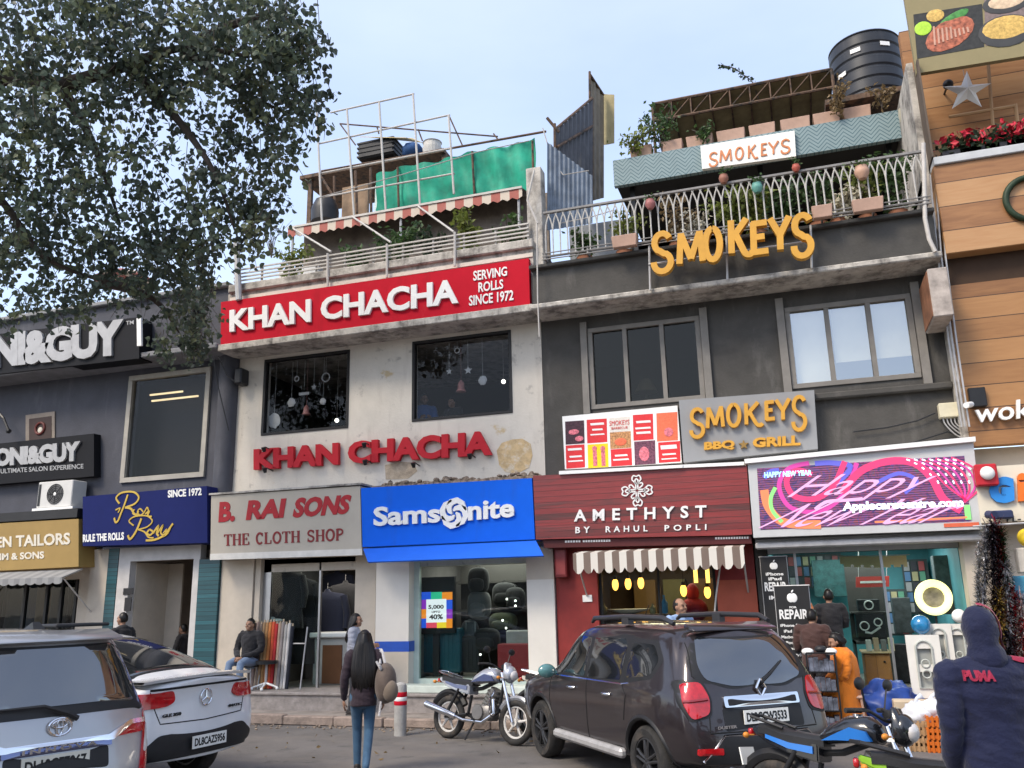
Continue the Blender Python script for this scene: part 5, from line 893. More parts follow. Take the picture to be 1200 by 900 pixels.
for lb, x, h in (('dark shrub on the slate parapet, leftmost', 40, .8), ('dark shrub on the slate parapet behind the big salon sign', 112, .9), ('bushy shrub on the slate parapet beside the parasol', 225, 1.3)):
    q = P(x, 350, 15.2); plant(lb, (q.x, 15.2, 8.2), h*1.4, .6, 320, .13, lf_dark, 'shrubs on the slate parapet', 7)
# awnings at street level
def awning(label, x0, y0, x1, y1, Ya, Yb, drop, vdrop, m_, n):
    a, b_ = P(x0, y0, Ya), P(x1, y1, Ya); z = (a.z+b_.z)/2; t = thing('shop_awning', label, 'awning', ((a.x+b_.x)/2, Ya, z-drop)); m = MB(); m.hexa([(a.x, Yb, z-drop), (b_.x, Yb, z-drop), (b_.x, Ya, z), (a.x, Ya, z)], [(a.x, Yb, z-drop-.015), (b_.x, Yb, z-drop-.015), (b_.x, Ya, z-.015), (a.x, Ya, z-.015)]); m.build('canopy', m_, t); m = MB()
    for i in range(n):
        u0 = a.x+(b_.x-a.x)*i/n; u1 = a.x+(b_.x-a.x)*(i+1)/n; zz = z-drop; pts = [(u0, zz-vdrop*.75), (u0+(u1-u0)*.25, zz-vdrop*.95), ((u0+u1)/2, zz-vdrop), (u0+(u1-u0)*.75, zz-vdrop*.95), (u1, zz-vdrop*.75), (u1, zz-.002), (u0, zz-.002)]; m.hexa([(x, Yb-.012, z_) for x, z_ in pts], [(x, Yb-.002, z_) for x, z_ in pts])
    m.build('valance', m_, t); m = MB()
    for x in (a.x+.03, b_.x-.03): m.tube([(x, Yb+.02, z-drop), (x, 14.86, z-drop-.7)], .015); m.tube([(x, Ya, z-.02), (x, Yb, z-drop-.02)], .018)
    m.build('arm', ivp, t); return t
awning('brown and white striped awning over the jewellery shop window', 678, 644, 873, 641, 14.5, 14.1, .05, .34, brownwhite, 16)
awning('grey scalloped awning under the mustard tailor sign', -60, 672, 97, 667, 14.5, 14.0, .18, .14, stripes('grey_canvas', (.20, .20, .20), (.26, .26, .255), .3), 16)
# ================================================================== vehicles
def round_poly(ps, r=.03, k=3):
    out = []; n = len(ps)
    for i in range(n):
        p = Vector(ps[i]); a = Vector(ps[i-1])-p; b = Vector(ps[(i+1) % n])-p; rr = min(r, a.length*.45, b.length*.45); a = p+a.normalized()*rr; b = p+b.normalized()*rr
        for j in range(k+1):
            t = j/k; out.append(((1-t)**2*a.x+2*t*(1-t)*p.x+t*t*b.x, (1-t)**2*a.y+2*t*(1-t)*p.y+t*t*b.y))
    return out
class CarBody:
    """A lofted body; panels (glass, lamps, badges) are cut as outlines and laid onto its surface with a thickness of their own."""
    def __init__(s, stations, rear, front, wheels, wr, arch=.40, half=.62):
        bm = bmesh.new(); cols = []
        def prof(q):
            y, zb, wb, wm, zm, zs, wbelt, zbelt, wroof, zr = q
            return [(0, zb), (wb*.9, zb), (wb, zb+.07), (wm, zm), (wm*.995, zs), (wbelt, zbelt), (wbelt+(wroof-wbelt)*.5, zbelt+(zr-zbelt)*.5), (wroof, zr-.075), (wroof*.84, zr-.012), (0, zr+.015)]
        st = [(q, prof(q)) for q in stations]
        q, p = st[0]
        for k, bul in ((0, -.05), (.5, -.03), (.84, .02), (.965, .07)): cols.append([(x*k, rear(z)+bul, z) for x, z in p])
        for q, p in st: cols.append([(x, max(q[0], rear(z)+.16) if q is stations[0] or q is stations[1] else q[0], z) for x, z in p])
        q, p = st[-1]
        for k, bul in ((.96, -.06), (.8, 0.0), (.5, .05), (0, .07)): cols.append([(x*k, front(z)+bul, z) for x, z in p])
        V = {}
        def g(j, i, sg):
            x, y, z = cols[j][i]; key = (j, i, sg if x > 1e-5 else 0)
            if key not in V: V[key] = bm.verts.new((x*sg, y, z))
            return V[key]
        for j in range(len(cols)-1):
            for i in range(len(cols[0])-1):
                for sg in (1, -1):
                    q4 = [g(j, i, sg), g(j+1, i, sg), g(j+1, i+1, sg), g(j, i+1, sg)]; u = []
                    for v in q4:
                        if v not in u: u.append(v)
                    if len(u) >= 3:
                        try: bm.faces.new(u if sg > 0 else u[::-1])
                        except ValueError: pass
        bmesh.ops.remove_doubles(bm, verts=bm.verts, dist=1e-4); bmesh.ops.recalc_face_normals(bm, faces=bm.faces)
        me = bpy.data.meshes.new('body'); bm.to_mesh(me); bm.free(); ob = bpy.data.objects.new('body', me); COL.objects.link(ob); md = ob.modifiers.new('s', 'SUBSURF'); md.levels = 3; md.render_levels = 3
        dg = bpy.context.evaluated_depsgraph_get(); dg.update(); full = bpy.data.meshes.new_from_object(ob.evaluated_get(dg)); s.bvh = BVHTree.FromPolygons([v.co.copy() for v in full.vertices], [tuple(p.vertices) for p in full.polygons])
        cut = MB()
        for y in wheels:
            for sx in (-1, 1): cut.cyl((sx*half, y, wr), (sx*1.3, y, wr), arch, n=40)
        bmesh.ops.recalc_face_normals(cut.bm, faces=cut.bm.faces); cm = bpy.data.meshes.new('cut'); cut.bm.to_mesh(cm); cut.bm.free(); co = bpy.data.objects.new('cut', cm); COL.objects.link(co)
        ob2 = bpy.data.objects.new('body', full); COL.objects.link(ob2); bo = ob2.modifiers.new('b', 'BOOLEAN'); bo.operation = 'DIFFERENCE'; bo.solver = 'EXACT'; bo.object = co
        dg = bpy.context.evaluated_depsgraph_get(); dg.update(); s.mesh = bpy.data.meshes.new_from_object(ob2.evaluated_get(dg))
        for o in (ob, ob2, co): bpy.data.objects.remove(o)
    def body(s, par, m, name='body'):
        s.mesh.materials.clear(); s.mesh.materials.append(m); s.mesh.polygons.foreach_set('use_smooth', [True]*len(s.mesh.polygons)); s.mesh.set_sharp_from_angle(angle=rad(40)); o = bpy.data.objects.new(name, s.mesh); COL.objects.link(o); o.parent = par; MW[o.name] = MW[par.name]; return o
    def cast(s, mode, u, v):
        o, d = {'rear': ((u, -4, v), (0, 1, 0)), 'front': ((u, 4, v), (0, -1, 0)), 'left': ((-3, u, v), (1, 0, 0)), 'right': ((3, u, v), (-1, 0, 0)), 'top': ((u, v, 4), (0, 0, -1))}[mode]; o, d = Vector(o), Vector(d); h = s.bvh.ray_cast(o, d)
        if h[0] is None: h = s.bvh.find_nearest(o+d*2)
        return h[0], d
    def panel(s, mb, mode, poly, off=.006, r=.03, step=.05, skirt=.012):
        ps = round_poly(poly, r) if r else [tuple(p) for p in poly]; n = len(ps); us = [p[0] for p in ps]; vs_ = [p[1] for p in ps]; pts = [Vector(p) for p in ps]; x = min(us)+step*.5
        def inside(x, y):
            c = False
            for i in range(n):
                (x1, y1), (x2, y2) = ps[i], ps[i-1]
                if (y1 > y) != (y2 > y) and x < (x2-x1)*(y-y1)/(y2-y1)+x1: c = not c
            return c
        while x < max(us):
            y = min(vs_)+step*.5
            while y < max(vs_):
                if inside(x, y): pts.append(Vector((x, y)))
                y += step
            x += step
        ov, oe, of, *_ = delaunay_2d_cdt(pts, [(i, (i+1) % n) for i in range(n)], [], 1, 1e-5); V = []; W = []
        cnt = {}
        for f in of:
            for i in range(len(f)): e = (min(f[i], f[i-1]), max(f[i], f[i-1])); cnt[e] = cnt.get(e, 0)+1
        for p in ov:
            h, d = s.cast(mode, p.x, p.y); V.append(mb.v(h-d*off)); W.append(None if skirt is None else h+d*skirt)
        for f in of: mb.face([V[i] for i in f])
        S_ = {}
        for (a, b), c in cnt.items():
            if c == 1:
                for i in (a, b):
                    if i not in S_: S_[i] = mb.v(W[i])
                mb.face([V[a], V[b], S_[b], S_[a]])
        return mb
    def line(s, mb, mode, pts, wd=.008, off=.002):
        pts = [Vector(p) for p in pts]; P3 = []
        for i in range(len(pts)-1):
            k = max(2, int((pts[i+1]-pts[i]).length/.04))
            for j in range(k+(1 if i == len(pts)-2 else 0)): q = pts[i].lerp(pts[i+1], j/k); h, d = s.cast(mode, q.x, q.y); P3.append(h-d*off*.2)
        mb.tube(P3, wd*.5, 4); return mb
def paint(n, c, metal=.3, rough=.28, coat=.8, var=.03):
    m = mat(n, c, rough, metal=metal, var=var, sc=3, coat=coat); layer(m, tuple(.6*x+.10 for x in c), .5, .8, 1.3, (1, 1, .6), .35); return m
carglass = mat('car_glass', (.012, .014, .016), .03, var=.05, spec=.9, coat=.6); carglass.node_tree.nodes['Principled BSDF'].inputs['IOR'].default_value = 1.85; rubber = mat('tyre_rubber', (.028, .027, .026), .85, var=.3, sc=14, bump=.3); layer(rubber, (.14, .11, .085), .5, .75, 5, (1, 1, 1), .6); alloy = mat('alloy_rim', (.42, .42, .42), .35, metal=.8, var=.08); darkalloy = mat('dark_alloy_rim', (.06, .06, .062), .4, metal=.6, var=.1); chrome = mat('chrome', (.70, .70, .72), .12, metal=1.0, var=.02); redlamp = mat('red_tail_lamp', (.42, .008, .012), .12, var=.25, sc=20, coat=1); clearlamp = mat('clear_lamp', (.62, .58, .55), .15, var=.1, sc=20, coat=1); trim = mat('black_trim', (.016, .016, .017), .5, var=.2); plate_w = mat('number_plate', (.74, .73, .68), .5, var=.04); ink = mat('black_ink', (.012, .012, .012), .5); seam = mat('panel_gap', (.008, .008, .008), .8)
def wheel(par, x, y, r, w_, side, rm, spokes=5, name='wheel'):
    n = Vector((side, 0, 0)); c = Vector((x, y, r)); pr = [(r*.66, -w_*.5), (r*.9, -w_*.5), (r*.985, -w_*.36), (r, -w_*.2), (r, w_*.2), (r*.985, w_*.36), (r*.9, w_*.5), (r*.68, w_*.46), (r*.66, w_*.3)]
    wo = MB().lathe(pr, c, n, 40, close=True).build(name, rubber, par, local=True, smooth=40); m = MB(); m.lathe([(r*.67, -w_*.4), (r*.68, w_*.42), (r*.62, w_*.44), (r*.60, w_*.2), (r*.6, -w_*.4)], c, n, 36, close=True); y_, z_ = Vector((0, 1, 0)), Vector((0, 0, 1))
    for k in range(spokes):
        a = 2*math.pi*k/spokes+.3; d = y_*math.cos(a)+z_*math.sin(a); t = d.cross(n)
        for s_ in (-1, 1): m.tube([c+n*w_*.36+t*s_*r*.05, c+n*w_*.40+d*r*.35+t*s_*r*.07, c+n*w_*.36+d*r*.64+t*s_*r*.12], [r*.055, r*.05, r*.045], 6)
    m.lathe([(.01, w_*.42), (r*.12, w_*.42), (r*.15, w_*.3), (r*.15, -.02)], c, n, 16); m.build('rim', rm, wo, local=True, smooth=40); MB().lathe([(.01, -w_*.1), (r*.6, -w_*.1), (r*.6, -w_*.2), (.01, -w_*.2)], c, n, 30).build('brake', trim, wo, local=True); return wo
def plate(par, c, ux, uy, w_, h, text, m=plate_w, frame_=True):
    c, ux, uy = Vector(c), Vector(ux).normalized(), Vector(uy).normalized(); n = ux.cross(uy); q = lambda a, b, d: c+ux*a*w_/2+uy*b*h/2+n*d
    o = MB().hexa([q(-1, -1, .006), q(1, -1, .006), q(1, 1, .006), q(-1, 1, .006)], [q(-1, -1, -.006), q(1, -1, -.006), q(1, 1, -.006), q(-1, 1, -.006)]).build('number_plate', m, par, local=True); mb = MB()
    rows = text if isinstance(text, (list, tuple)) else [text]; k = len(rows)
    for i, tx in enumerate(rows): write3(mb, tx, c-ux*w_*.45+uy*(h*.5-h*(i+1)/k+h*.17/k)+n*.0065, ux, uy, w_*.9, h*.66/k, .002, .03)
    mb.build('plate_lettering', ink, o, local=True); return o
def ln(a, b, t): return a+(b-a)*t
def interp(tab):
    def f(z):
        if z <= tab[0][0]: return tab[0][1]
        for (z0, y0), (z1, y1) in zip(tab, tab[1:]):
            if z <= z1: return ln(y0, y1, (z-z0)/(z1-z0))
        return tab[-1][1]
    return f
# ------------------------------------------------------------------ dark brown compact SUV
def suv(loc, rz):
    t = thing('suv_car', 'dark brown compact SUV with roof rails parked at an angle before the jewellery shop', 'car', loc, rz); pm = paint('dark_brown_metallic', (.030, .023, .025), .35)
    st = [(-2.02, .38, .80, .865, .62, .98, .80, 1.10, .63, 1.60), (-1.75, .32, .84, .895, .62, 1.0, .835, 1.10, .66, 1.655), (-1.3, .30, .86, .915, .62, 1.0, .85, 1.10, .69, 1.675), (-.6, .28, .86, .895, .6, .98, .85, 1.08, .70, 1.685), (.1, .28, .86, .89, .6, .97, .85, 1.06, .70, 1.68), (.55, .28, .86, .89, .6, .97, .85, 1.05, .68, 1.63), (.95, .28, .86, .895, .6, .97, .84, 1.03, .64, 1.36), (1.25, .28, .86, .91, .62, .96, .82, 1.02, .60, 1.10), (1.7, .30, .84, .90, .62, .92, .78, .99, .55, 1.04), (2.0, .34, .80, .85, .6, .86, .72, .93, .5, .98)]
    B = CarBody(st, interp([(.3, -2.14), (.7, -2.15), (.8, -2.09), (1.08, -2.05), (1.35, -1.93), (1.66, -1.70)]), interp([(.3, 2.13), (.7, 2.14), (1.1, 2.05)]), (1.335, -1.335), .345, .405)
    B.body(t, pm)
    for y in (1.335, -1.335):
        for sx in (-1, 1): wheel(t, sx*.79, y, .345, .21, sx, darkalloy, 5)
    m = MB(); B.panel(m, 'rear', [(-.57, 1.16), (-.30, 1.095), (.30, 1.095), (.57, 1.16), (.60, 1.30), (.50, 1.555), (-.50, 1.555), (-.60, 1.30)], .008, .06); m.build('rear_window', carglass, t, local=True, smooth=40)
    m = MB(); B.panel(m, 'rear', [(-.66, 1.15), (-.32, 1.07), (.32, 1.07), (.66, 1.15), (.69, 1.30), (.55, 1.585), (-.55, 1.585), (-.69, 1.30)], .003, .06); m.build('window_surround', trim, t, local=True, smooth=40)
    for sx, nm in ((-1, 'left'), (1, 'right')):
        m = MB(); B.panel(m, nm, [(.93, 1.06), (.08, 1.07), (.06, 1.50), (.36, 1.52), (.60, 1.40)], .004, .03); m.build('side_window', carglass, t, local=True, smooth=40)
        m = MB(); B.panel(m, nm, [(-.0, 1.07), (-.80, 1.09), (-.84, 1.45), (-.75, 1.52), (-.02, 1.51)], .004, .03); m.build('side_window', carglass, t, local=True, smooth=40)
        m = MB(); B.panel(m, nm, [(-.92, 1.12), (-1.40, 1.17), (-1.52, 1.33), (-1.38, 1.47), (-.93, 1.49)], .004, .05); m.build('side_window', carglass, t, local=True, smooth=40)
        m = MB(); B.panel(m, nm, [(1.0, 1.035), (-.85, 1.055), (-1.44, 1.14), (-1.60, 1.33), (-1.42, 1.52), (-.75, 1.56), (.36, 1.56), (.66, 1.42)], .0015, .04); m.build('window_surround', trim, t, local=True, smooth=40)
        m = MB(); B.line(m, nm, [(.98, 1.03), (-.85, 1.052), (-1.0, 1.07)], .02); m.build('chrome_strip', chrome, t, local=True)
        m = MB()
        for ps in ([(1.0, 1.03), (1.02, .75), (.92, .42)], [(-.01, 1.06), (-.02, .70), (-.02, .38)], [(-.86, 1.06), (-.98, .95), (-.93, .70)], [(.92, .42), (-.02, .38), (-.80, .42)]): B.line(m, nm, ps, .012)
        m.build('panel_gap', seam, t, local=True)
        for y in (.30, -.62):
            h, d = B.cast(nm, y, .93); m = MB(); m.tube([h, h-d*.035+Vector((0, .03, 0)), h-d*.04+Vector((0, .12, 0)), h+Vector((0, .16, 0))], .017, 8); m.build('door_handle', chrome, t, local=True, smooth=60)
        m = MB(); m.cbox((sx*.885, 0, .36), (.10, 1.75, .10), .03); m.build('running_board', galv, t, local=True)
        m = MB(); m.ball((sx*1.0, .84, 1.09), (.12, .065, .085), 14, 8); m.tube([(sx*.86, .88, 1.06), (sx*.95, .85, 1.06)], .03); m.build('side_mirror', pm if sx > 0 else mat('teal_mirror_glass', (.08, .2, .2), .15, coat=1), t, local=True, smooth=60)
        for y in (1.335, -1.335):
            m = MB(); pts = []
            for k in range(19):
                a = rad(-8+196*k/18); u, v = y+.425*math.cos(a), .345+.425*math.sin(a); h, d = B.cast(nm, u, v); pts.append(h+d*.015)
            m.tube(pts, .032, 6); m.build('wheel_arch_trim', trim, t, local=True, smooth=60)
        m = MB(); m.tube([(sx*.60, .30, 1.675), (sx*.61, .22, 1.72), (sx*.62, -.6, 1.745), (sx*.61, -1.38, 1.735), (sx*.59, -1.55, 1.68)], [.02, .028, .03, .03, .025], 8); m.box(sx*.61-.035, sx*.61+.035, -.68, -.52, 1.66, 1.75); m.build('roof_rail', mat('dark_roof_rail', (.05, .05, .055), .35, metal=.4), t, local=True, smooth=50)
        m = MB(); B.panel(m, 'rear', [(sx*.60, .86), (sx*.78, .81), (sx*.825, .95), (sx*.79, 1.14), (sx*.63, 1.15), (sx*.575, 1.0)][::sx], .018, .05, .03); m.build('tail_lamp', redlamp, t, local=True, smooth=40)
        m = MB(); B.panel(m, 'rear', [(sx*.575, .835), (sx*.80, .785), (sx*.85, .95), (sx*.81, 1.165), (sx*.61, 1.175), (sx*.55, 1.0)][::sx], .008, .05, .03); m.build('lamp_surround', trim, t, local=True, smooth=40)
        m = MB(); B.line(m, 'rear', [(sx*.60, .99), (sx*.82, .97)], .03, .1); m.build('lamp_divider', mat('dark_red_lens', (.18, .01, .012), .2, coat=1), t, local=True)
        m = MB(); B.panel(m, 'rear', [(sx*.52, .50), (sx*.76, .50), (sx*.76, .56), (sx*.52, .56)][::sx], .02, .015, .04); m.build('reflector', redlamp, t, local=True)
    m = MB(); B.panel(m, 'rear', [(-.74, .34), (.74, .34), (.70, .44), (.48, .66), (-.48, .66), (-.70, .44)], .015, .05); m.build('bumper_insert', trim, t, local=True, smooth=40)
    m = MB(); B.line(m, 'rear', [(-.70, .44), (-.48, .66), (.48, .66), (.70, .44)], .035); m.build('bumper_trim', chrome, t, local=True)
    m = MB(); B.panel(m, 'rear', [(-.44, .91), (.44, .91), (.44, 1.01), (-.44, 1.01)], .03, .02, .05); m.build('chrome_bar', chrome, t, local=True, smooth=40); m = MB(); B.panel(m, 'rear', [(-.40, .925), (.40, .925), (.40, .985), (-.40, .985)], .033, .015, .05, .0); m.build('bar_recess', trim, t, local=True)
    m = MB(); B.panel(m, 'rear', [(-.46, .70), (.46, .70), (.46, .905), (-.46, .905)], .004, .03, .05); m.build('plate_recess', trim, t, local=True, smooth=40)
    plate(t, (0, -2.165, .815), (1, 0, 0), (0, .04, 1), .52, .125, 'DL3CCW3533')
    m = MB(); c = B.cast('rear', 0, 1.055)[0]+Vector((0, -.02, .01)); 
    for a, b_ in (((-.055, 0), (0, .085)), ((0, .085), (.055, 0)), ((.055, 0), (0, -.085)), ((0, -.085), (-.055, 0))): m.tube([c+Vector((a[0], 0, a[1])), c+Vector((b_[0], 0, b_[1]))], .014, 6)
    m.build('emblem', chrome, t, local=True)
    m = MB(); h = B.cast('rear', -.42, .74)[0]; write3(m, 'DUSTER', (-.56, h.y-.012, .725), (1, 0, 0), (0, 0, 1), .22, .028, .006, .05); m.build('badge', chrome, t, local=True)
    m = MB(); p0, p1 = B.cast('rear', .02, 1.12)[0]+Vector((0, -.03, 0)), B.cast('rear', .36, 1.30)[0]+Vector((0, -.025, 0)); m.tube([p0, p0.lerp(p1, .4)+Vector((0, -.02, 0)), p1], [.02, .014, .01], 6); m.ball(p0, .03, 8, 6); m.build('wiper', trim, t, local=True)
    m = MB(); B.line(m, 'rear', [(-.62, .70), (-.60, .84), (-.58, 1.05), (-.68, 1.2), (-.60, 1.5)], .012); B.line(m, 'rear', [(.62, .70), (.60, .84), (.58, 1.05), (.68, 1.2), (.60, 1.5)], .012); B.line(m, 'rear', [(-.62, .69), (.62, .69)], .014); m.build('panel_gap', seam, t, local=True)
    m = MB(); m.hexa([(-.52, -1.80, 1.62), (.52, -1.80, 1.62), (.50, -1.60, 1.685), (-.50, -1.60, 1.685)], [(-.52, -1.79, 1.60), (.52, -1.79, 1.60), (.5, -1.58, 1.63), (-.5, -1.58, 1.63)], .01); m.build('spoiler', pm, t, local=True, smooth=50)
    m = MB(); m.tube([(0, .1, 1.69), (0, -.05, 1.86)], .006, 5); m.build('antenna', trim, t, local=True)
    m = MB(); B.panel(m, 'front', [(-.62, 1.08), (.62, 1.08), (.54, 1.52), (-.54, 1.52)], .004, .05); m.build('windscreen', carglass, t, local=True, smooth=40)
    return t
suv((-1.84, 10.82, 0), rad(39.7))
# ------------------------------------------------------------------ silver people carrier
def mpv(loc, rz):
    t = thing('mpv_car', 'silver people carrier with chrome tailgate strip at the left edge', 'car', loc, rz); pm = paint('silver_metallic', (.36, .36, .37), .55, .3)
    st = [(-2.25, .40, .80, .86, .62, 1.0, .83, 1.10, .64, 1.74), (-1.95, .34, .84, .90, .62, 1.02, .86, 1.10, .68, 1.775), (-1.4, .30, .86, .915, .62, 1.0, .865, 1.08, .70, 1.79), (-.6, .28, .86, .91, .6, .98, .86, 1.06, .71, 1.795), (.3, .28, .86, .91, .6, .97, .86, 1.05, .70, 1.78), (.8, .28, .86, .91, .6, .97, .85, 1.04, .66, 1.62), (1.3, .28, .86, .91, .6, .97, .83, 1.04, .62, 1.24), (1.6, .28, .84, .91, .62, .95, .80, 1.01, .60, 1.10), (2.0, .32, .82, .88, .62, .9, .74, .96, .55, 1.02), (2.25, .36, .78, .82, .6, .84, .68, .90, .5, .94)]
    B = CarBody(st, interp([(.3, -2.37), (.7, -2.37), (.82, -2.31), (1.08, -2.27), (1.4, -2.14), (1.78, -1.98)]), interp([(.3, 2.36), (.7, 2.37), (1.1, 2.2)]), (1.375, -1.375), .34, .40); B.body(t, pm)
    for y in (1.375, -1.375):
        for sx in (-1, 1): wheel(t, sx*.79, y, .34, .21, sx, alloy, 5)
    m = MB(); B.panel(m, 'rear', [(-.70, 1.17), (.70, 1.17), (.71, 1.30), (.585, 1.66), (-.585, 1.66), (-.71, 1.30)], .008, .05); m.build('rear_window', carglass, t, local=True, smooth=40)
    m = MB(); B.panel(m, 'rear', [(-.80, 1.09), (.80, 1.09), (.80, 1.26), (.66, 1.70), (-.66, 1.70), (-.80, 1.26)], .003, .05); m.build('window_surround', trim, t, local=True, smooth=40)
    for sx, nm in ((-1, 'left'), (1, 'right')):
        for ps in ([(1.1, 1.09), (.2, 1.09), (.2, 1.60), (.5, 1.60)], [(.12, 1.09), (-.8, 1.10), (-.8, 1.62), (.12, 1.62)], [(-.88, 1.10), (-1.85, 1.16), (-1.80, 1.58), (-.88, 1.62)]):
            m = MB(); B.panel(m, nm, ps, .004, .04); m.build('side_window', carglass, t, local=True, smooth=40)
        m = MB(); B.panel(m, 'rear', [(sx*.70, .50), (sx*.90, .52), (sx*.93, 1.05), (sx*.90, 1.20), (sx*.80, 1.18), (sx*.765, .93)][::sx], .016, .03, .03); lo = m.build('tail_lamp', redlamp, t, local=True, smooth=40)
        m = MB(); B.panel(m, 'rear', [(sx*.755, .74), (sx*.895, .76), (sx*.905, .98), (sx*.80, .96)][::sx], .022, .03, .03); m.build('clear_lens', clearlamp, lo, local=True, smooth=40)
        m = MB(); B.panel(m, 'rear', [(sx*.44, .90), (sx*.76, .91), (sx*.78, 1.0), (sx*.60, 1.0)][::sx], .014, .03, .03); m.build('tail_lamp', redlamp, t, local=True, smooth=40)
        m = MB(); m.ball((sx*1.0, 1.05, 1.09), (.12, .07, .09), 14, 8); m.tube([(sx*.84, 1.1, 1.06), (sx*.95, 1.06, 1.06)], .03); m.build('side_mirror', pm, t, local=True, smooth=60)
        m = MB(); B.line(m, 'rear', [(sx*.80, .68), (sx*.79, .95), (sx*.86, 1.2), (sx*.70, 1.7)], .012); m.build('panel_gap', seam, t, local=True)
        m = MB()
        for y in (.3, -.6): h, d = B.cast(nm, y, .95); m.tube([h, h-d*.04+Vector((0, .05, 0)), h+Vector((0, .18, 0))], .018, 6)
        m.build('door_handle', chrome, t, local=True)
    m = MB(); B.panel(m, 'rear', [(-.78, 1.025), (-.62, 1.02), (-.42, .93), (.42, .93), (.62, 1.02), (.78, 1.025), (.78, .985), (.64, .985), (.46, .885), (-.46, .885), (-.64, .985), (-.78, .985)], .03, .012, .04); m.build('chrome_strip', chrome, t, local=True, smooth=40)
    m = MB(); B.panel(m, 'rear', [(-.44, .915), (-.44, .845), (.44, .845), (.44, .915)], .026, .01, .05); m.build('chrome_strip', mat('blue_chrome', (.16, .18, .30), .15, metal=.9), t, local=True)
    m = MB(); h = B.cast('rear', 0, .885)[0]; write3(m, 'INNOVA', (-.30, h.y-.034, .862), (1, 0, 0), (0, 0, 1), .60, .034, .004, .04, 1.5); m.build('badge', chrome, t, local=True)
    m = MB(); c = B.cast('rear', 0, 1.035)[0]+Vector((0, -.018, 0)); sq = lambda a, b_, n=26: [c+Vector((a*math.cos(2*math.pi*i/n), 0, b_*math.sin(2*math.pi*i/n))) for i in range(n)]
    m.tube(sq(.092, .066), .0095, 6, True); m.tube([p+Vector((0, 0, .022)) for p in sq(.058, .028)], .0075, 6, True); m.tube(sq(.026, .062), .0075, 6, True); m.build('emblem', chrome, t, local=True)
    m = MB(); p0, p1 = B.cast('rear', .06, 1.13)[0]+Vector((0, -.04, .0)), B.cast('rear', -.50, 1.20)[0]+Vector((0, -.03, 0)); m.tube([p0+Vector((.08, 0, -.045)), p0, p0.lerp(p1, .35)+Vector((0, -.015, .05)), p1], [.026, .022, .016, .01], 6); m.build('wiper', trim, t, local=True)
    plate(t, (-.02, -2.37, .765), (1, 0, 0), (0, .05, 1), .54, .14, 'DL10CE7967', mat('yellow_white_plate', (.56, .54, .46), .5)); m = MB(); B.panel(m, 'rear', [(-.42, .68), (.42, .68), (.42, .845), (-.42, .845)], .003, .03); m.build('plate_recess', trim, t, local=True)
    m = MB(); m.hexa([(-.60, -2.13, 1.715), (.60, -2.13, 1.715), (.58, -1.88, 1.79), (-.58, -1.88, 1.79)], [(-.60, -2.12, 1.69), (.60, -2.12, 1.69), (.58, -1.86, 1.74), (-.58, -1.86, 1.74)], .012); m.build('spoiler', pm, t, local=True, smooth=50)
    m = MB(); m.hexa([(-.05, -1.80, 1.80), (.05, -1.80, 1.80), (.03, -1.72, 1.86), (-.03, -1.72, 1.86)], [(-.05, -1.6, 1.8), (.05, -1.6, 1.8), (.02, -1.62, 1.83), (-.02, -1.62, 1.83)]); m.build('antenna', trim, t, local=True)
    m = MB(); m.cbox((.45, -1.5, 1.82), (.5, .35, .03), .01); m.build('roof_trim', trim, t, local=True)
    m = MB(); B.panel(m, 'front', [(-.62, 1.12), (.62, 1.12), (.54, 1.62), (-.54, 1.62)], .004, .05); m.build('windscreen', carglass, t, local=True, smooth=40)
    return t
mpv((-8.06, 6.66, 0), rad(71))
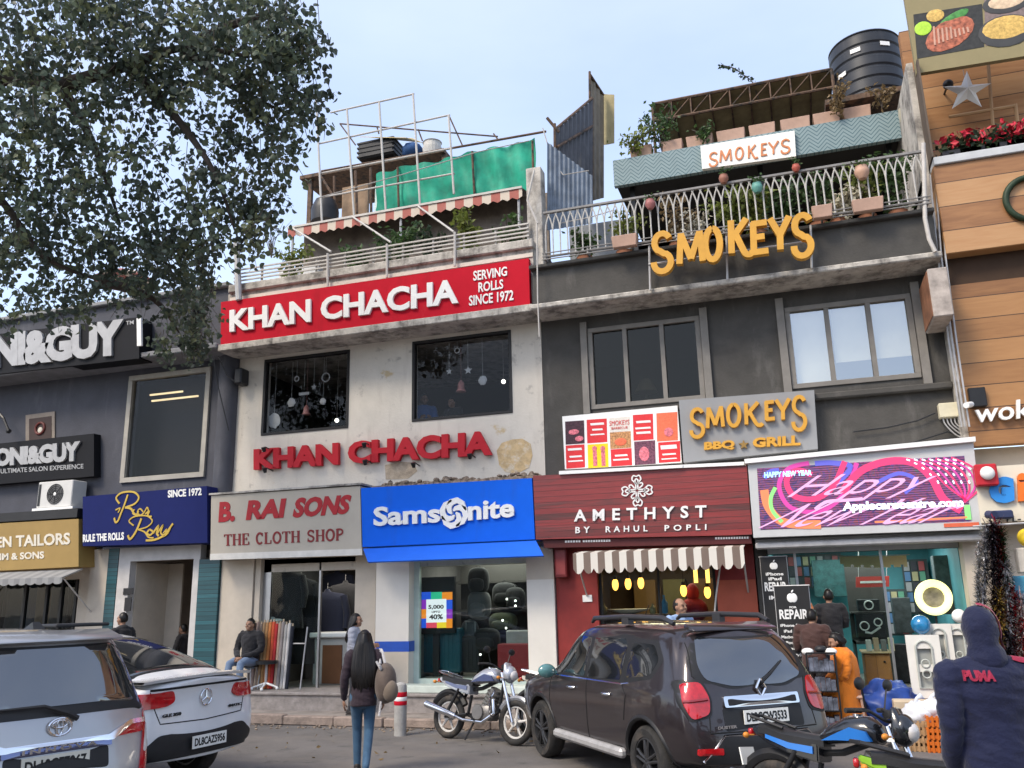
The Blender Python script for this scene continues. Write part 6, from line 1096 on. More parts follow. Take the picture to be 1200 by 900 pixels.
# ------------------------------------------------------------------ white coupe SUV
def coupe(loc, rz):
    t = thing('coupe_suv_car', 'white coupe style SUV with a boot lip spoiler beside the silver people carrier', 'car', loc, rz); pm = paint('white_pearl_paint', (.66, .66, .66), .0, .25)
    st = [(-2.3, .40, .84, .93, .66, 1.0, .86, 1.10, .72, 1.20), (-2.0, .34, .90, .985, .66, 1.02, .90, 1.12, .74, 1.27), (-1.55, .30, .92, 1.0, .66, 1.02, .91, 1.13, .72, 1.42), (-1.0, .28, .92, 1.0, .64, 1.0, .90, 1.12, .70, 1.59), (-.4, .28, .92, .99, .62, .98, .90, 1.10, .70, 1.69), (.2, .28, .92, .99, .62, .98, .90, 1.08, .70, 1.715), (.7, .28, .92, .99, .62, .98, .89, 1.07, .68, 1.66), (1.2, .28, .92, .99, .62, .98, .87, 1.06, .64, 1.36), (1.6, .28, .90, 1.0, .64, .98, .84, 1.05, .62, 1.13), (2.05, .32, .86, .96, .62, .92, .78, 1.0, .58, 1.06), (2.35, .36, .80, .88, .6, .84, .70, .92, .5, .96)]
    B = CarBody(st, interp([(.3, -2.43), (.6, -2.45), (.78, -2.38), (1.0, -2.37), (1.2, -2.42), (1.3, -2.40)]), interp([(.3, 2.43), (.7, 2.44), (1.1, 2.3)]), (1.46, -1.46), .37, .43); B.body(t, pm)
    for y in (1.46, -1.46):
        for sx in (-1, 1): wheel(t, sx*.85, y, .37, .24, sx, alloy, 5)
    m = MB(); B.panel(m, 'top', [(-.66, -1.96), (.66, -1.96), (.56, -.82), (-.56, -.82)], .006, .08, .07); m.build('rear_window', carglass, t, local=True, smooth=40)
    m = MB(); B.panel(m, 'top', [(-.72, -2.02), (.72, -2.02), (.62, -.76), (-.62, -.76)], .002, .08, .07); m.build('window_surround', trim, t, local=True, smooth=40)
    for sx, nm in ((-1, 'left'), (1, 'right')):
        for ps in ([(1.0, 1.12), (.1, 1.14), (.1, 1.56), (.45, 1.56)], [(.0, 1.14), (-.85, 1.16), (-.82, 1.52), (0, 1.56)], [(-.92, 1.17), (-1.55, 1.22), (-1.35, 1.34), (-.92, 1.47)]):
            m = MB(); B.panel(m, nm, ps, .004, .04); m.build('side_window', carglass, t, local=True, smooth=40)
        m = MB(); B.panel(m, 'rear', [(sx*.42, 1.0), (sx*.52, .955), (sx*.94, .93), (sx*.98, 1.02), (sx*.92, 1.13), (sx*.46, 1.105)][::sx], .018, .04, .03); m.build('tail_lamp', redlamp, t, local=True, smooth=40)
        m = MB(); m.ball((sx*1.08, .95, 1.12), (.12, .07, .09), 14, 8); m.tube([(sx*.9, 1.0, 1.08), (sx*1.02, .96, 1.09)], .03); m.build('side_mirror', pm, t, local=True, smooth=60)
        m = MB(); B.line(m, 'rear', [(sx*.72, 1.11), (sx*.66, .93), (sx*.60, .79), (0, .77)], .012); m.build('panel_gap', seam, t, local=True)
        m = MB()
        for y in (.25, -.65): h, d = B.cast(nm, y, .98); m.tube([h, h-d*.04+Vector((0, .05, 0)), h+Vector((0, .18, 0))], .018, 6)
        m.build('door_handle', chrome, t, local=True)
    m = MB(); B.line(m, 'rear', [(-.72, 1.125), (0, 1.135), (.72, 1.125)], .025); m.build('boot_gap', seam, t, local=True)
    m = MB(); B.panel(m, 'rear', [(-.84, .36), (.84, .36), (.80, .56), (.62, .68), (-.62, .68), (-.80, .56)], .012, .05); m.build('bumper_insert', trim, t, local=True, smooth=40)
    m = MB()
    n = 16; A, C_, D_, E_ = [], [], [], []
    for i in range(n+1):
        u = -1+2*i/n; x = .80*u; bow = .10*u*u; A.append(m.v((x, -2.46+bow, 1.245-.03*u*u))); C_.append(m.v((x, -2.10+bow*.4, 1.235-.02*u*u))); D_.append(m.v((x, -2.44+bow, 1.215-.03*u*u))); E_.append(m.v((x, -2.1+bow*.4, 1.19)))
    for i in range(n): m.face([A[i], A[i+1], C_[i+1], C_[i]]); m.face([D_[i], E_[i], E_[i+1], D_[i+1]]); m.face([A[i], D_[i], D_[i+1], A[i+1]]); m.face([C_[i], C_[i+1], E_[i+1], E_[i]])
    m.build('spoiler', pm, t, local=True, smooth=35)
    m = MB(); c = B.cast('rear', 0, 1.0)[0]+Vector((0, -.02, 0)); m.torus(c, .082, .008, (0, 1, 0), 30, 6)
    for k in range(3): a = rad(90+120*k); m.tube([c, c+Vector((.08*math.cos(a), 0, .08*math.sin(a)))], [.013, .004], 6)
    m.build('emblem', chrome, t, local=True)
    m = MB(); h = B.cast('rear', -.45, .86)[0]; write3(m, 'GLE 350', (-.60, h.y-.012, .85), (1, 0, 0), (0, 0, 1), .26, .034, .006, .05); write3(m, '4MATIC', (.36, h.y-.012, .85), (1, 0, 0), (0, 0, 1), .22, .03, .006, .05); m.build('badge', trim, t, local=True)
    plate(t, (0, -2.53, .565), (1, 0, 0), (0, .02, 1), .50, .125, 'DL8CAZ5956')
    m = MB(); m.hexa([(-.05, -.85, 1.655), (.05, -.85, 1.655), (.02, -.82, 1.72), (-.02, -.82, 1.72)], [(-.05, -.6, 1.68), (.05, -.6, 1.68), (.02, -.66, 1.70), (-.02, -.66, 1.70)]); m.build('antenna', pm, t, local=True)
    m = MB(); B.panel(m, 'front', [(-.62, 1.15), (.62, 1.15), (.54, 1.58), (-.54, 1.58)], .004, .05); m.build('windscreen', carglass, t, local=True, smooth=40)
    return t
coupe((-8.78, 8.66, 0), rad(84))
# ------------------------------------------------------------------ motorcycles
def motorcycle(label, loc, rz, body, accent, rimm, seatlen=.62, cowl=True, plate_text=None, lean=0.0, name='motorcycle', steer=0.0):
    t = thing(name, label, 'motorcycle', loc, rz, None); t.rotation_euler = (0, lean, rz); MW[t.name] = Matrix.Translation(Vector(loc)) @ Matrix.Rotation(rz, 4, 'Z') @ Matrix.Rotation(lean, 4, 'Y'); r = .30; b = lambda m_, nm, mt, par=t, sm=50: m_.build(nm, mt, par, local=True, smooth=sm)
    def bw(y, nm='wheel'):
        w_ = b(MB().torus((0, y, r), r-.045, .048, (1, 0, 0), 36, 8), nm, rubber); m = MB(); m.torus((0, y, r), r-.095, .018, (1, 0, 0), 32, 6)
        for k in range(5):
            a = 2*math.pi*k/5+.2; d = Vector((0, math.cos(a), math.sin(a))); m.tube([Vector((0, y, r))+d*.04, Vector((0, y, r))+d*(r-.1)], [.022, .014], 6)
        m.cyl((-.06, y, r), (.06, y, r), .055, n=14); b(m, 'rim', rimm, w_); return w_
    bw(-.62); bw(.66)
    m = MB()
    for s_ in (-1, 1): m.tube([(s_*.085, .66, r), (s_*.085, .50, .72), (s_*.085, .42, .95)], [.024, .024, .02], 8)
    m.cbox((0, .45, .86), (.22, .06, .03)); b(m, 'fork', chrome)
    m = MB(); m.torus((0, .66, r), r+.025, .035, (1, 0, 0), 14, 6, rad(20), rad(150)); b(m, 'front_mudguard', body); m = MB(); m.torus((0, -.62, r), r+.05, .05, (1, 0, 0), 14, 6, rad(30), rad(150)); b(m, 'rear_mudguard', trim)
    m = MB(); rings = [(.33, .10, .88, .075), (.25, .135, .91, .10), (.08, .145, .90, .105), (-.08, .11, .85, .08), (-.16, .08, .81, .05)]; L_ = []
    for (y, w_, z, h) in rings: L_.append([m.v((w_*math.cos(a), y, z+h*math.sin(a))) for a in [2*math.pi*i/16 for i in range(16)]])
    for i in range(4):
        for k in range(16): m.face([L_[i][k], L_[i][(k+1) % 16], L_[i+1][(k+1) % 16], L_[i+1][k]])
    m.face(L_[0]); m.face(L_[-1][::-1]); tk = b(m, 'fuel_tank', body, sm=60); m = MB(); m.cyl((0, .14, 1.0), (0, .14, 1.02), .04, n=14); b(m, 'fuel_cap', chrome, tk)
    m = MB()
    for s_ in (-1, 1): m.hexa([(s_*.128, .30, .83), (s_*.140, .02, .815), (s_*.13, -.12, .80), (s_*.151, .02, .865), (s_*.153, .14, .92), (s_*.150, .27, .90)], [(s_*.09, .30, .83), (s_*.09, .02, .815), (s_*.09, -.12, .80), (s_*.11, .02, .865), (s_*.11, .14, .92), (s_*.11, .27, .90)])
    b(m, 'tank_stripe', accent, tk)
    m = MB(); y1 = -.12; y0 = y1-seatlen; prof = [(y1, .09, .80), (y1-.12, .12, .80), (y1-.35, .13, .815), (y0+.1, .115, .85), (y0, .09, .85)]; L_ = []
    for y, w_, z in prof: L_.append([m.v(p) for p in ((-w_, y, z-.05), (w_, y, z-.05), (w_, y, z), (w_*.7, y, z+.03), (-w_*.7, y, z+.03), (-w_, y, z))])
    for i in range(4):
        for k in range(6): m.face([L_[i][k], L_[i][(k+1) % 6], L_[i+1][(k+1) % 6], L_[i+1][k]])
    m.face(L_[0]); m.face(L_[-1][::-1]); b(m, 'seat', mat('black_vinyl', (.02, .02, .021), .45, var=.15, bump=.1), sm=40)
    m = MB(); L_ = []
    for y, w_, z, h in ((-.16, .11, .70, .075), (-.40, .125, .725, .06), (-.62, .11, .765, .045), (y0-.08, .06, .83, .025)): L_.append([m.v((sx*w_, y, z+sz*h)) for sx, sz in ((-1, -1), (1, -1), (1, 1), (-1, 1))])
    for i in range(3):
        for k in range(4): m.face([L_[i][k], L_[i][(k+1) % 4], L_[i+1][(k+1) % 4], L_[i+1][k]])
    m.face(L_[0]); m.face(L_[-1][::-1]); bmesh.ops.bevel(m.bm, geom=m.bm.edges[:], offset=.012, segments=2, affect='EDGES'); b(m, 'tail_panel', body); m = MB()
    for s_ in (-1, 1): m.hexa([(s_*.127, -.20, .69), (s_*.137, -.42, .71), (s_*.122, -.64, .77), (s_*.122, -.64, .80), (s_*.138, -.40, .755), (s_*.127, -.20, .745)], [(s_*.10, -.20, .69), (s_*.10, -.42, .71), (s_*.10, -.64, .77), (s_*.10, -.64, .80), (s_*.10, -.40, .755), (s_*.10, -.20, .745)])
    b(m, 'side_stripe', accent)
    m = MB(); m.cbox((0, y0-.10, .80), (.14, .04, .06), .01); b(m, 'tail_lamp', redlamp)
    m = MB(); m.tube([(-.10, y0+.25, .86), (-.10, y0-.06, .93), (0, y0-.12, .94), (.10, y0-.06, .93), (.10, y0+.25, .86)], .014, 6); b(m, 'grab_rail', chrome if seatlen == .62 else blackm)
    m = MB(); m.cbox((0, .10, .40), (.24, .34, .22), .03); m.cyl((0, .14, .46), (0, .27, .72), .085, n=14)
    for k in range(5): q = Vector((0, .15, .48)).lerp(Vector((0, .26, .70)), k/5); m.cyl(q, q+Vector((0, .008, .018)), .115, n=14)
    m.cyl((-.15, .05, .40), (.15, .05, .40), .10, n=18); b(m, 'engine', mat('engine_metal', (.20, .19, .18), .45, metal=.6, var=.2)); m = MB(); m.tube([(.10, .30, .58), (.13, .36, .40), (.14, .15, .27), (.15, -.2, .28), (.16, -.4, .33)], .024, 8); m.tube([(.16, -.35, .32), (.17, -.6, .38), (.175, -.95, .46)], [.04, .052, .05], 12); b(m, 'exhaust', chrome)
    m = MB(); m.tube([(0, .40, .88), (0, .0, .72), (0, -.3, .68), (0, -.70, .80)], .03, 6); m.tube([(0, .40, .82), (0, .34, .42), (0, .0, .28), (0, -.25, .34), (0, -.2, .62)], .026, 6)
    for s_ in (-1, 1): m.tube([(s_*.08, -.2, .36), (s_*.09, -.62, r)], .022, 6); m.tube([(s_*.11, -.36, .70), (s_*.11, -.60, r+.02)], .024, 8)
    m.tube([(-.2, 0, .3), (.2, 0, .3)], .014); m.tube([(.05, -.05, .3), (.20, -.1, .02)], .014); b(m, 'frame', trim)
    m = MB()
    for s_ in (-1, 1): m.tube([(s_*.12, .34, .70), (s_*.24, .36, .60), (s_*.24, .36, .42), (s_*.1, .3, .34)], .014, 6)
    b(m, 'crash_guard', chrome)
    T_ = Matrix.Translation((0, .42, 0)) @ Matrix.Rotation(steer, 4, 'Z') @ Matrix.Translation((0, -.42, 0)); V_ = lambda *p: T_ @ Vector(p)
    m = MB(); m.tube(smooth_pts([V_(-.36, .22, 1.05), V_(-.22, .30, 1.06), V_(-.10, .40, .99), V_(.10, .40, .99), V_(.22, .30, 1.06), V_(.36, .22, 1.05)], 4), .013, 8); hb_ = b(m, 'handlebar', blackm)
    m = MB()
    for s_ in (-1, 1): m.cyl(V_(s_*.27, .275, 1.056), V_(s_*.39, .20, 1.05), .02, n=10); m.tube([V_(s_*.25, .32, 1.05), V_(s_*.39, .27, 1.055)], .007, 5)
    b(m, 'grip', rubber, hb_); m = MB()
    for s_ in (-1, 1): m.tube([V_(s_*.22, .30, 1.06), V_(s_*.30, .30, 1.22)], .007, 5); m.ball(V_(s_*.34, .30, 1.25), (.075, .02, .048), 12, 8)
    b(m, 'mirror', blackm, hb_)
    m = MB(); m.ball(V_(0, .50, .93), (.11, .09, .12), 16, 10)
    if cowl: m.hexa([V_(-.12, .56, .86), V_(.12, .56, .86), V_(.09, .46, 1.10), V_(-.09, .46, 1.10)], [V_(-.12, .44, .86), V_(.12, .44, .86), V_(.08, .42, 1.08), V_(-.08, .42, 1.08)], .02)
    hl = b(m, 'headlamp_cowl', body); m = MB(); m.ball(V_(0, .555, .92), (.085, .05, .075), 14, 8); b(m, 'headlamp', clearlamp, hl); m = MB(); m.cyl(V_(0, .42, 1.02), V_(0, .40, 1.06), .06, n=14); b(m, 'meter', blackm, hl)
    m = MB()
    for s_ in (-1, 1):
        for y, z in ((.45, .88), (y0-.05, .78)): m.tube([(s_*.08, y, z), (s_*.17, y, z)], .008, 5); m.ball((s_*.19, y, z), (.035, .025, .025), 8, 6)
    b(m, 'indicator', mat('amber_lens', (.6, .22, .03), .3)); 
    if plate_text: plate(t, (0, y0-.17, .60), (1, 0, 0), (0, -.25, 1), .20, .14, plate_text)
    return t
BK1 = CAM+ray(997, 851)*6.75; BK1 = (BK1.x-.11, BK1.y+.06, 0); BK2 = CAM+ray(1012, 890)*5.9; BK2 = (BK2.x+.78, BK2.y, 0)
bw = lambda n, c, **k: mat(n, c, .25, coat=.8, var=.05, **k)
motorcycle('silver grey motorcycle parked at the kerb before the luggage shop window', (-4.62, 12.32, 0), rad(-111), bw('silver_grey_paint', (.38, .39, .42), metal=.4), bw('blue_grey_decal', (.08, .10, .2)), mat('dusty_white_rim', (.55, .53, .50), .5), lean=rad(-7), steer=rad(8))
motorcycle('black motorcycle with bright blue tank panels behind the dark parked car', BK1, rad(-121), bw('glossy_black_paint', (.012, .013, .016)), bw('bright_blue_decal', (.02, .17, .55)), darkalloy, seatlen=.61, lean=rad(-6), plate_text=['DL 7S', 'CE 1047'], steer=rad(10))
motorcycle('green and black motorcycle cut by the bottom edge beside the navy hooded man', BK2, rad(-92), bw('lime_green_paint', (.22, .42, .03)), bw('black_decal', (.015, .015, .015)), darkalloy, seatlen=.61, lean=rad(-6))
motorcycle('motorcycle hidden behind the dark parked car bonnet with its handlebar showing', (-3.35, 12.75, 0), rad(-100), bw('old_cream_paint', (.5, .46, .38)), bw('teal_decal', (.05, .2, .2)), alloy, cowl=False, lean=rad(-6))
# ================================================================== people
def remesh(mb, vox, it=4, fac=.5):
    """One continuous skin grown round overlapping limbs."""
    bmesh.ops.recalc_face_normals(mb.bm, faces=mb.bm.faces); me = bpy.data.meshes.new('skin'); mb.bm.to_mesh(me); mb.bm.free(); o = bpy.data.objects.new('skin', me); COL.objects.link(o)
    r = o.modifiers.new('r', 'REMESH'); r.mode = 'VOXEL'; r.voxel_size = vox; sm_ = o.modifiers.new('s', 'SMOOTH'); sm_.iterations = it; sm_.factor = fac
    dg = bpy.context.evaluated_depsgraph_get(); dg.update(); m2 = bpy.data.meshes.new_from_object(o.evaluated_get(dg)); bpy.data.objects.remove(o)
    out = MB(); out.bm.from_mesh(m2); bpy.data.meshes.remove(m2); return out
def limb(mb, pts, rs, n=12):
    pts = [Vector(p) for p in pts]; mb.tube(smooth_pts(pts, 3), [x for i in range(len(rs)-1) for x in (rs[i], ln(rs[i], rs[i+1], .33), ln(rs[i], rs[i+1], .67))]+[rs[-1]], n)
    for p, r in zip(pts, rs): mb.ball(p, r*.985, 10, 6)
skin_m = mat('skin', (.30, .165, .105), .55, var=.08, sc=10); hair_m = mat('black_hair', (.010, .008, .007), .4, var=.4, sc=30, stretch=(6, 6, .5)); eye_m = mat('eye', (.03, .02, .015), .2); shoe_m = mat('dark_shoe', (.03, .026, .024), .5)
def hand(mb, w_, d, palm_n, s=1.0, curl=.5, side=1):
    """Palm, four unequal fingers and a thumb, continuing the forearm along d; palm_n is where the palm faces."""
    d = Vector(d).normalized(); n = Vector(palm_n); n = (n-d*n.dot(d)).normalized(); x = d.cross(n)*side; w_ = Vector(w_)
    mb.ball(w_+d*.045*s, (.020*s, .020*s, .020*s), 8, 6); m_ = Matrix((x, n, d)).transposed(); mb.ball(w_+d*.052*s, (.042*s, .018*s, .055*s), 10, 8, rot=m_)
    for k, (off, L_) in enumerate(((-.030, .070), (-.010, .082), (.011, .077), (.030, .060))):
        p = w_+d*.092*s+x*off*s; a = p; c = 0; pts = [p-d*.03*s, p]
        for j in range(3):
            c += curl*(.35+.2*j); q = (d*math.cos(c)+n*math.sin(c))*L_*s*(.45, .32, .23)[j]; a = a+q; pts.append(a)
        mb.tube(pts, [.0095*s, .0095*s, .009*s, .008*s, .006*s], 6)
    p = w_+d*.03*s-x*.035*s; mb.tube([w_+d*.02*s-x*.02*s, p, p+(d*.7-x*.55+n*.35)*.032*s, p+(d*.95-x*.5+n*.6)*.055*s], [.014*s, .012*s, .010*s, .007*s], 6)
def person(label, loc, rz, H=1.72, top=None, legs=None, pose='stand', hair='short', headyaw=0.0, headpitch=0.0, arms=None, sleeves=None, vox=.012, lean=0.0, bulk=1.0, shoes=True, topname='jacket', hem=None, group=None, female=False, skirt=None, scale=1.0, extra=None):
    t = thing('person', label, 'person', loc, rz, group); k = H/1.72; V_ = lambda *p: Vector(p)*k; sh = (.175 if female else .195)*bulk
    sit = pose == 'sit'; pz = .52 if sit else .93; ly = lambda z: lean*max(0, z-pz)
    pel = V_(0, 0, pz); che = V_(0, ly(pz+.32), pz+.32); nek = V_(0, ly(pz+.54)+.01, pz+.54); hd = V_(0, ly(pz+.68)+.035, pz+.665)
    HR = Matrix.Rotation(headyaw, 3, 'Z') @ Matrix.Rotation(headpitch, 3, 'X')
    if sit: leg = [[V_(s*.09, 0, pz-.02), V_(s*.13, .42, pz-.03), V_(s*.14, .40, .10)] for s in (-1, 1)]
    elif pose == 'walk': leg = [[V_(-.085, 0, pz-.02), V_(-.08, .16, .50), V_(-.07, .14, .09)], [V_(.085, 0, pz-.02), V_(.075, .04, .50), V_(.06, -.24, .13)]]
    else: leg = [[V_(s*.09, 0, pz-.02), V_(s*.10, .02, .49), V_(s*.11, -.02, .09)] for s in (-1, 1)]
    base_arm = {'down': lambda s: [V_(s*sh, ly(pz+.47), pz+.47), V_(s*(sh+.06), -.03+ly(pz+.2), pz+.19), V_(s*(sh+.07), .06, pz-.03)], 'lap': lambda s: [V_(s*sh, 0, pz+.47), V_(s*(sh+.07), .05, pz+.20), V_(s*.07, .27, pz+.09)], 'fore': lambda s: [V_(s*sh, ly(pz+.47), pz+.47), V_(s*(sh+.05), .05+ly(pz+.2), pz+.20), V_(s*.12, .30, pz+.22)], 'pocket': lambda s: [V_(s*sh, 0, pz+.435), V_(s*(sh+.03), -.03, pz+.19), V_(s*(sh+.015), .08, pz-.04)]}
    arm = [base_arm[(arms or 'down') if isinstance(arms or 'down', str) else arms[i]](s) for i, s in enumerate((-1, 1))]
    # body: head, neck, trunk and limbs in one continuous skin
    b = MB(); limb(b, [pel, che, nek], [.10*k, .10*k, .055*k]); limb(b, [nek-V_(0, 0, .03), nek.lerp(hd, .55)], [.052*k, .05*k])
    def skull(d):
        f = 1.0
        if d.z < -.1: f *= 1-.10*min(1, (-d.z-.1)*1.4)*(1 if d.y > 0 else 1.5)
        return f
    T_ = lambda x, y, z: hd+HR @ V_(x, y, z)
    b.ball(hd, V_(.074, .094, .118), 22, 16, skull, HR); b.ball(T_(0, .055, -.065), V_(.045, .04, .045), 12, 8, None, HR)
    b.tube([T_(0, .088, .02), T_(0, .104, -.012), T_(0, .108, -.026)], [.011*k, .014*k, .017*k], 8); b.ball(T_(0, .085, -.060), V_(.026, .016, .013), 10, 6, None, HR)
    for s in (-1, 1): b.ball(T_(s*.076, -.002, -.008), V_(.012, .022, .032), 8, 6, None, HR); b.ball(T_(s*.034, .072, .035), V_(.026, .022, .011), 8, 6, None, HR); b.ball(T_(s*.042, .06, -.03), V_(.026, .03, .026), 8, 6, None, HR)
    for a in arm: limb(b, a, [.042*k, .036*k, .026*k])
    for l in leg: limb(b, l, [.065*k, .05*k, .034*k])
    b = remesh(b, min(vox, .010), 2, .4)
    for i, s in enumerate((-1, 1)):
        a = arm[i]; d = (a[2]-a[1]).normalized(); hand(b, a[2]+d*.02*k, d, (-s, .3, -.2) if (arms or 'down') != 'lap' else (0, 0, -1), k, .55, s)
    b.build('body', skin_m, t, local=True, smooth=180)
    m = MB()
    for s in (-1, 1): m.ball(T_(s*.033, .086, .012), V_(.013, .008, .008), 8, 6)
    m.build('eyes', eye_m, t, local=True)
    # trousers
    if skirt is None:
        m = MB(); m.ball(pel+V_(0, -.005, -.01), V_(.155*bulk, .115*bulk, .16), 16, 10)
        for l in leg: limb(m, [l[0], l[1], l[2]+V_(0, 0, -.01)], [.098*k*bulk, .072*k, .060*k] if not female else [.094*k, .062*k, .046*k])
        m = remesh(m, vox, 5); m.build('trousers', legs, t, local=True, smooth=180)
    else:
        m = MB(); m.lathe([(.15*k, pz*k+.08), (.20*k, pz*k-.1), (.27*k, .12*k), (.26*k, .10*k)], (0, .05, 0), n=24); m.build('skirt', skirt, t, local=True, smooth=180)
    if shoes:
        m = MB()
        for l in leg: a = l[2]; m.ball(Vector((a.x, a.y+.05*k, .045*k)), V_(.048, .13, .045), 12, 8); m.ball(Vector((a.x, a.y-.01, .07*k)), V_(.042, .05, .05), 10, 6); m.box(a.x-.045*k, a.x+.045*k, a.y-.07*k, a.y+.17*k, 0, .022*k, .008)
        m.build('shoes', shoe_m, t, local=True, smooth=50)
    # upper garment
    m = MB(); hz = pz-.08 if hem is None else hem; secs = [(hz, .182, .150), (pz+.05, .172, .138), (pz+.2, .165, .12), (pz+.34, .185, .135), (pz+.45, .185, .12), (pz+.52, .11, .085), (pz+.555, .068, .072)]; L_ = []
    for z, a, c in secs: L_.append([m.v(V_(a*bulk*(.93 if female else 1)*math.cos(q), ly(z)+c*bulk*math.sin(q), z)) for q in [2*math.pi*i/20 for i in range(20)]])
    for i in range(len(L_)-1):
        for q in range(20): m.face([L_[i][q], L_[i][(q+1) % 20], L_[i+1][(q+1) % 20], L_[i+1][q]])
    m.face(L_[0][::-1]); m.face(L_[-1])
    for a in arm: limb(m, [a[0].lerp(Vector((0, a[0].y, a[0].z)), .25), a[0], a[1], a[2]], [.07*k*bulk, .076*k*bulk, .060*k*bulk, .044*k*bulk])
    for s, a in zip((-1, 1), arm): limb(m, [nek-V_(0, .01, .035), a[0]+V_(-s*.03, 0, .0)], [.07*k, .075*k*bulk])
    m = remesh(m, vox, 5)
    for v in m.bm.verts:
        q = v.co*9; f_ = noise.noise(Vector((q.x*1.2+q.z*.5, q.y*1.2, q.z*1.6))); v.co += v.normal*(.006*f_+.014*(.4-abs(noise.noise(Vector((q.x*.8+q.z*.9, q.y*.8, q.z*2.0)))))-.003)
    jk = m.build(topname, top, t, local=True, smooth=180)
    # hair
    if hair in ('short', 'balding'):
        m = MB(); cut = .03 if hair == 'short' else .065
        def cap(d): return 1+.05*noise.noise(d*6)
        m.ball(T_(0, -.010, .012), V_(.081, .098, .118), 22, 16, cap, HR); inv = HR.inverted()
        for v in list(m.bm.verts):
            q = inv @ (v.co-hd); y, z = q.y/k, q.z/k
            if z < -.055 or (y > .030 and z < .075) or (hair == 'balding' and z > .072 and y > -.045) or (y > -.012 and z < .0): v.co = hd+(v.co-hd)*.80
        m.build('hair', hair_m, t, local=True, smooth=180)
    elif hair in ('long', 'bun', 'mid'):
        m = MB(); m.ball(T_(0, -.014, .012), V_(.084, .102, .120), 22, 16, None, HR); inv = HR.inverted()
        for v in list(m.bm.verts):
            q = inv @ (v.co-hd); y, z = q.y/k, q.z/k
            if y > .035 and z < .07: v.co = hd+(v.co-hd)*.78
        dn = {'long': .62, 'mid': .34, 'bun': .12}[hair]; n = 90 if hair == 'long' else 50
        for i in range(n):
            a = rad(-200+220*i/n) if hair != 'bun' else rad(-170+160*i/n); x, y = math.cos(a), math.sin(a); w2 = rnd.uniform(.85, 1.1); L2 = dn*(1-.25*abs(x))*rnd.uniform(.88, 1.0); y0 = -.02
            p0 = T_(x*.06, y*.07+y0, .085); p1 = T_(x*.088, y*.10+y0, 0); p2 = hd+V_(x*.12*w2, -.10+min(0, y)*.04, -.16)+Vector((0, ly(pz+.5)*.0, 0)); p3 = hd+V_(x*.135*w2, -.145+min(0, y)*.03-ly(.3)*.3, -.16-L2*.55); p4 = hd+V_(x*.12*w2+rnd.gauss(0, .01), -.135+rnd.gauss(0, .008), -.10-L2)
            m.tube(smooth_pts([p0, p1, p2, p3, p4] if hair != 'bun' else [p0, p1, T_(x*.06, -.10, -.07)], 3), [.016*k]*(10 if hair != 'bun' else 4)+[.012*k, .009*k, .004*k], 6) if True else None
        if hair == 'bun': m.ball(T_(0, -.115, -.03), V_(.05, .045, .05), 12, 8)
        m.build('hair', hair_m, t, local=True, smooth=180)
    elif hair == 'hood':
        m = MB(); m.ball(T_(0, -.012, .02), V_(.096, .122, .136), 24, 18, lambda d: 1+.02*noise.noise(d*5), HR); limb(m, [T_(0, -.05, -.03), T_(0, -.055, -.12), nek+V_(0, -.02, -.02)], [.082*k, .078*k, .115*k]); m = remesh(m, vox, 6)
        for v in m.bm.verts:
            q = v.co*14; v.co += v.normal*.006*noise.noise(Vector((q.x, q.y, q.z*2)))
        m.build('hood', top, t, local=True, smooth=180)
    t['h'] = H; PT[t.name] = (pel, che, nek, hd, arm, k, T_); return t
PT = {}
cloth = lambda n, c, r=.8, v=.12, b_=.3: mat(n, c, r, var=v, sc=6, bump=b_, bsc=55, sheen=.15)
blackj = cloth('black_jacket_cloth', (.016, .015, .017)); maroonj = cloth('dark_maroon_knit', (.022, .012, .018)); denim = cloth('blue_denim', (.035, .085, .15)); layer(denim, (.10, .18, .27), .52, .75, 5, (1, 1, .5), .7); denim2 = cloth('pale_blue_denim', (.16, .22, .32)); darkt = cloth('charcoal_trouser_cloth', (.03, .03, .034)); greyt = cloth('grey_trouser_cloth', (.10, .10, .095)); orange_m = cloth('orange_shawl_cloth', (.62, .17, .012)); brownj = cloth('brown_jacket_cloth', (.055, .025, .02)); navyj = cloth('navy_tracksuit_cloth', (.005, .008, .034), .8, .15); greyp = cloth('grey_top_cloth', (.30, .31, .36)); bluesh = cloth('pale_blue_shirt_cloth', (.25, .36, .55)); bluet = cloth('bright_blue_cloth', (.03, .12, .35)); redstripe = cloth('dark_red_stripe', (.26, .012, .04))
# woman walking away
q = G(424, 907); wm = person('woman with long black hair walking away towards the luggage shop, in dark top and jeans', q, rad(24), 1.64, maroonj, denim, 'walk', 'long', female=True, topname='sweater', arms='down', vox=.010, hem=.80)
pel, che, nek, hd, arm, k, T_ = PT[wm.name]
bp = thing('backpack', 'brown and grey backpack hanging from the right shoulder of the walking woman', 'backpack', q, rad(24)); bpm = cloth('brown_grey_bag_cloth', (.095, .07, .055), .7, .25); m = MB()
m.ball((.27, -.10, 1.02), (.13, .17, .235), 20, 14, lambda d: 1+.10*abs(d.z)*(1-abs(d.z))+.03*noise.noise(d*4)); m.build('bag', bpm, bp, local=True, smooth=180); m = MB(); m.ball((.33, -.22, .94), (.095, .075, .125), 16, 10); m.build('front_pocket', cloth('tan_bag_cloth', (.15, .115, .085)), bp, local=True, smooth=180); m = MB()
for dx in (0, .06): m.tube(smooth_pts([(.20+dx, -.08, 1.24), (.19+dx*.3, .0, 1.40), (.20+dx*.3, .10, 1.22), (.24+dx, .06, .95), (.25+dx, -.0, .82)], 4), .018, 6)
m.tube(smooth_pts([(.16, -.2, 1.28), (.22, -.22, 1.18), (.2, -.24, 1.24)], 3), .014, 6); m.tube([(.22, -.16, .82), (.20, -.18, .66)], .014, 6); m.build('strap', cloth('pale_strap', (.45, .43, .42)), bp, local=True, smooth=60)
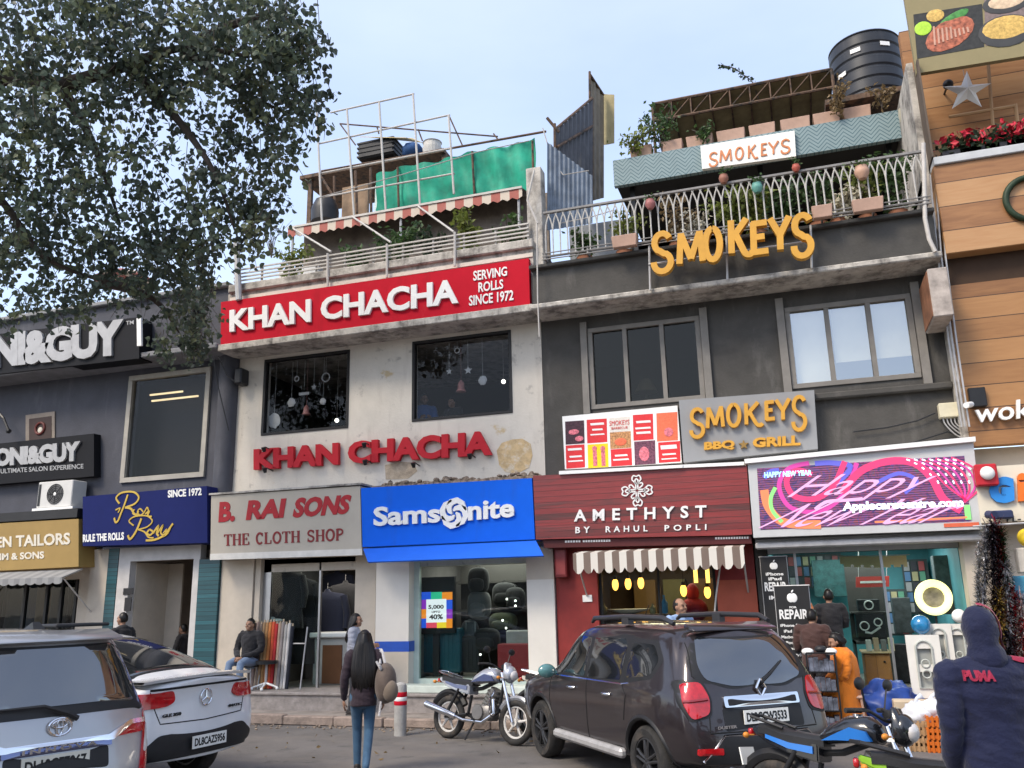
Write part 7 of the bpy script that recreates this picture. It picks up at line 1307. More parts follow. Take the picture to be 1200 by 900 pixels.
q = PZ(413, 13.85, .135); person('dark haired woman in pale grey top facing right behind the walking woman', q, rad(-75), 1.66, greyp, darkt, 'stand', 'mid', female=True, topname='shirt', arms='fore')
q = PZ(291, 14.62, .44); person('man in black jacket sitting on a stool outside the cloth shop', q, rad(176), 1.70, blackj, denim2, 'sit', 'short', arms='lap', topname='jacket', bulk=1.08)
s = thing('stool', 'dark stool under the seated man outside the cloth shop', 'stool', q); m = MB(); m.cyl(q+Vector((0, 0, .40)), q+Vector((0, 0, .445)), .17, n=20); m.build('seat', blackm, s)
for a in range(4): m = MB(); d = Vector((math.cos(a*1.57+.78), math.sin(a*1.57+.78), 0)); m.tube([q+d*.13+Vector((0, 0, .40)), q+d*.2], .014, 6); m.build('leg', galv, s)
q = PZ(136, 14.0, .135); person('man in dark jacket facing left in front of the rolls counter', q, rad(80), 1.76, blackj, darkt, 'stand', 'short', arms='pocket', headyaw=rad(10))
q = PZ(212, 15.9, .441); person('person in black sitting low inside the rolls counter', q, rad(95), 1.55, blackj, darkt, 'sit', 'short', arms='lap', vox=.016)
q = PZ(804, 13.3, .135); person('balding man with pale blue collar standing behind the dark parked car', q, rad(-128), 1.80, bluesh, darkt, 'stand', 'balding', arms='fore', topname='shirt', headyaw=rad(8))
# group at the repair shop
q = PZ(951, 14.75, .44); person('person in orange top nearest the black banner in the repair shop doorway', q, rad(-60), 1.62, cloth('burnt_orange_cloth', (.50, .15, .04)), darkt, 'stand', 'short', arms='fore', topname='shirt', vox=.014)
q = PZ(962, 13.75, .135); person('man in brown jacket with his back turned beside the orange shawl woman', q, rad(-20), 1.60, brownj, darkt, 'stand', 'short', arms='fore', lean=.10, bulk=1.1)
q = PZ(984, 14.6, .44); person('black haired person standing behind the brown jacket in the shop doorway', q, rad(10), 1.58, blackj, darkt, 'stand', 'short', arms='fore', vox=.014)
q = PZ(1000, 13.6, .135); ow = person('woman wrapped in a bright orange shawl sitting outside the repair shop', q, rad(92), 1.66, orange_m, orange_m, 'sit', 'bun', female=True, arms='lap', topname='blouse', headpitch=rad(-18), headyaw=rad(10), lean=.12, bulk=1.0, skirt=orange_m, shoes=False)
m = MB(); L_ = []
for z, a, c, y in ((.10, .30, .32, .18), (.30, .29, .31, .17), (.55, .24, .27, .12), (.75, .205, .19, .03), (.92, .245, .17, .03), (1.0, .21, .15, .05), (1.07, .10, .10, .07)): L_.append([m.v((a*math.cos(q2)*(1+.085*math.sin(7*q2+z*9)+.04*math.sin(15*q2-z*14)), y+c*math.sin(q2)*(1+.05*math.cos(6*q2+z*5)), z)) for q2 in [2*math.pi*i/40 for i in range(40)]])
for i in range(len(L_)-1):
    for j in range(40): m.face([L_[i][j], L_[i][(j+1) % 40], L_[i+1][(j+1) % 40], L_[i+1][j]])
m.build('shawl', orange_m, ow, local=True, smooth=180)
st = thing('stool', 'low stool covered with tan cloth under the orange shawl woman', 'stool', q); MB().box(q.x-.17, q.x+.17, q.y-.17, q.y+.17, q.z+.38, q.z+.43, .02).build('seat', tanbox, st)
for sx in (-1, 1):
    for sy in (-1, 1): MB().tube([q+Vector((sx*.14, sy*.14, .38)), q+Vector((sx*.16, sy*.16, 0))], .018, 6).build('leg', tanbox, st)
# man in the navy tracksuit, nearest the camera
d = ray(1146, 706)*5.25; q = Vector((d.x, d.y, 0)); hrz = rad(12)
pm = person('man in navy hooded tracksuit seen from behind at the right edge', q, hrz, 1.83, navyj, greyt, 'stand', 'hood', arms='pocket', vox=.011, bulk=1.12, hem=.80, headyaw=rad(-12)); pel, che, nek, hd, arm, k, T_ = PT[pm.name]
jk = next(c for c in pm.children if c.name.startswith('jacket')); hdm = next(c for c in pm.children if c.name.startswith('hood')); bv = BVHTree.FromPolygons([v.co.copy() for v in jk.data.vertices], [tuple(p.vertices) for p in jk.data.polygons]); bh = BVHTree.FromPolygons([v.co.copy() for v in hdm.data.vertices], [tuple(p.vertices) for p in hdm.data.polygons])
vs, fs, _ = txt('PUMA', .06, 1.0); m = MB(); VV = []
for u, v, w_ in vs:
    x = (-.185+.16*u); z = 1.43+.062*v; h = bv.ray_cast(Vector((x, -1, z)), Vector((0, 1, 0)))[0]; VV.append(m.v((x, (h.y if h else -.15)-.011-.003*w_, z)))
for f in fs: m.face([VV[i] for i in f])
m.build('printed_lettering', redstripe, jk, local=True); m = MB()
def strip(bvh, pts, wd, dirv):
    A = []
    for p in pts:
        p = Vector(p); h = bvh.find_nearest(p); A.append((h[0], h[1]))
    L2 = []
    for i, (p, n) in enumerate(A):
        t_ = (A[min(i+1, len(A)-1)][0]-A[max(i-1, 0)][0]).normalized(); s_ = t_.cross(n).normalized(); L2.append((m.v(p+s_*wd/2+n*.008), m.v(p+n*.016), m.v(p-s_*wd/2+n*.008)))
    for i in range(len(L2)-1):
        for j in (0, 1): m.face([L2[i][j], L2[i+1][j], L2[i+1][j+1], L2[i][j+1]])
for i in (1,):
    a = arm[i]; strip(bv, [a[0].lerp(Vector((0, a[0].y-.05, a[0].z+.08)), 1-j/6)+Vector((.0, -.03, .06)) for j in range(3, 7)]+[a[0].lerp(a[1], j/9)+Vector((.10, -.045, 0)) for j in range(1, 10)]+[a[1].lerp(a[2], j/7)+Vector((.10, -.05, 0)) for j in range(1, 8)], .045, None)
m.build('sleeve_stripe', redstripe, jk, local=True, smooth=180); m = MB(); strip(bh, [hd+Vector((.14*math.cos(a), -.045+.0*math.cos(a), .03+.18*math.sin(a))) for a in [rad(-50+150*j/12) for j in range(13)]], .05, None); m.build('hood_stripe', redstripe, hdm, local=True, smooth=180)
m = MB(); m.torus((0, .0, .82), .205, .022, (0, 0, 1), 30, 8); 
for v in m.bm.verts: v.co.y *= .80
m.build('waistband', navyj, jk, local=True, smooth=180)
# two people behind the right hand window of the cream building
for x, c, lb, yw in ((497, bluet, 'person in bright blue shirt behind the right dark window, at its left corner', -150), (531, blackj, 'person in black behind the right dark window, near its middle', 160)):
    z = P(x, 462, 15.9).z-1.28; a = P(x, 480, 15.9); person(lb, (a.x, 15.9, 4.45), rad(yw), max(1.3, (P(x, 462 if x < 510 else 466, 15.9).z-4.45)), c, darkt, 'stand', 'short', arms='fore', topname='shirt', vox=.016)
# ================================================================== goods, stands and street furniture
# bollard
q = G(469, 862); t = thing('bollard', 'grey concrete bollard with red and white bands beside the walking woman', 'bollard', q); conc = mat('bollard_concrete', (.33, .32, .30), .85, var=.2, sc=8, bump=.3); m = MB(); m.lathe([(.095, 0), (.095, .42), (.095, .70), (.085, .74), (.03, .77)], q, n=24); m.build('post', conc, t, smooth=40)
for z0, z1, mm_ in ((.44, .50, red_sign), (.502, .558, whitep), (.56, .63, red_sign)): MB().lathe([(.0965, z0), (.0985, z0+.004), (.0985, z1-.004), (.0965, z1)], q, n=24).build('band', mm_, t, smooth=40)
# cloth shop: upright bolts of cloth
cols = [((.05, .04, .04), 'black'), ((.30, .22, .19), 'dusty pink'), ((.25, .19, .15), 'grey brown'), ((.34, .22, .12), 'tan'), ((.40, .22, .09), 'ochre'), ((.55, .20, .06), 'pale orange'), ((.58, .10, .04), 'bright orange red'), ((.45, .035, .035), 'deep red'), ((.42, .30, .22), 'beige'), ((.28, .24, .22), 'grey'), ((.40, .38, .35), 'pale grey'), ((.55, .52, .48), 'off white'), ((.02, .022, .03), 'black blue')]
for i, (c, nm) in enumerate(cols):
    px_ = 316+i*3.6; a = P(px_, 738, 15.32-.06); a.z = 1.62+rnd.uniform(-.05, .05); cm = mat('bolt_'+nm.replace(' ', '_'), c, .8, var=.3, sc=14, stretch=(1, 1, .4), bump=.2); b_ = Vector((a.x-.03, 14.94, .445)); t = thing('cloth_bolt', nm+' upright bolt of cloth leaning in the cloth shop window row', 'cloth', b_, 0, 'upright bolts of cloth'); a = Vector((a.x-.02, 14.80, a.z)); b_ = Vector((a.x-.02+rnd.uniform(-.02, .02), 14.72, .445))
    m = MB(); m.tube([b_, a], .033, 12); m.build('roll', cm, t, smooth=40); m = MB(); m.tube([a, a+Vector((0, 0, .05))], .016, 8); m.build('core', mat('card_core', (.45, .36, .25), .8), t)
m = MB()
for px_ in (306, 355): a = P(px_, 735, 14.7); m.tube([(a.x, 14.68, .44), (a.x, 14.86, 1.55)], .014, 6)
m.tube([(P(306, 735, 14.7).x, 14.80, 1.25), (P(355, 735, 14.7).x, 14.80, 1.25)], .014, 6); setp(m.build('cloth_rack', galv), 'thin metal rack holding the upright bolts of cloth', 'rack')
sbase = PZ(311, 14.55, .44); t = thing('swivel_chair_base', 'white five legged chair base beside the cloth bolts', 'chair', sbase); m = MB()
for k in range(5): a = 1.256*k; m.tube([sbase+Vector((0, 0, .12)), sbase+Vector((.25*math.cos(a), .25*math.sin(a), .05))], [.022, .014], 6); m.ball(sbase+Vector((.25*math.cos(a), .25*math.sin(a), .03)), .03, 8, 6)
m.build('star_base', whitep, t); m = MB(); m.tube([sbase+Vector((0, 0, .1)), sbase+Vector((0, 0, .46))], .025, 8); m.build('stem', galv, t); m = MB(); m.cyl(sbase+Vector((0, 0, .46)), sbase+Vector((0, 0, .52)), .2, n=20); m.build('seat', blackm, t)
# counter inside the cloth shop
X0, X1 = P(364, 760, 15.5).x, P(404, 760, 15.5).x; t = thing('shop_counter', 'white counter with a brown door inside the cloth shop', 'counter', ((X0+X1)/2, 15.8, .441)); MB().box(X0, X1, 15.6, 16.3, .441, 1.32, .01).build('cabinet', mat('counter_grey', (.42, .41, .39), .5), t); MB().box(X0-.05, X1+.1, 15.5, 16.35, 1.322, 1.42, .02).build('top', whitep, t); MB().box(X0+.22, X0+.65, 15.58, 15.598, .46, 1.18).build('door', mat('brown_door', (.15, .065, .03), .5), t)
def garment(lb, x, y, Y, w_, h, c, g, kind='coat'):
    q = P(x, y, Y); t = thing('hanging_'+kind, lb, kind, (q.x, Y, q.z-h), 0, g); m = MB(); L_ = []
    for u, ww, dd in ((0, .04, .04), (.05, .09, .05), (.09, .42, .10), (.2, .50, .13), (.55, .43, .12), (1.0, .50, .14)): L_.append([m.v((q.x+w_*ww*math.cos(a)*(1+.05*math.sin(a*6+u*5)), Y+dd*math.sin(a)*w_, q.z-h*u)) for a in [2*math.pi*k/20 for k in range(20)]])
    for i in range(len(L_)-1):
        for k in range(20): m.face([L_[i][k], L_[i][(k+1) % 20], L_[i+1][(k+1) % 20], L_[i+1][k]])
    m.face(L_[0]); m.face(L_[-1]); m.build('body', c, t, smooth=60)
    m = MB()
    for s_ in (-1, 1): m.tube([(q.x+s_*w_*.42, Y, q.z-h*.12), (q.x+s_*w_*.52, Y, q.z-h*.4), (q.x+s_*w_*.50, Y-.03, q.z-h*.66)], [.06*w_*1.5, .06*w_*1.4, .05*w_*1.2], 8)
    m.build('sleeve', c, t, smooth=60); m = MB(); m.tube([(q.x, Y, q.z+.12), (q.x, Y, q.z-.02)], .006, 5); m.build('hook', galv, t)
gm = [cloth('ink_black_suiting', (.010, .010, .013)), cloth('navy_suiting', (.014, .018, .04)), cloth('charcoal_suiting', (.03, .03, .033))]
for lb, x, y, Y, w_, h, c in (('black coat hanging at the left of the cloth shop window', 336, 667, 15.35, .85, 1.15, gm[0]), ('long black coat hanging behind the cloth bolts', 353, 672, 15.6, .8, 1.75, gm[0]), ('navy suit jacket hanging above the counter', 384, 690, 16.2, .9, 1.2, gm[1]), ('charcoal jacket hanging at the right of the cloth shop window', 405, 680, 16.4, .8, 1.2, gm[2]), ('dark navy jacket hanging deep in the shop by the white shelf', 395, 668, 17.2, .8, 1.1, gm[1])): garment(lb, x, y, Y, w_, h, c, 'suits hanging in the cloth shop')
m = MB(); m.tube([(-10.0, 15.5, 2.78), (-8.1, 15.5, 2.78)], .015, 6); m.tube([(-10, 16.3, 2.75), (-8.1, 16.3, 2.75)], .015, 6); setp(m.build('hanging_rail', galv), 'steel rails inside the cloth shop carrying the suits', 'rail')
q = P(320, 727, 15.2); m = MB(); m.ball(q, (.22, .12, .04), 12, 8, lambda d: 1+.15*noise.noise(d*4)); m.ball(q+Vector((-.06, 0, .035)), (.10, .09, .04), 10, 6); setp(m.build('folded_cloth', whitep, smooth=180), 'white folded cloth lying above the bolts of cloth', 'cloth')
setp(MB().box(q.x-.28, q.x+.30, 15.08, 15.4, q.z-.07, q.z-.04, .005).build('glass_shelf', galv), 'thin shelf in the cloth shop window under the white folded cloth', 'shelf')
mb = MB()
for k in range(3): mb.box(-9.2, -8.1, 17.6, 18.1, 1.5+k*.45, 1.53+k*.45)
mb.box(-9.22, -9.19, 17.6, 18.1, .44, 2.8); t = thing('wall_shelf', 'shelves of folded pale shirts at the back of the cloth shop', 'shelf', (-8.7, 17.9, .441)); mb.build('shelf_boards', galv, t)
for k in range(9): x = -9.1+.33*(k % 3); z = 1.535+.45*(k//3); setp(MB().box(x, x+.26, 17.62, 17.95, z, z+.10+.08*rnd.random(), .02).build('folded_shirt', cloth('shirt_%d' % (k % 3), [(.45, .45, .48), (.22, .26, .36), (.38, .30, .30)][k % 3])), 'folded shirts on the shelves at the back of the cloth shop', 'clothes', 'folded shirts in the cloth shop')
# luggage shop
t = thing('display_stand', 'black digital display stand with a rainbow bordered sale screen in the luggage window', 'display', (P(510, 742, 15.25).x, 15.3, .63)); MB().quad((488, 677), (532.5, 675.5), (533, 742), (489, 743.5), 15.25, .08).build('panel', blackpl, t); zb = P(510, 742, 15.25).z; cx = P(510, 742, 15.25).x; m = MB(); m.box(cx-.06, cx+.06, 15.28, 15.33, .45, zb); m.box(cx-.25, cx+.25, 15.15, 15.45, .442, .47); m.build('foot', blackpl, t)
rainbow = [('screen_blue', (.02, .08, .55)), ('screen_orange', (.75, .22, .02)), ('screen_green', (.03, .40, .22)), ('screen_purple', (.22, .03, .40)), ('screen_red', (.65, .06, .10)), ('screen_yellow', (.75, .52, .03))]
bx = [(493, 694, 505, 703, 0), (505, 694, 518, 703, 2), (518, 694, 530, 703, 1), (493, 703, 499.5, 714, 3), (493, 714, 499.5, 725, 1), (493, 725, 499.5, 736, 0), (523, 703, 530, 714, 0), (523, 714, 530, 725, 3), (523, 725, 530, 736, 1), (499.5, 729, 512, 736, 4), (512, 729, 523, 736, 5)]
for x0, y0, x1, y1, k in bx: s_ = -.03; MB().quad((x0, y0), (x1, y0+s_*(x1-x0)), (x1, y1+s_*(x1-x0)), (x0, y1), 15.243, .006).build('screen_block', ecol(*rainbow[k], .9), t)
MB().quad((499.5, 702.5), (523, 701.8), (523, 729), (499.5, 729.8), 15.24, .008).build('screen_card', ecol('screen_white', (.75, .75, .78), .9), t); m = MB()
for tx, x0, y0, x1, y1 in (('5,000', 502, 709, 520, 714.5), ('UPTO', 506, 716, 516, 718.5), ('40%', 503, 720, 519, 726)): write(m, tx, (x0, y0), (x1, y0-.4), (x1, y1-.4), (x0, y1), 15.238, .003, .03)
m.build('lettering', ink, t)
def suitcase(lb, cx, w_, d_, h, c, Y, z0=.445, hd_=True, g='hard suitcases in the luggage shop'):
    t = thing('suitcase', lb, 'suitcase', (cx, Y, z0), 0, g); m = MB(); m.box(cx-w_/2, cx+w_/2, Y-d_/2, Y+d_/2, z0+.05, z0+h, .05, 3); m.build('shell', c, t, smooth=50); m = MB()
    for k in range(5): x = cx-w_*.35+w_*.7*k/4; m.box(x-.012, x+.012, Y-d_/2-.01, Y-d_/2+.005, z0+.12, z0+h-.07, .004)
    m.build('ribs', c, t)
    for sx in (-1, 1): m = MB(); m.ball((cx+sx*w_*.38, Y-.05, z0+.028), .028, 10, 6); m.build('wheel', blackpl, t, smooth=60)
    if hd_: m = MB(); m.tube([(cx-.09, Y, z0+h), (cx-.09, Y, z0+h+.25), (cx+.09, Y, z0+h+.25), (cx+.09, Y, z0+h)], .01, 6); m.build('handle', steel, t)
petrol = mat('petrol_blue_shell', (.015, .085, .115), .3, coat=.4)
x1, x2 = P(503, 790, 15.5).x, P(529, 790, 15.5).x
suitcase('large petrol blue suitcase at the left of the luggage window', x1, .50, .28, .92, petrol, 15.5, .63); suitcase('petrol blue suitcase, the right one of the pair in the luggage window', x2, .46, .28, .85, petrol, 15.5, .63); suitcase('small black suitcase between the petrol pair and the backpacks', P(552, 790, 15.6).x, .42, .26, .7, blackpl, 15.6, .63); suitcase('small navy suitcase standing on a block in the luggage window', P(497, 755, 15.9).x, .36, .24, .5, mat('navy_shell', (.02, .03, .08), .35), 16.2, 1.2)
setp(MB().box(-6.75, -4.64, 15.08, 18.1, .442, .629).build('window_platform', tilefloor), 'low display platform inside the luggage shop window', 'platform')
m = MB(); m.box(P(520, 700, 16.6).x, -4.66, 16.5, 16.9, 1.20, 1.24); m.box(P(530, 700, 16.6).x, -4.66, 16.5, 16.9, 1.75, 1.79); m.box(P(530, 700, 16.6).x, -4.66, 16.5, 16.9, 2.30, 2.34); m.box(-6.7, -4.66, 16.9, 16.95, .63, 2.8); setp(m.build('display_shelf', mat('dark_shelf', (.07, .065, .06), .5)), 'dark wall shelves of bags inside the luggage shop', 'shelf')
def bag(lb, x, y, Y, w_, h, c):
    q = P(x, y, Y); t = thing('backpack', lb, 'backpack', q, 0, 'backpacks on the luggage shop shelves'); m = MB(); m.ball(q+Vector((0, 0, h/2)), (w_/2, w_*.32, h/2), 16, 12, lambda d: (abs(d.x)**3+abs(d.y)**3+abs(d.z)**3)**(-1/3)*.98); m.build('bag', c, t, smooth=60); m = MB(); m.ball(q+Vector((0, -w_*.28, h*.34)), (w_*.36, w_*.12, h*.25), 12, 8, lambda d: (abs(d.x)**3+abs(d.y)**3+abs(d.z)**3)**(-1/3)); m.build('front_pocket', c, t, smooth=60); m = MB(); m.tube([q+Vector((-.05, 0, h)), q+Vector((0, 0, h+.05)), q+Vector((.05, 0, h))], .01, 6); m.build('handle', blackm, t)
bl = cloth('black_bag_cloth', (.014, .014, .015)); gr = cloth('grey_bag_cloth', (.11, .11, .115)); gn = cloth('olive_bag_cloth', (.07, .08, .045)); nv = cloth('navy_bag_cloth', (.015, .018, .05))
for a in (('round topped black backpack high in the luggage shop window', 561, 696, 15.7, .42, .50, bl), ('grey panelled backpack under the black one', 562, 727, 15.7, .46, .55, gr), ('black backpack at the top right of the luggage shop', 592, 712, 16.3, .5, .48, bl), ('second black backpack at the right of the luggage shop', 604, 716, 16.2, .4, .45, bl), ('olive green bag on the right shelf of the luggage shop', 590, 740, 16.2, .55, .36, gn), ('navy bag below the olive one', 592, 755, 16.2, .6, .32, nv), ('black bag lying low in the luggage window', 571, 763, 15.6, .5, .42, bl), ('black cabin bag with pale frame in the luggage window', 551, 766, 15.7, .36, .62, gr)): bag(*a)
m = MB()
for x, y in ((594, 702), (604, 704), (604, 710), (589, 727), (593, 736), (545, 757), (563, 767)): m.ball(P(x, y, 15.5), .018, 8, 6)
setp(m.build('spot_lamps', ecol('lit_bulb', (1, .96, .88), 5), smooth=60), 'tiny bright spot lamps among the bags in the luggage shop', 'lamps')
q = P(598, 786, 15.25); t = thing('storage_box', 'dark red box with a pale lid at the right of the luggage window', 'box', (q.x, 15.3, .63)); a = P(584, 780, 15.2).x; MB().box(a, -4.66, 15.15, 15.45, .63, 1.2, .02).build('body', mat('dark_red_box', (.22, .02, .025), .5), t); MB().box(a+.05, -4.66, 15.5, 15.7, .63, 1.42, .02).build('lid', mat('pale_box', (.45, .43, .40), .5), t)
# jewellery shop
for i, (x, y, lb) in enumerate(((721, 685, 'leftmost of the three amber pendant lamps in a row'), (736, 684, 'middle one of the three amber pendant lamps in a row'), (751, 683, 'rightmost of the three amber pendant lamps in a row'), (801, 692, 'amber pendant lamp behind the balding man'), (829, 694, 'amber pendant lamp at the right of the jewellery window'))):
    q = P(x, y, 16.0); t = thing('pendant_lamp', lb, 'lamp', q, 0, 'amber pendant lamps'); MB().ball(q, (.06, .06, .11), 12, 8).build('bulb', mat('amber_bulb', (1, .42, .07), emit=3.5), t, smooth=60); m = MB(); m.tube([q+Vector((0, 0, .10)), (q.x, q.y, 2.84)], .006, 5); m.cyl(q+Vector((0, 0, .09)), q+Vector((0, 0, .15)), .035, n=10); m.build('cord', blackm, t)
for x in (815, 829): q = P(x, 672, 15.6); m = MB(); m.cyl(q-Vector((0, 0, .16)), q+Vector((0, 0, .12)), .035, n=10); setp(m.build('glowing_tube', mat('amber_tube', (1, .5, .1), emit=3)), 'short amber tube lamp under the right end of the striped awning', 'lamp', 'amber tube lamps')
t = thing('display_table', 'dark display table with a white bowl inside the jewellery shop', 'table', P(737, 728, 15.8)); q = P(737, 716, 15.8); MB().box(q.x-.8, q.x+.7, 15.6, 16.3, .442, q.z-.06, .01).build('cabinet', mat('walnut', (.05, .03, .02), .4), t)
q0 = q; m = MB(); m.lathe([(.10, 0), (.36, .07), (.38, .09), (.34, .08), (.08, .03)], q+Vector((0, 0, -.055)), n=28); setp(m.build('bowl', whitep, smooth=50), 'wide white bowl on the jewellery shop table', 'bowl')
for i, (x, y, c, h) in enumerate(((779, 715, (.05, .25, .5), .32), (708, 718, (.25, .2, .1), .2), (765, 716, (.3, .25, .12), .18))): q = P(x, y, 15.7); m = MB(); m.lathe([(.04, 0), (.06, .03), (.06, h*.6), (.02, h*.8), (.022, h)], (q.x, q.y, q0.z-.055), n=14); setp(m.build('jar', mat('jar_%d' % i, c, .2), smooth=50), ('slim blue bottle on the jewellery shop table', 'small brown jar at the left of the white bowl', 'small amber jar at the right of the white bowl')[i], 'jar', 'jars in the jewellery shop')
q = P(812, 700, 16.2); t = thing('display_bust', 'dark red draped display bust behind the balding man', 'bust', (q.x, 16.2, .45)); m = MB(); m.ball(q+Vector((0, 0, .08)), (.12, .12, .17), 14, 10); m.ball(q+Vector((0, 0, -.22)), (.26, .17, .22), 14, 10); m.lathe([(.05, -.9), (.06, -.35)], q, n=12); m.build('form', cloth('crimson_drape', (.22, .012, .04)), t, smooth=180)
for k in range(3): setp(MB().box(-3.3+k*.6, -2.85+k*.6, 17.9, 18.2, 1.3, 2.3, .01).build('wall_cabinet', mat('warm_cabinet_%d' % k, [(.20, .12, .05), (.14, .13, .06), (.16, .08, .04)][k], .5)), ('left warm brown display cabinet at the back of the jewellery shop', 'olive display cabinet at the back of the jewellery shop', 'reddish display cabinet at the back of the jewellery shop')[k], 'cabinet')
a, b_ = P(651, 677, 14.7), P(664, 641, 14.7); t = thing('wall_lamp', 'maroon box shaped wall lamp at the left of the jewellery shop', 'lamp', ((a.x+b_.x)/2, 14.75, a.z)); MB().box(a.x, b_.x, 14.66, 14.855, a.z, b_.z, .015).build('case', mat('maroon_lamp_case', (.16, .02, .022), .4), t); MB().box(a.x+.03, b_.x-.03, 14.652, 14.66, a.z+.05, b_.z-.05).build('lens', mat('pinkish_lens', (.28, .06, .06), .3), t)
setp(MB().quad((682.5, 697.5), (693.5, 697), (694, 705), (683, 705.5), 14.84, .012).build('name_plate', whitep), 'small white name plate on the maroon wall of the jewellery shop', 'plate')
m = MB(); bars(m, [[(846, 648), (839, 700), (836, 735)]], .015, 14.6); setp(m.build('awning_pole', ivp), 'thin pale pole leaning before the brick red panel', 'pole')
# repair shop
def shopbox(lb, name, x0, y0, x1, y1, Y, d, c, cat, bev=.01, par=None, extra=None): a, b_ = P(x0, y1, Y), P(x1, y0, Y); return setp(MB().box(a.x, b_.x, Y, Y+d, a.z, b_.z, bev).build(name, c), lb, cat)
t = thing('wall_sign', 'small red sign hanging inside the repair shop', 'sign', P(1022, 688, 16.5)); MB().quad((1003, 676), (1042, 675), (1042, 687.5), (1003, 688.5), 16.5, .04).build('board', mat('coral_red_board', (.48, .06, .05), .5), t); m = MB(); m.quad((1008, 681), (1038, 680.3), (1038, 683), (1008, 683.7), 16.495, .004); m.build('small_print', white_l, t); m = MB(); m.tube([P(1006, 676, 16.52), P(1006, 645, 16.52)], .006, 5); m.tube([P(1039, 675, 16.52), P(1039, 645, 16.52)], .006, 5); m.build('wire', galv, t)
for i in range(20):
    q = P(986+i*3.9, 655-(abs(i-9.5)*.12), 15.3); t = setp(MB().box(q.x-.028, q.x+.028, 15.3, 15.306, q.z-.10-(.04 if i % 3 else 0), q.z+.04, .002).build('price_tag', mat('pale_gold_tag', (.60, .50, .25), .5)), 'pale gold tag hanging in a row under the repair shop lintel', 'tag', 'tags hanging in the repair shop')
m = MB(); m.tube([P(982, 652, 15.29), P(1066, 650, 15.29)], .006, 5); setp(m.build('tag_string', galv), 'string carrying the row of pale gold tags', 'string')
for lb, x0, y0, x1, y1 in (('black boxed speaker set, upper one on the repair shop shelf', 1006, 702, 1030, 716), ('black boxed speaker set, lower one on the repair shop shelf', 1005, 719, 1036, 748)):
    a, b_ = P(x0, y1, 16.3), P(x1, y0, 16.3); t = thing('boxed_speaker', lb, 'box', ((a.x+b_.x)/2, 16.4, a.z), 0, 'black boxes in the repair shop'); MB().box(a.x, b_.x, 16.3, 16.7, a.z, b_.z, .01).build('box', blackpl, t); m = MB(); c = Vector(((a.x+b_.x)/2, 16.295, (a.z+b_.z)/2)); m.torus(c-Vector((.1, 0, 0)) if y1 > 720 else c, .07, .012, n=18, k=5)
    if y1 > 720: m.torus(c+Vector((.12, 0, .06)), .06, .012, n=18, k=5); m.tube([c-Vector((.1, 0, .1)), c+Vector((0, 0, -.12)), c+Vector((.15, 0, -.02))], .02, 5)
    m.build('printed_motif', white_l, t)
a, b_ = P(1001, 752, 16.25), P(1046, 752, 16.25); m = MB(); m.box(a.x, b_.x, 16.2, 16.9, a.z-.04, a.z); m.box(a.x, a.x+.03, 16.2, 16.9, .44, a.z); m.box(b_.x-.03, b_.x, 16.2, 16.9, .44, a.z); m.box(a.x, b_.x, 16.86, 16.9, a.z, 2.5); m.box(a.x, b_.x, 16.3, 16.88, P(1010, 717, 16.3).z-.03, P(1010, 717, 16.3).z-.005); setp(m.build('shelf_unit', mat('dark_shelf', (.07, .065, .06), .5)), 'dark shelf unit carrying black boxes inside the repair shop', 'shelf')
t = thing('wooden_cabinet', 'orange brown wooden cabinet inside the repair shop doorway', 'cabinet', P(1030, 803, 15.15)); a, b_ = P(1016, 800, 15.1), P(1043, 766, 15.1); MB().box(a.x, b_.x, 15.1, 15.7, .442, b_.z, .012).build('carcass', boards('orange_cabinet_wood', [(.30, .11, .03), (.42, .17, .05)], .5, False, gap=.01), t); MB().box(a.x-.03, b_.x+.03, 15.06, 15.74, b_.z+.001, b_.z+.03, .008).build('top', mat('pale_top', (.42, .30, .18), .4), t); m = MB(); m.ball(((a.x+b_.x)/2+.1, 15.09, .9), .018, 8, 6); m.build('knob', blackm, t)
for k in range(4): setp(MB().box(a.x+.06+k*.11, a.x+.14+k*.11, 15.2, 15.34, b_.z+.032, b_.z+.2+.03*(k % 2), .004).build('packet', mat('packet_%d' % k, [(.4, .4, .38), (.3, .22, .15), (.12, .12, .12), (.45, .42, .3)][k], .5)), ('grey packet, leftmost on the orange wooden cabinet', 'brown packet on the orange wooden cabinet', 'black packet on the orange wooden cabinet', 'cream packet, rightmost on the orange wooden cabinet')[k], 'packet')
for i, (x0, y0, x1, y1) in enumerate(((1048, 755, 1066, 800), (1050, 700, 1066, 742), (1098, 650, 1124, 690), (1102, 690, 1124, 720), (955, 655, 1000, 700))):
    Y = (16.6, 17.2, 16.2, 16.2, 17.8)[i]; shopbox(('black chair shaped rack beside the wooden cabinet', 'dark rack behind the tall steel door post', 'dark shelf high at the right of the repair shop', 'dark shelf behind the ring lamp', 'large dark wall panel at the left of the repair shop')[i], 'dark_rack', x0, y0, x1, y1, Y, .3, mat('rack_%d' % i, [(.03, .03, .032), (.05, .06, .06), (.07, .10, .10), (.10, .09, .08), (.02, .07, .07)][i], .6, var=.5, sc=7), 'rack')
q = P(1094, 700, 15.2); t = thing('ring_lamp', 'lit pale yellow ring lamp at the right of the repair shop', 'lamp', (q.x, 15.2, .44)); m = MB(); m.torus(q, .215, .058, (0, 1, 0), 40, 8); m.build('ring', mat('lit_ring', (.95, .92, .38), emit=1.2), t, smooth=60); MB().cyl(q+Vector((0, .05, 0)), q+Vector((0, .06, 0)), .17, n=30).build('centre_plate', mat('grey_mirror', (.25, .22, .2), .3, var=.5, sc=8), t); m = MB(); m.tube([q-Vector((0, -.03, .2)), (q.x, 15.23, .46)], .015, 6); m.build('stand', blackm, t)
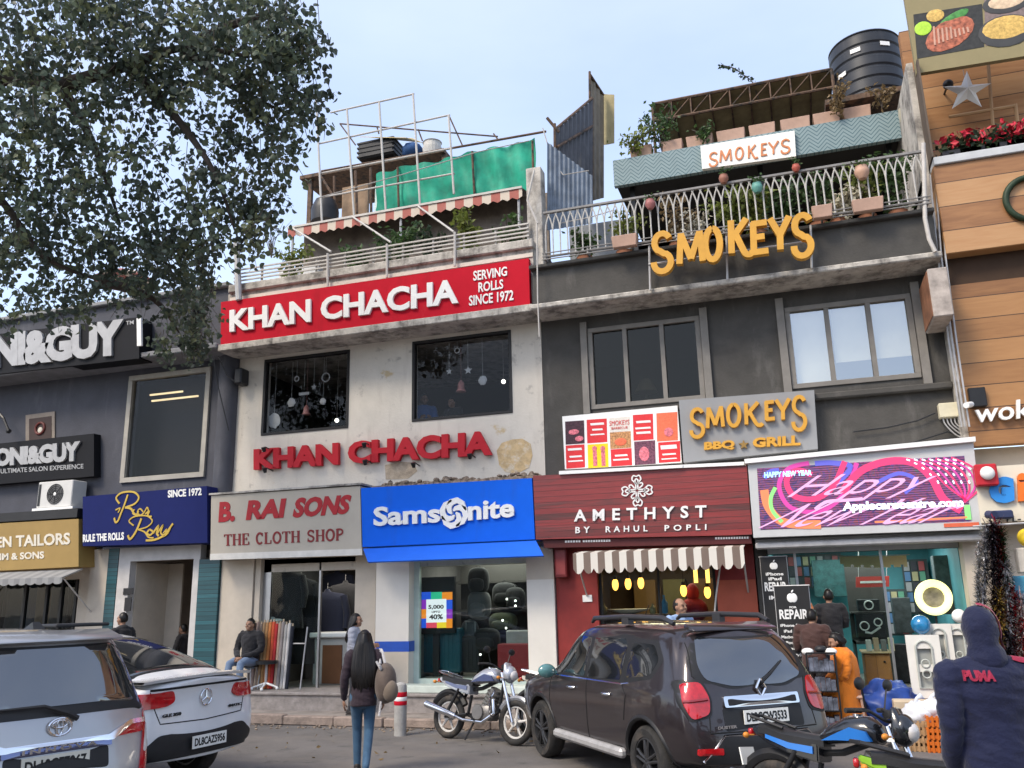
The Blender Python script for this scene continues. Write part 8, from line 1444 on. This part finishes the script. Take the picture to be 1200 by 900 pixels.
def panel(lb, x0, y0, x1, y1, Y):
    a, b_ = P(x0, y1, Y), P(x1, y0, Y); w_ = b_.x-a.x; t = thing('carved_screen_panel', lb, 'panel', ((a.x+b_.x)/2, Y, a.z), 0, 'white carved screen panels'); pm_ = mat('white_carved_wood', (.66, .64, .58), .5, var=.06); cx = (a.x+b_.x)/2; r = w_*.24; z1 = b_.z-w_*.42; z0 = a.z+w_*.3; m = MB(); m.wall(a.x, b_.x, a.z, b_.z, Y, Y+.05, [(cx-r*.9, cx+r*.9, z0, (z0+z1)/2-.05), (cx-r*.9, cx+r*.9, (z0+z1)/2+.05, z1)]); m.build('frame', pm_, t); m = MB(); ar = [(cx+r*math.cos(rad(k)), Y-.01, z1+r*math.sin(rad(k))) for k in range(0, 181, 15)]; m.tube([(cx+r, Y-.01, z0), *ar, (cx-r, Y-.01, z0)], .016, 6, True)
    for zz in (.35, .62): m.torus((cx, Y-.006, ln(z0, z1, zz)), r*.5, .012, n=16, k=5)
    m.build('arch_moulding', mat('grey_green_moulding', (.40, .42, .38), .5), t); m = MB(); m.box(cx-r, cx+r, Y+.051, Y+.06, z0-.02, z1+.02); m.build('backing', mat('mirror_backing', (.30, .31, .29), .2), t)
panel('white carved screen panel under the blue globe', 1070, 744, 1100, 818, 13.9); panel('taller white carved screen panel with a grey arch, behind the first', 1094, 731, 1114, 815, 14.05); panel('white carved screen panel half hidden by the navy hooded man', 1115, 731, 1136, 815, 14.1)
m = MB(); a, b_ = P(1068, 822, 13.7), P(1130, 822, 13.7); m.box(a.x, b_.x+.4, 13.62, 14.2, P(1085, 819, 13.9).z-.06, P(1085, 819, 13.9).z-.002, .01); 
for x in (a.x+.05, b_.x+.3): m.box(x-.03, x+.03, 13.65, 13.72, .135, P(1085, 819, 13.9).z-.06)
setp(m.build('bench', tanbox), 'low tan bench carrying the white carved screen panels', 'bench')
q = P(1079, 732, 14.0); t = thing('globe', 'glossy blue globe on top of the white carved panel', 'globe', q-Vector((0, 0, .14))); MB().ball(q, .135, 24, 16).build('ball', mat('blue_globe', (.02, .20, .42), .15, coat=1, var=.5, sc=5), t, smooth=180); m = MB(); m.lathe([(.06, -.17), (.05, -.15), (.015, -.12)], q, n=14); m.build('foot', whitep, t)
q = P(1124, 722, 14.3); m = MB(); m.ball(q, .10, 16, 10); setp(m.build('white_ball', whitep, smooth=180), 'small white ball ornament above the third carved panel', 'ornament')
for i, (x0, x1, y0, y1, Y) in enumerate(((925, 985, 648, 690, 18.3), (1064, 1086, 655, 720, 18.3), (1040, 1062, 690, 745, 18.2))):
    a, b_ = P(x0, y1, Y), P(x1, y0, Y); t = thing('peg_board', ('peg board of phone covers at the left of the teal wall', 'peg board of phone covers behind the ring lamp on the teal wall', 'peg board of phone covers low on the teal wall')[i], 'board', ((a.x+b_.x)/2, Y, a.z)); MB().box(a.x, b_.x, Y, Y+.02, a.z, b_.z).build('panel', mat('dark_peg_board', (.05, .07, .07), .6), t); n = int((b_.x-a.x)/.16)+1; r_ = int((b_.z-a.z)/.24)+1
    for j in range(min(n*r_, 40)): x = a.x+.03+(b_.x-a.x-.06)*(j % n)/n; z = a.z+.04+(b_.z-a.z-.06)*(j//n)/r_; MB().box(x, x+.10, Y-.03, Y-.005, z, z+.17).build('packet', mat('cover_%d' % (j % 6), [(.3, .3, .3), (.05, .05, .06), (.35, .08, .08), (.1, .2, .35), (.4, .36, .2), (.12, .3, .2)][j % 6], .4), t)
# street stall things on the kerb
q = G(1048, 868); z0 = 0; bagm = mat('blue_tarpaulin', (.018, .05, .22), .42, var=.3, sc=4); m = MB(); m.ball(q+Vector((0, .5, .36)), (.46, .40, .36), 48, 32, lambda d: 1+.2*noise.noise(d*2.1)+.22*(.35-abs(noise.noise(d*3.4)))+.07*noise.noise(d*9)); setp(m.build('tarpaulin_bundle', bagm, smooth=180), 'crumpled blue tarpaulin bundle beside the black motorcycle', 'bundle')
pb = mat('white_plastic_bag', (.62, .64, .68), .35, var=.1)
for lb, x, y, s_ in (('large white plastic bag slumped against the blue bundle', 1075, 838, .16), ('small white plastic bag at the left of the wicker crate', 1044, 862, .10), ('pinkish white plastic bag beside the orange crate', 1092, 832, .13)):
    q = P(x, y, 12.9); m = MB(); m.ball(q, (s_*1.2, s_, s_), 20, 14, lambda d: 1+.25*noise.noise(d*2.4+Vector((x, 0, 0)))+.3*(.3-abs(noise.noise(d*4+Vector((x, 1, 0)))))); m.tube([q+Vector((0, 0, s_*.8)), q+Vector((.02, 0, s_*1.3)), q+Vector((.08, .02, s_*1.5))], [.05, .02, .035], 8); setp(m.build('plastic_bag', pb, smooth=180), lb, 'bag', 'white plastic bags at the stall')
def crate(lb, x0, x1, ytop, ybot, Y, c, name, rows, d):
    a, b_ = P(x0, ybot, Y), P(x1, ytop, Y); t = thing(name, lb, 'crate', ((a.x+b_.x)/2, Y+d/2, a.z)); m = MB(); h = (b_.z-a.z)/rows
    for i in range(rows):
        z = a.z+h*i
        m.box(a.x, b_.x, Y, Y+.015, z+.01, z+h*.72, .003); m.box(a.x, b_.x, Y+d-.015, Y+d, z+.01, z+h*.72, .003); m.box(a.x, a.x+.015, Y+.016, Y+d-.016, z+.01, z+h*.72); m.box(b_.x-.015, b_.x, Y+.016, Y+d-.016, z+.01, z+h*.72)
    m.build('slats', c, t); m = MB(); n = 5
    for i in range(n+1): x = a.x+(b_.x-a.x)*i/n; m.box(x-.014, x+.014, Y-.012, Y-.001, a.z, b_.z)
    for x in (a.x, b_.x): m.box(x-.014, x+.014, Y+d+.001, Y+d+.012, a.z, b_.z)
    m.box(a.x, b_.x, Y+.01, Y+d-.01, a.z, a.z+.012); m.build('uprights', c, t); return a, b_
wick = mat('wicker_tan', (.36, .22, .11), .8, var=.35, sc=12); oc = mat('orange_plastic', (.55, .13, .015), .45, var=.12)
for lb, x0, x1, yt, yb, Y, c, r_, d in (('tan wicker crate on top beside the orange crates', 1062, 1086, 845, 862, 12.55, wick, 2, .35), ('tan wicker crate at the bottom beside the orange crates', 1061, 1087, 863, 881, 12.55, wick, 2, .35), ('orange plastic crate, uppermost of the stack beside the navy hooded man', 1088, 1114, 839, 852, 12.5, oc, 2, .4), ('orange plastic crate in the middle of the stack', 1088.5, 1115, 853, 867, 12.5, oc, 2, .4), ('orange plastic crate at the bottom of the stack', 1089, 1116, 868, 882, 12.5, oc, 2, .4)): crate(lb, x0, x1, yt, yb, Y, c, 'crate' if c is oc else 'wicker_crate', r_, d)
for k, (x, y, c, lb) in enumerate(((1100, 832, (.25, .05, .04), 'dark red carton lying behind the orange crates'), (1068, 828, (.50, .40, .28), 'cream carton behind the white plastic bags'))): q = P(x, y, 13.3); setp(MB().box(q.x-.22, q.x+.22, 13.2, 13.5, .135 if k else .16, q.z+.08, .01).build('carton', mat('carton_%d' % k, c, .8)), lb, 'carton')
q = G(955, 862); t = thing('display_rack', 'black wire rack of small dark packets between the dark car and orange shawl woman', 'rack', (q.x, 13.1, .0)); a, b_ = P(948, 800, 13.1), P(978, 765, 13.1); m = MB(); zt = b_.z
for x in (a.x, b_.x): m.tube([(x, 13.1, 0), (x, 13.1, zt)], .012, 5); m.tube([(x, 13.35, 0), (x, 13.35, zt)], .012, 5)
for k in range(5): z = .15+(zt-.15)*k/4; m.tube([(a.x, 13.1, z), (b_.x, 13.1, z)], .008, 5); m.box(a.x, b_.x, 13.1, 13.35, z-.012, z-.004)
m.build('wire_frame', blackm, t); m = MB()
for k in range(4):
    for j in range(5): x = a.x+.02+(b_.x-a.x-.04)*j/5; z = .15+(zt-.15)*k/4; m.box(x, x+(b_.x-a.x)/6, 13.13, 13.3, z, z+.14+.05*rnd.random())
m.build('packets', mat('mixed_packets', (.10, .11, .14), .4, var=.9, sc=9), t)
for i, x in enumerate((947, 962, 974)): q = P(x, 768-(i % 2)*3, 13.2); m = MB(); m.ball(q+Vector((0, 0, .05)), (.085, .07, .05), 12, 8); setp(m.build('helmet_cap', whitep if i != 1 else blackpl, smooth=60), ('white rounded box top on the black wire rack, nearest the car', 'black rounded lid in the middle of the black wire rack', 'white rounded lid at the right end of the black wire rack')[i], 'box')
# tinsel garlands at the right edge
tin = {n: mat('tinsel_'+n, c, .25, metal=.7, var=.5, sc=40) for n, c in (('silver', (.45, .45, .47)), ('red', (.42, .02, .03)), ('green', (.05, .16, .06)), ('gold', (.55, .38, .10)), ('dark', (.06, .05, .06)), ('white', (.70, .68, .66)))}
gl = [(1147, 640, 1146, 720, 'white', .07), (1157, 618, 1152, 715, 'silver', .09), (1163, 612, 1166, 735, 'dark', .10), (1168, 615, 1174, 760, 'red', .11), (1173, 622, 1181, 700, 'green', .09), (1178, 660, 1184, 770, 'silver', .10), (1186, 690, 1190, 780, 'red', .12), (1196, 700, 1199, 770, 'white', .12), (1170, 690, 1172, 770, 'gold', .09), (1203, 720, 1204, 790, 'red', .12), (1180, 740, 1178, 800, 'dark', .11)]
pos = ['next to the beige pillar', 'second from the beige pillar', 'long one under the small black projector', 'longest of the bunch', 'short one below the letters PL', 'lower one in the middle of the bunch', 'behind the hooded head, lower right', 'at the right edge, upper', 'tucked into the middle of the bunch', 'at the right edge, lowest', 'low dark one behind the hood']
for (x0, y0, x1, y1, c, r_), pp in zip(gl, pos):
    Y = 13.7+rnd.uniform(-.1, .1); a, b_ = P(x0, y0, Y), P(x1, y1, Y); t = thing('tinsel_garland', c+' tinsel garland, '+pp, 'garland', b_, 0, 'tinsel garlands at the toy shop'); m = MB(); m.tube([a, b_], .008, 5); m.build('string', galv, t); m = MB(); L_ = (a-b_).length
    for k in range(int(900*L_)):
        p = a.lerp(b_, rnd.random()); d = Vector((rnd.gauss(0, 1), rnd.gauss(0, 1), rnd.gauss(0, .5))).normalized(); s_ = d.cross(Vector((0, 0, 1))).normalized()*.010; e = p+d*r_*1.55*rnd.uniform(.6, 1.1); m.face([m.v(p-s_), m.v(p+s_), m.v(e+s_*.6), m.v(e-s_*.6)])
    m.build('tinsel', tin[c], t, recalc=False)
m = MB(); m.tube([P(1140, 617, 13.7), P(1215, 612, 13.7)], .015, 6); m.tube([P(1148, 617, 13.7), P(1148, 617, 14.6)], .012, 5); setp(m.build('garland_rail', galv), 'rail under the toy shop sign carrying the tinsel garlands', 'rail')
for i, (x, y, c, r_, lb) in enumerate(((1197, 690, (.08, .3, .42), .16, 'pale blue toy box hanging at the right edge'), (1200, 655, (.55, .5, .42), .14, 'cream toy box hanging above the blue one'), (1204, 630, (.7, .5, .03), .13, 'yellow toy ball at the right edge'))):
    q = P(x, y, 13.9); m = MB()
    if i < 2: m.box(q.x-r_*.7, q.x+r_*.9, 13.85, 14.0, q.z-r_*1.4, q.z+r_*1.1, .02)
    else: m.ball(q, r_, 16, 10)
    setp(m.build('toy_box' if i < 2 else 'toy_ball', mat('toy_%d' % i, c, .4), smooth=None if i < 2 else 180), lb, 'toy')
m = MB(); q = P(1158, 603, 14.15); m.cyl(q, q+Vector((.05, -.12, -.02)), .06, n=12); m.box(q.x+.05, q.x+.32, 14.1, 14.25, q.z-.07, q.z+.05, .02); setp(m.build('projector', mat('blue_black_lamp', (.03, .04, .09), .4)), 'small dark projector lamp on the lower edge of the toy shop sign', 'lamp')
# tailor shop plants and window goods
for lb, x, y, mm_, s_, h in (('leafy green plant in front of the tailor shop at the left edge', 8, 735, lf_mid, .4, .75), ('pink flowering plant before the tailor shop window', 30, 735, mat('pink_blossom', (.42, .08, .10), .5, var=.3), .3, .7)):
    q = PZ(x, 14.4, .44); plant(lb, (q.x, 14.4, .44), h, s_, 240, .11, mm_, 'potted plants at the tailor shop', 7, pot=(.2, .38, terracotta))
for k in range(4): garment(('grey kurta hanging in the tailor window, leftmost', 'dark blue kurta hanging in the tailor window', 'brown kurta hanging in the tailor window', 'black kurta hanging in the tailor window, rightmost')[k], 22+k*17, 680, 15.5, .6, 1.2, (gm[2], gm[1], cloth('brown_kurta', (.10, .06, .04)), gm[0])[k], 'kurtas in the tailor window', 'kurta')
m = MB()
for x, y0, y1 in ((145, 690, 697), (149, 702, 716), (168, 690, 700), (177, 690, 699)): pass
for i, (x0, y0, x1, y1, Y) in enumerate(((144, 689, 156, 697, 14.82), (145, 700, 154, 716, 14.82), (166, 692, 172, 702, 16.98), (175, 692, 182, 702, 16.98))): shopbox(('narrow black notice on the pale surround of the rolls counter', 'upright dark picture on the pale surround of the rolls counter', 'left small dark picture deep in the rolls counter', 'right small dark picture deep in the rolls counter')[i], 'wall_notice', x0, y0, x1, y1, Y, .015, blackpl, 'notice', 0)
MB_ = MB().box(-13.95, -11.6, 15.5, 15.54, 4.6, 7.0); setp(MB_.build('window_poster', mat('dim_brown_poster', (.016, .011, .009), .5, var=.5, sc=.9)), 'large dim brown poster behind the pale framed salon window', 'poster')
for x0, x1, y in ((176, 214, 463), (178, 232, 470)): a, b_ = P(x0, y, 15.17), P(x1, y-3, 15.17); m = MB(); m.tube([a, Vector((b_.x, 15.17, a.z))], .022, 6); setp(m.build('glowing_tube', mat('warm_reflection_strip', (1, .72, .4), emit=1.1)), 'warm glowing strip added as a reflection in the pale framed salon window', 'lamp', 'glowing reflection strips in the salon window')  # glowing strips added behind the pane to imitate golden reflections in the glass
# ornaments behind the dark windows of the cream building
def star_o(m, c, r):
    A = [c+Vector(((r if i % 2 == 0 else r*.42)*math.sin(rad(36*i)), 0, (r if i % 2 == 0 else r*.42)*math.cos(rad(36*i)))) for i in range(10)]; m.prism(A, (0, .01, 0))
Z7 = lambda x, y: (240+x/2.857, 380+y/2.857)
k = 0
for x, y, kind, r_, w_ in ((308, 183, 'ring', .05, 'left'), (365, 210, 'star', .07, 'left'), (396, 258, 'blob', .07, 'left'), (290, 262, 'blob', .09, 'left'), (332, 232, 'tag', .12, 'left'), (232, 322, 'blob', .15, 'left'), (340, 285, 'bell', .12, 'left'), (405, 178, 'ring', .09, 'left'), (818, 158, 'star', .07, 'right'), (881, 154, 'star', .09, 'right'), (858, 205, 'bell', .14, 'right'), (930, 188, 'blob', .09, 'right'), (845, 88, 'ring', .05, 'right')):
    q = P(*Z7(x, y), 15.2); m = MB()
    if kind == 'star': star_o(m, q, r_)
    elif kind == 'ring': m.torus(q, r_, .012, n=18, k=5)
    elif kind == 'tag': m.box(q.x-r_, q.x+r_, 15.2, 15.21, q.z-.03, q.z+.03)
    elif kind == 'bell': m.lathe([(r_*.75, -r_*.9), (r_*.5, -r_*.5), (r_*.45, r_*.3), (.01, r_*.8)], q, n=14)
    else: m.ball(q, (r_, .02, r_), 14, 10, lambda d: 1+.35*noise.noise(d*3+Vector((x, 0, 0))))
    m.tube([q+Vector((0, 0, r_*.6)), (q.x, q.y, 6.98)], .003, 4)
    setp(m.build('hanging_ornament', (whitep, mat('dusty_pink_ornament', (.45, .20, .18), .5))[kind == 'bell'], smooth=60), '%s %s ornament hanging behind the %s dark window%s' % ({'star': 'white paper', 'ring': 'thin white', 'tag': 'flat white', 'bell': 'pink', 'blob': 'white cut'}[kind], {'star': 'star', 'ring': 'ring', 'tag': 'strip', 'bell': 'bell', 'blob': 'snow'}[kind], w_, ['', ', small', ', near its middle', ', left of the pink bell', ', above the pink bell', ', at its lower left corner', ', at its centre', ', high at its right', ', upper left', ', above the pink bell', ', at its centre', ', right of the pink bell', ', close to its top'][k]), 'ornament', 'ornaments behind the dark windows'); k += 1
for x, y, w_ in ((442, 322, 'left'), (1000, 192, 'right')): q = P(*Z7(x, y), 15.6); t = thing('pendant_lamp', 'small lit white pendant lamp behind the %s dark window' % w_, 'lamp', q, 0); MB().ball(q, .045, 12, 8).build('bulb', ecol('lit_pendant', (1, .95, .85), 3), t, smooth=60); m = MB(); m.tube([q, (q.x, q.y, 7.0)], .005, 4); m.build('cord', ivp, t)
q = P(757, 455, 15.5); t = thing('table_lamp', 'cream cone shaded lamp behind the left grey framed window', 'lamp', q-Vector((0, 0, .4))); m = MB(); m.lathe([(.22, -.08), (.10, .16), (.08, .17)], q, n=20); m.build('lamp_shade', mat('cream_shade', (.55, .48, .34), .7), t, smooth=40); m = MB(); m.lathe([(.16, -.4), (.10, -.33), (.03, -.2), (.03, 0)], q, n=14); m.build('base', mat('pale_lamp_base', (.45, .43, .38), .4), t, smooth=40)
q = P(757, 479, 15.5); setp(MB().box(q.x-.5, q.x+.5, 15.3, 15.9, 4.46, P(757, 455, 15.5).z-.405, .01).build('side_table', dark), 'dark side table under the cream lamp behind the grey framed window', 'table')
# ================================================================== the tree over the left of the street
tr = thing('tree', 'large leafy street tree spreading over the left of the picture', 'tree', (-12.4, 6.9, 0))
tk = MB(); tk.tube(smooth_pts([(-12.4, 6.9, 0), (-12.3, 7.0, 1.6), (-12.0, 7.3, 3.4), (-11.6, 7.7, 5.2)], 4), [.42-.017*i for i in range(13)], 12)
q0 = Vector((-11.6, 7.7, 5.2)); B0 = P(-40, 112, 9.0); B1, B2, B3, B4 = P(70, 99, 9.6), P(150, 76, 9.9), P(215, 56, 10.2), P(290, 66, 10.4)
tk.tube(smooth_pts([q0, B0, B1, B2, B3, B4], 4), [.24, .2, .18, .17, .16, .15, .14, .13, .12, .115, .11, .105, .1, .09, .08, .07, .06, .055, .05, .04, .03], 8)
limbs = [[q0, P(-60, 20, 8.6), P(60, -60, 9.0), P(180, -90, 9.6)], [B2, P(200, 130, 10.3), P(250, 200, 10.7), P(275, 270, 11.0)], [B1, P(110, 170, 10.2), P(140, 260, 11.0)], [q0, P(-30, 220, 9.2), P(50, 300, 10.2), P(120, 330, 11.2)], [B3, P(270, 100, 10.8), P(330, 130, 11.0)], [B3, P(300, 20, 10.4), P(360, 30, 10.6)], [P(120, 330, 11.2), P(180, 350, 12.4), P(210, 390, 13.2)]]
for l in limbs: p = smooth_pts(l, 4); tk.tube(p, [.10-.085*i/(len(p)-1) for i in range(len(p))], 6)
cl = [(-30, 60, 9, 1.5), (40, 20, 9, 1.35), (110, -20, 9.3, 1.3), (30, 150, 9.4, 1.3), (100, 110, 9.6, 1.15), (-20, 240, 9.6, 1.3), (60, 230, 10, 1.2), (130, 190, 10, 1.05), (20, 310, 10.4, 1.05), (100, 290, 10.8, 1.0), (160, 270, 10.8, .95), (190, 10, 9.8, 1.1), (180, 90, 10, .95), (255, 30, 10.2, 1.0), (300, 10, 10.3, .75), (250, 110, 10.5, .85), (310, 85, 10.6, .85), (345, 70, 10.7, .55), (360, 130, 10.8, .35), (300, 150, 10.8, .75), (330, 175, 10.9, .5), (250, 200, 10.8, .8), (300, 220, 11, .55), (215, 250, 11, .8), (275, 260, 11, .55), (305, 250, 11.1, .42), (240, 290, 11.2, .5), (200, 300, 11.4, .7), (160, 320, 12, .6), (80, 325, 11.5, .6), (285, 40, 9.9, .9), (335, 20, 10.3, .6), (365, 55, 10.7, .4), (215, 355, 12.8, .52), (210, 385, 13.3, .50), (230, 390, 13.6, .35), (225, 335, 12.4, .5), (350, 100, 10.7, .5), (150, 40, 9.6, 1.0), (-60, 330, 9.5, 1.0)]
lt = random.Random(3); tw = MB(); lm = [leafmat('tree_leaf_dark', (.075, .095, .070)), leafmat('tree_leaf', (.11, .14, .09)), leafmat('tree_leaf_olive', (.15, .17, .09))]; cr = MB()
def heart(p, s):
    d = Vector((lt.gauss(0, .8), lt.gauss(0, .8), lt.gauss(-.75, .6))).normalized(); x, y, _ = frame(d); a = lt.random()*6.28; sd = x*math.cos(a)+y*math.sin(a); up = d.cross(sd)
    o = [p, p+d*s*.10+sd*s*.36+up*s*.06, p+d*s*.42+sd*s*.44+up*s*.08, p+d*s*1.05, p+d*s*.42-sd*s*.44+up*s*.08, p+d*s*.10-sd*s*.36+up*s*.06]; v = [cr.v(k) for k in o]; cr.face([v[0], v[1], v[2], v[3]]); cr.face([v[0], v[3], v[4], v[5]])
for px_, py_, Y, R_ in cl:
    c = P(px_, py_, Y); nt_ = int(37*R_**1.8)+6
    for _ in range(nt_):
        d = Vector((lt.gauss(0, 1), lt.gauss(0, 1), lt.gauss(0, 1))).normalized()*R_*lt.random()**.45*1.05; s0 = c+d; e = s0+Vector((lt.gauss(0, .18), lt.gauss(0, .18), -.10-lt.random()*.45)); tw.tube([s0+Vector((0, 0, .12)), s0.lerp(e, .5)+Vector((lt.gauss(0, .03),)*3), e], [.007, .005, .003], 4); cr.mi = lt.choice((0, 0, 0, 1, 1, 2))
        for k in range(lt.randint(11, 17)): heart(s0.lerp(e, lt.random())+Vector((lt.gauss(0, .085), lt.gauss(0, .085), lt.gauss(0, .06))), lt.uniform(.075, .125))
tk.build('trunk', bark, tr, smooth=50); tw.build('twigs', bark, tr); cr.build('crown', lm, tr, recalc=False)
g = MB()
for _ in range(420):
    x = lt.uniform(-9.5, 3.5); y = 13.38-abs(lt.gauss(0, .22)); r_ = lt.uniform(.008, .03); g.ball((x, y, r_*.4), (r_, r_*lt.uniform(.6, 1), r_*.6), 5, 4)
setp(g.build('gravel', rubble), kind='stuff'); g = MB()
for _ in range(60):
    x = lt.uniform(-9.5, 3); y = lt.uniform(10.5, 13.3); leaf(g, Vector((x, y, .015)), lt.uniform(.05, .10), lt)
setp(g.build('fallen_leaves', lf_dry, recalc=False), kind='stuff')
# the other side of the street, seen in the window panes and car glass
for lb, x, y, a in (('tall street tree across the road, behind the viewer to the left', 0, -24, 40), ('tall street tree across the road, behind the viewer to the right', 26, -21, 130)):
    c = copy_tree(tr); c['label'] = lb; c.location = (x, y, 0); c.rotation_euler = (0, 0, rad(a))
t = thing('shop_building', 'plain pale building row across the road behind the viewer', 'building', (0, -34, 0)); MB().wall(-40, 40, 0, 9.5, -32, -31.7, [(x, x+2.4, z, z+1.7) for x in range(-38, 38, 5) for z in (1, 5)]).build('wall', cream, t); MB().box(-40, 40, -33, -32.6, 0, 9.4).build('back_wall', dark, t); MB().box(-40.3, 40.3, -33, -31.4, 9.5, 9.8).build('coping', dirtyslab, t)
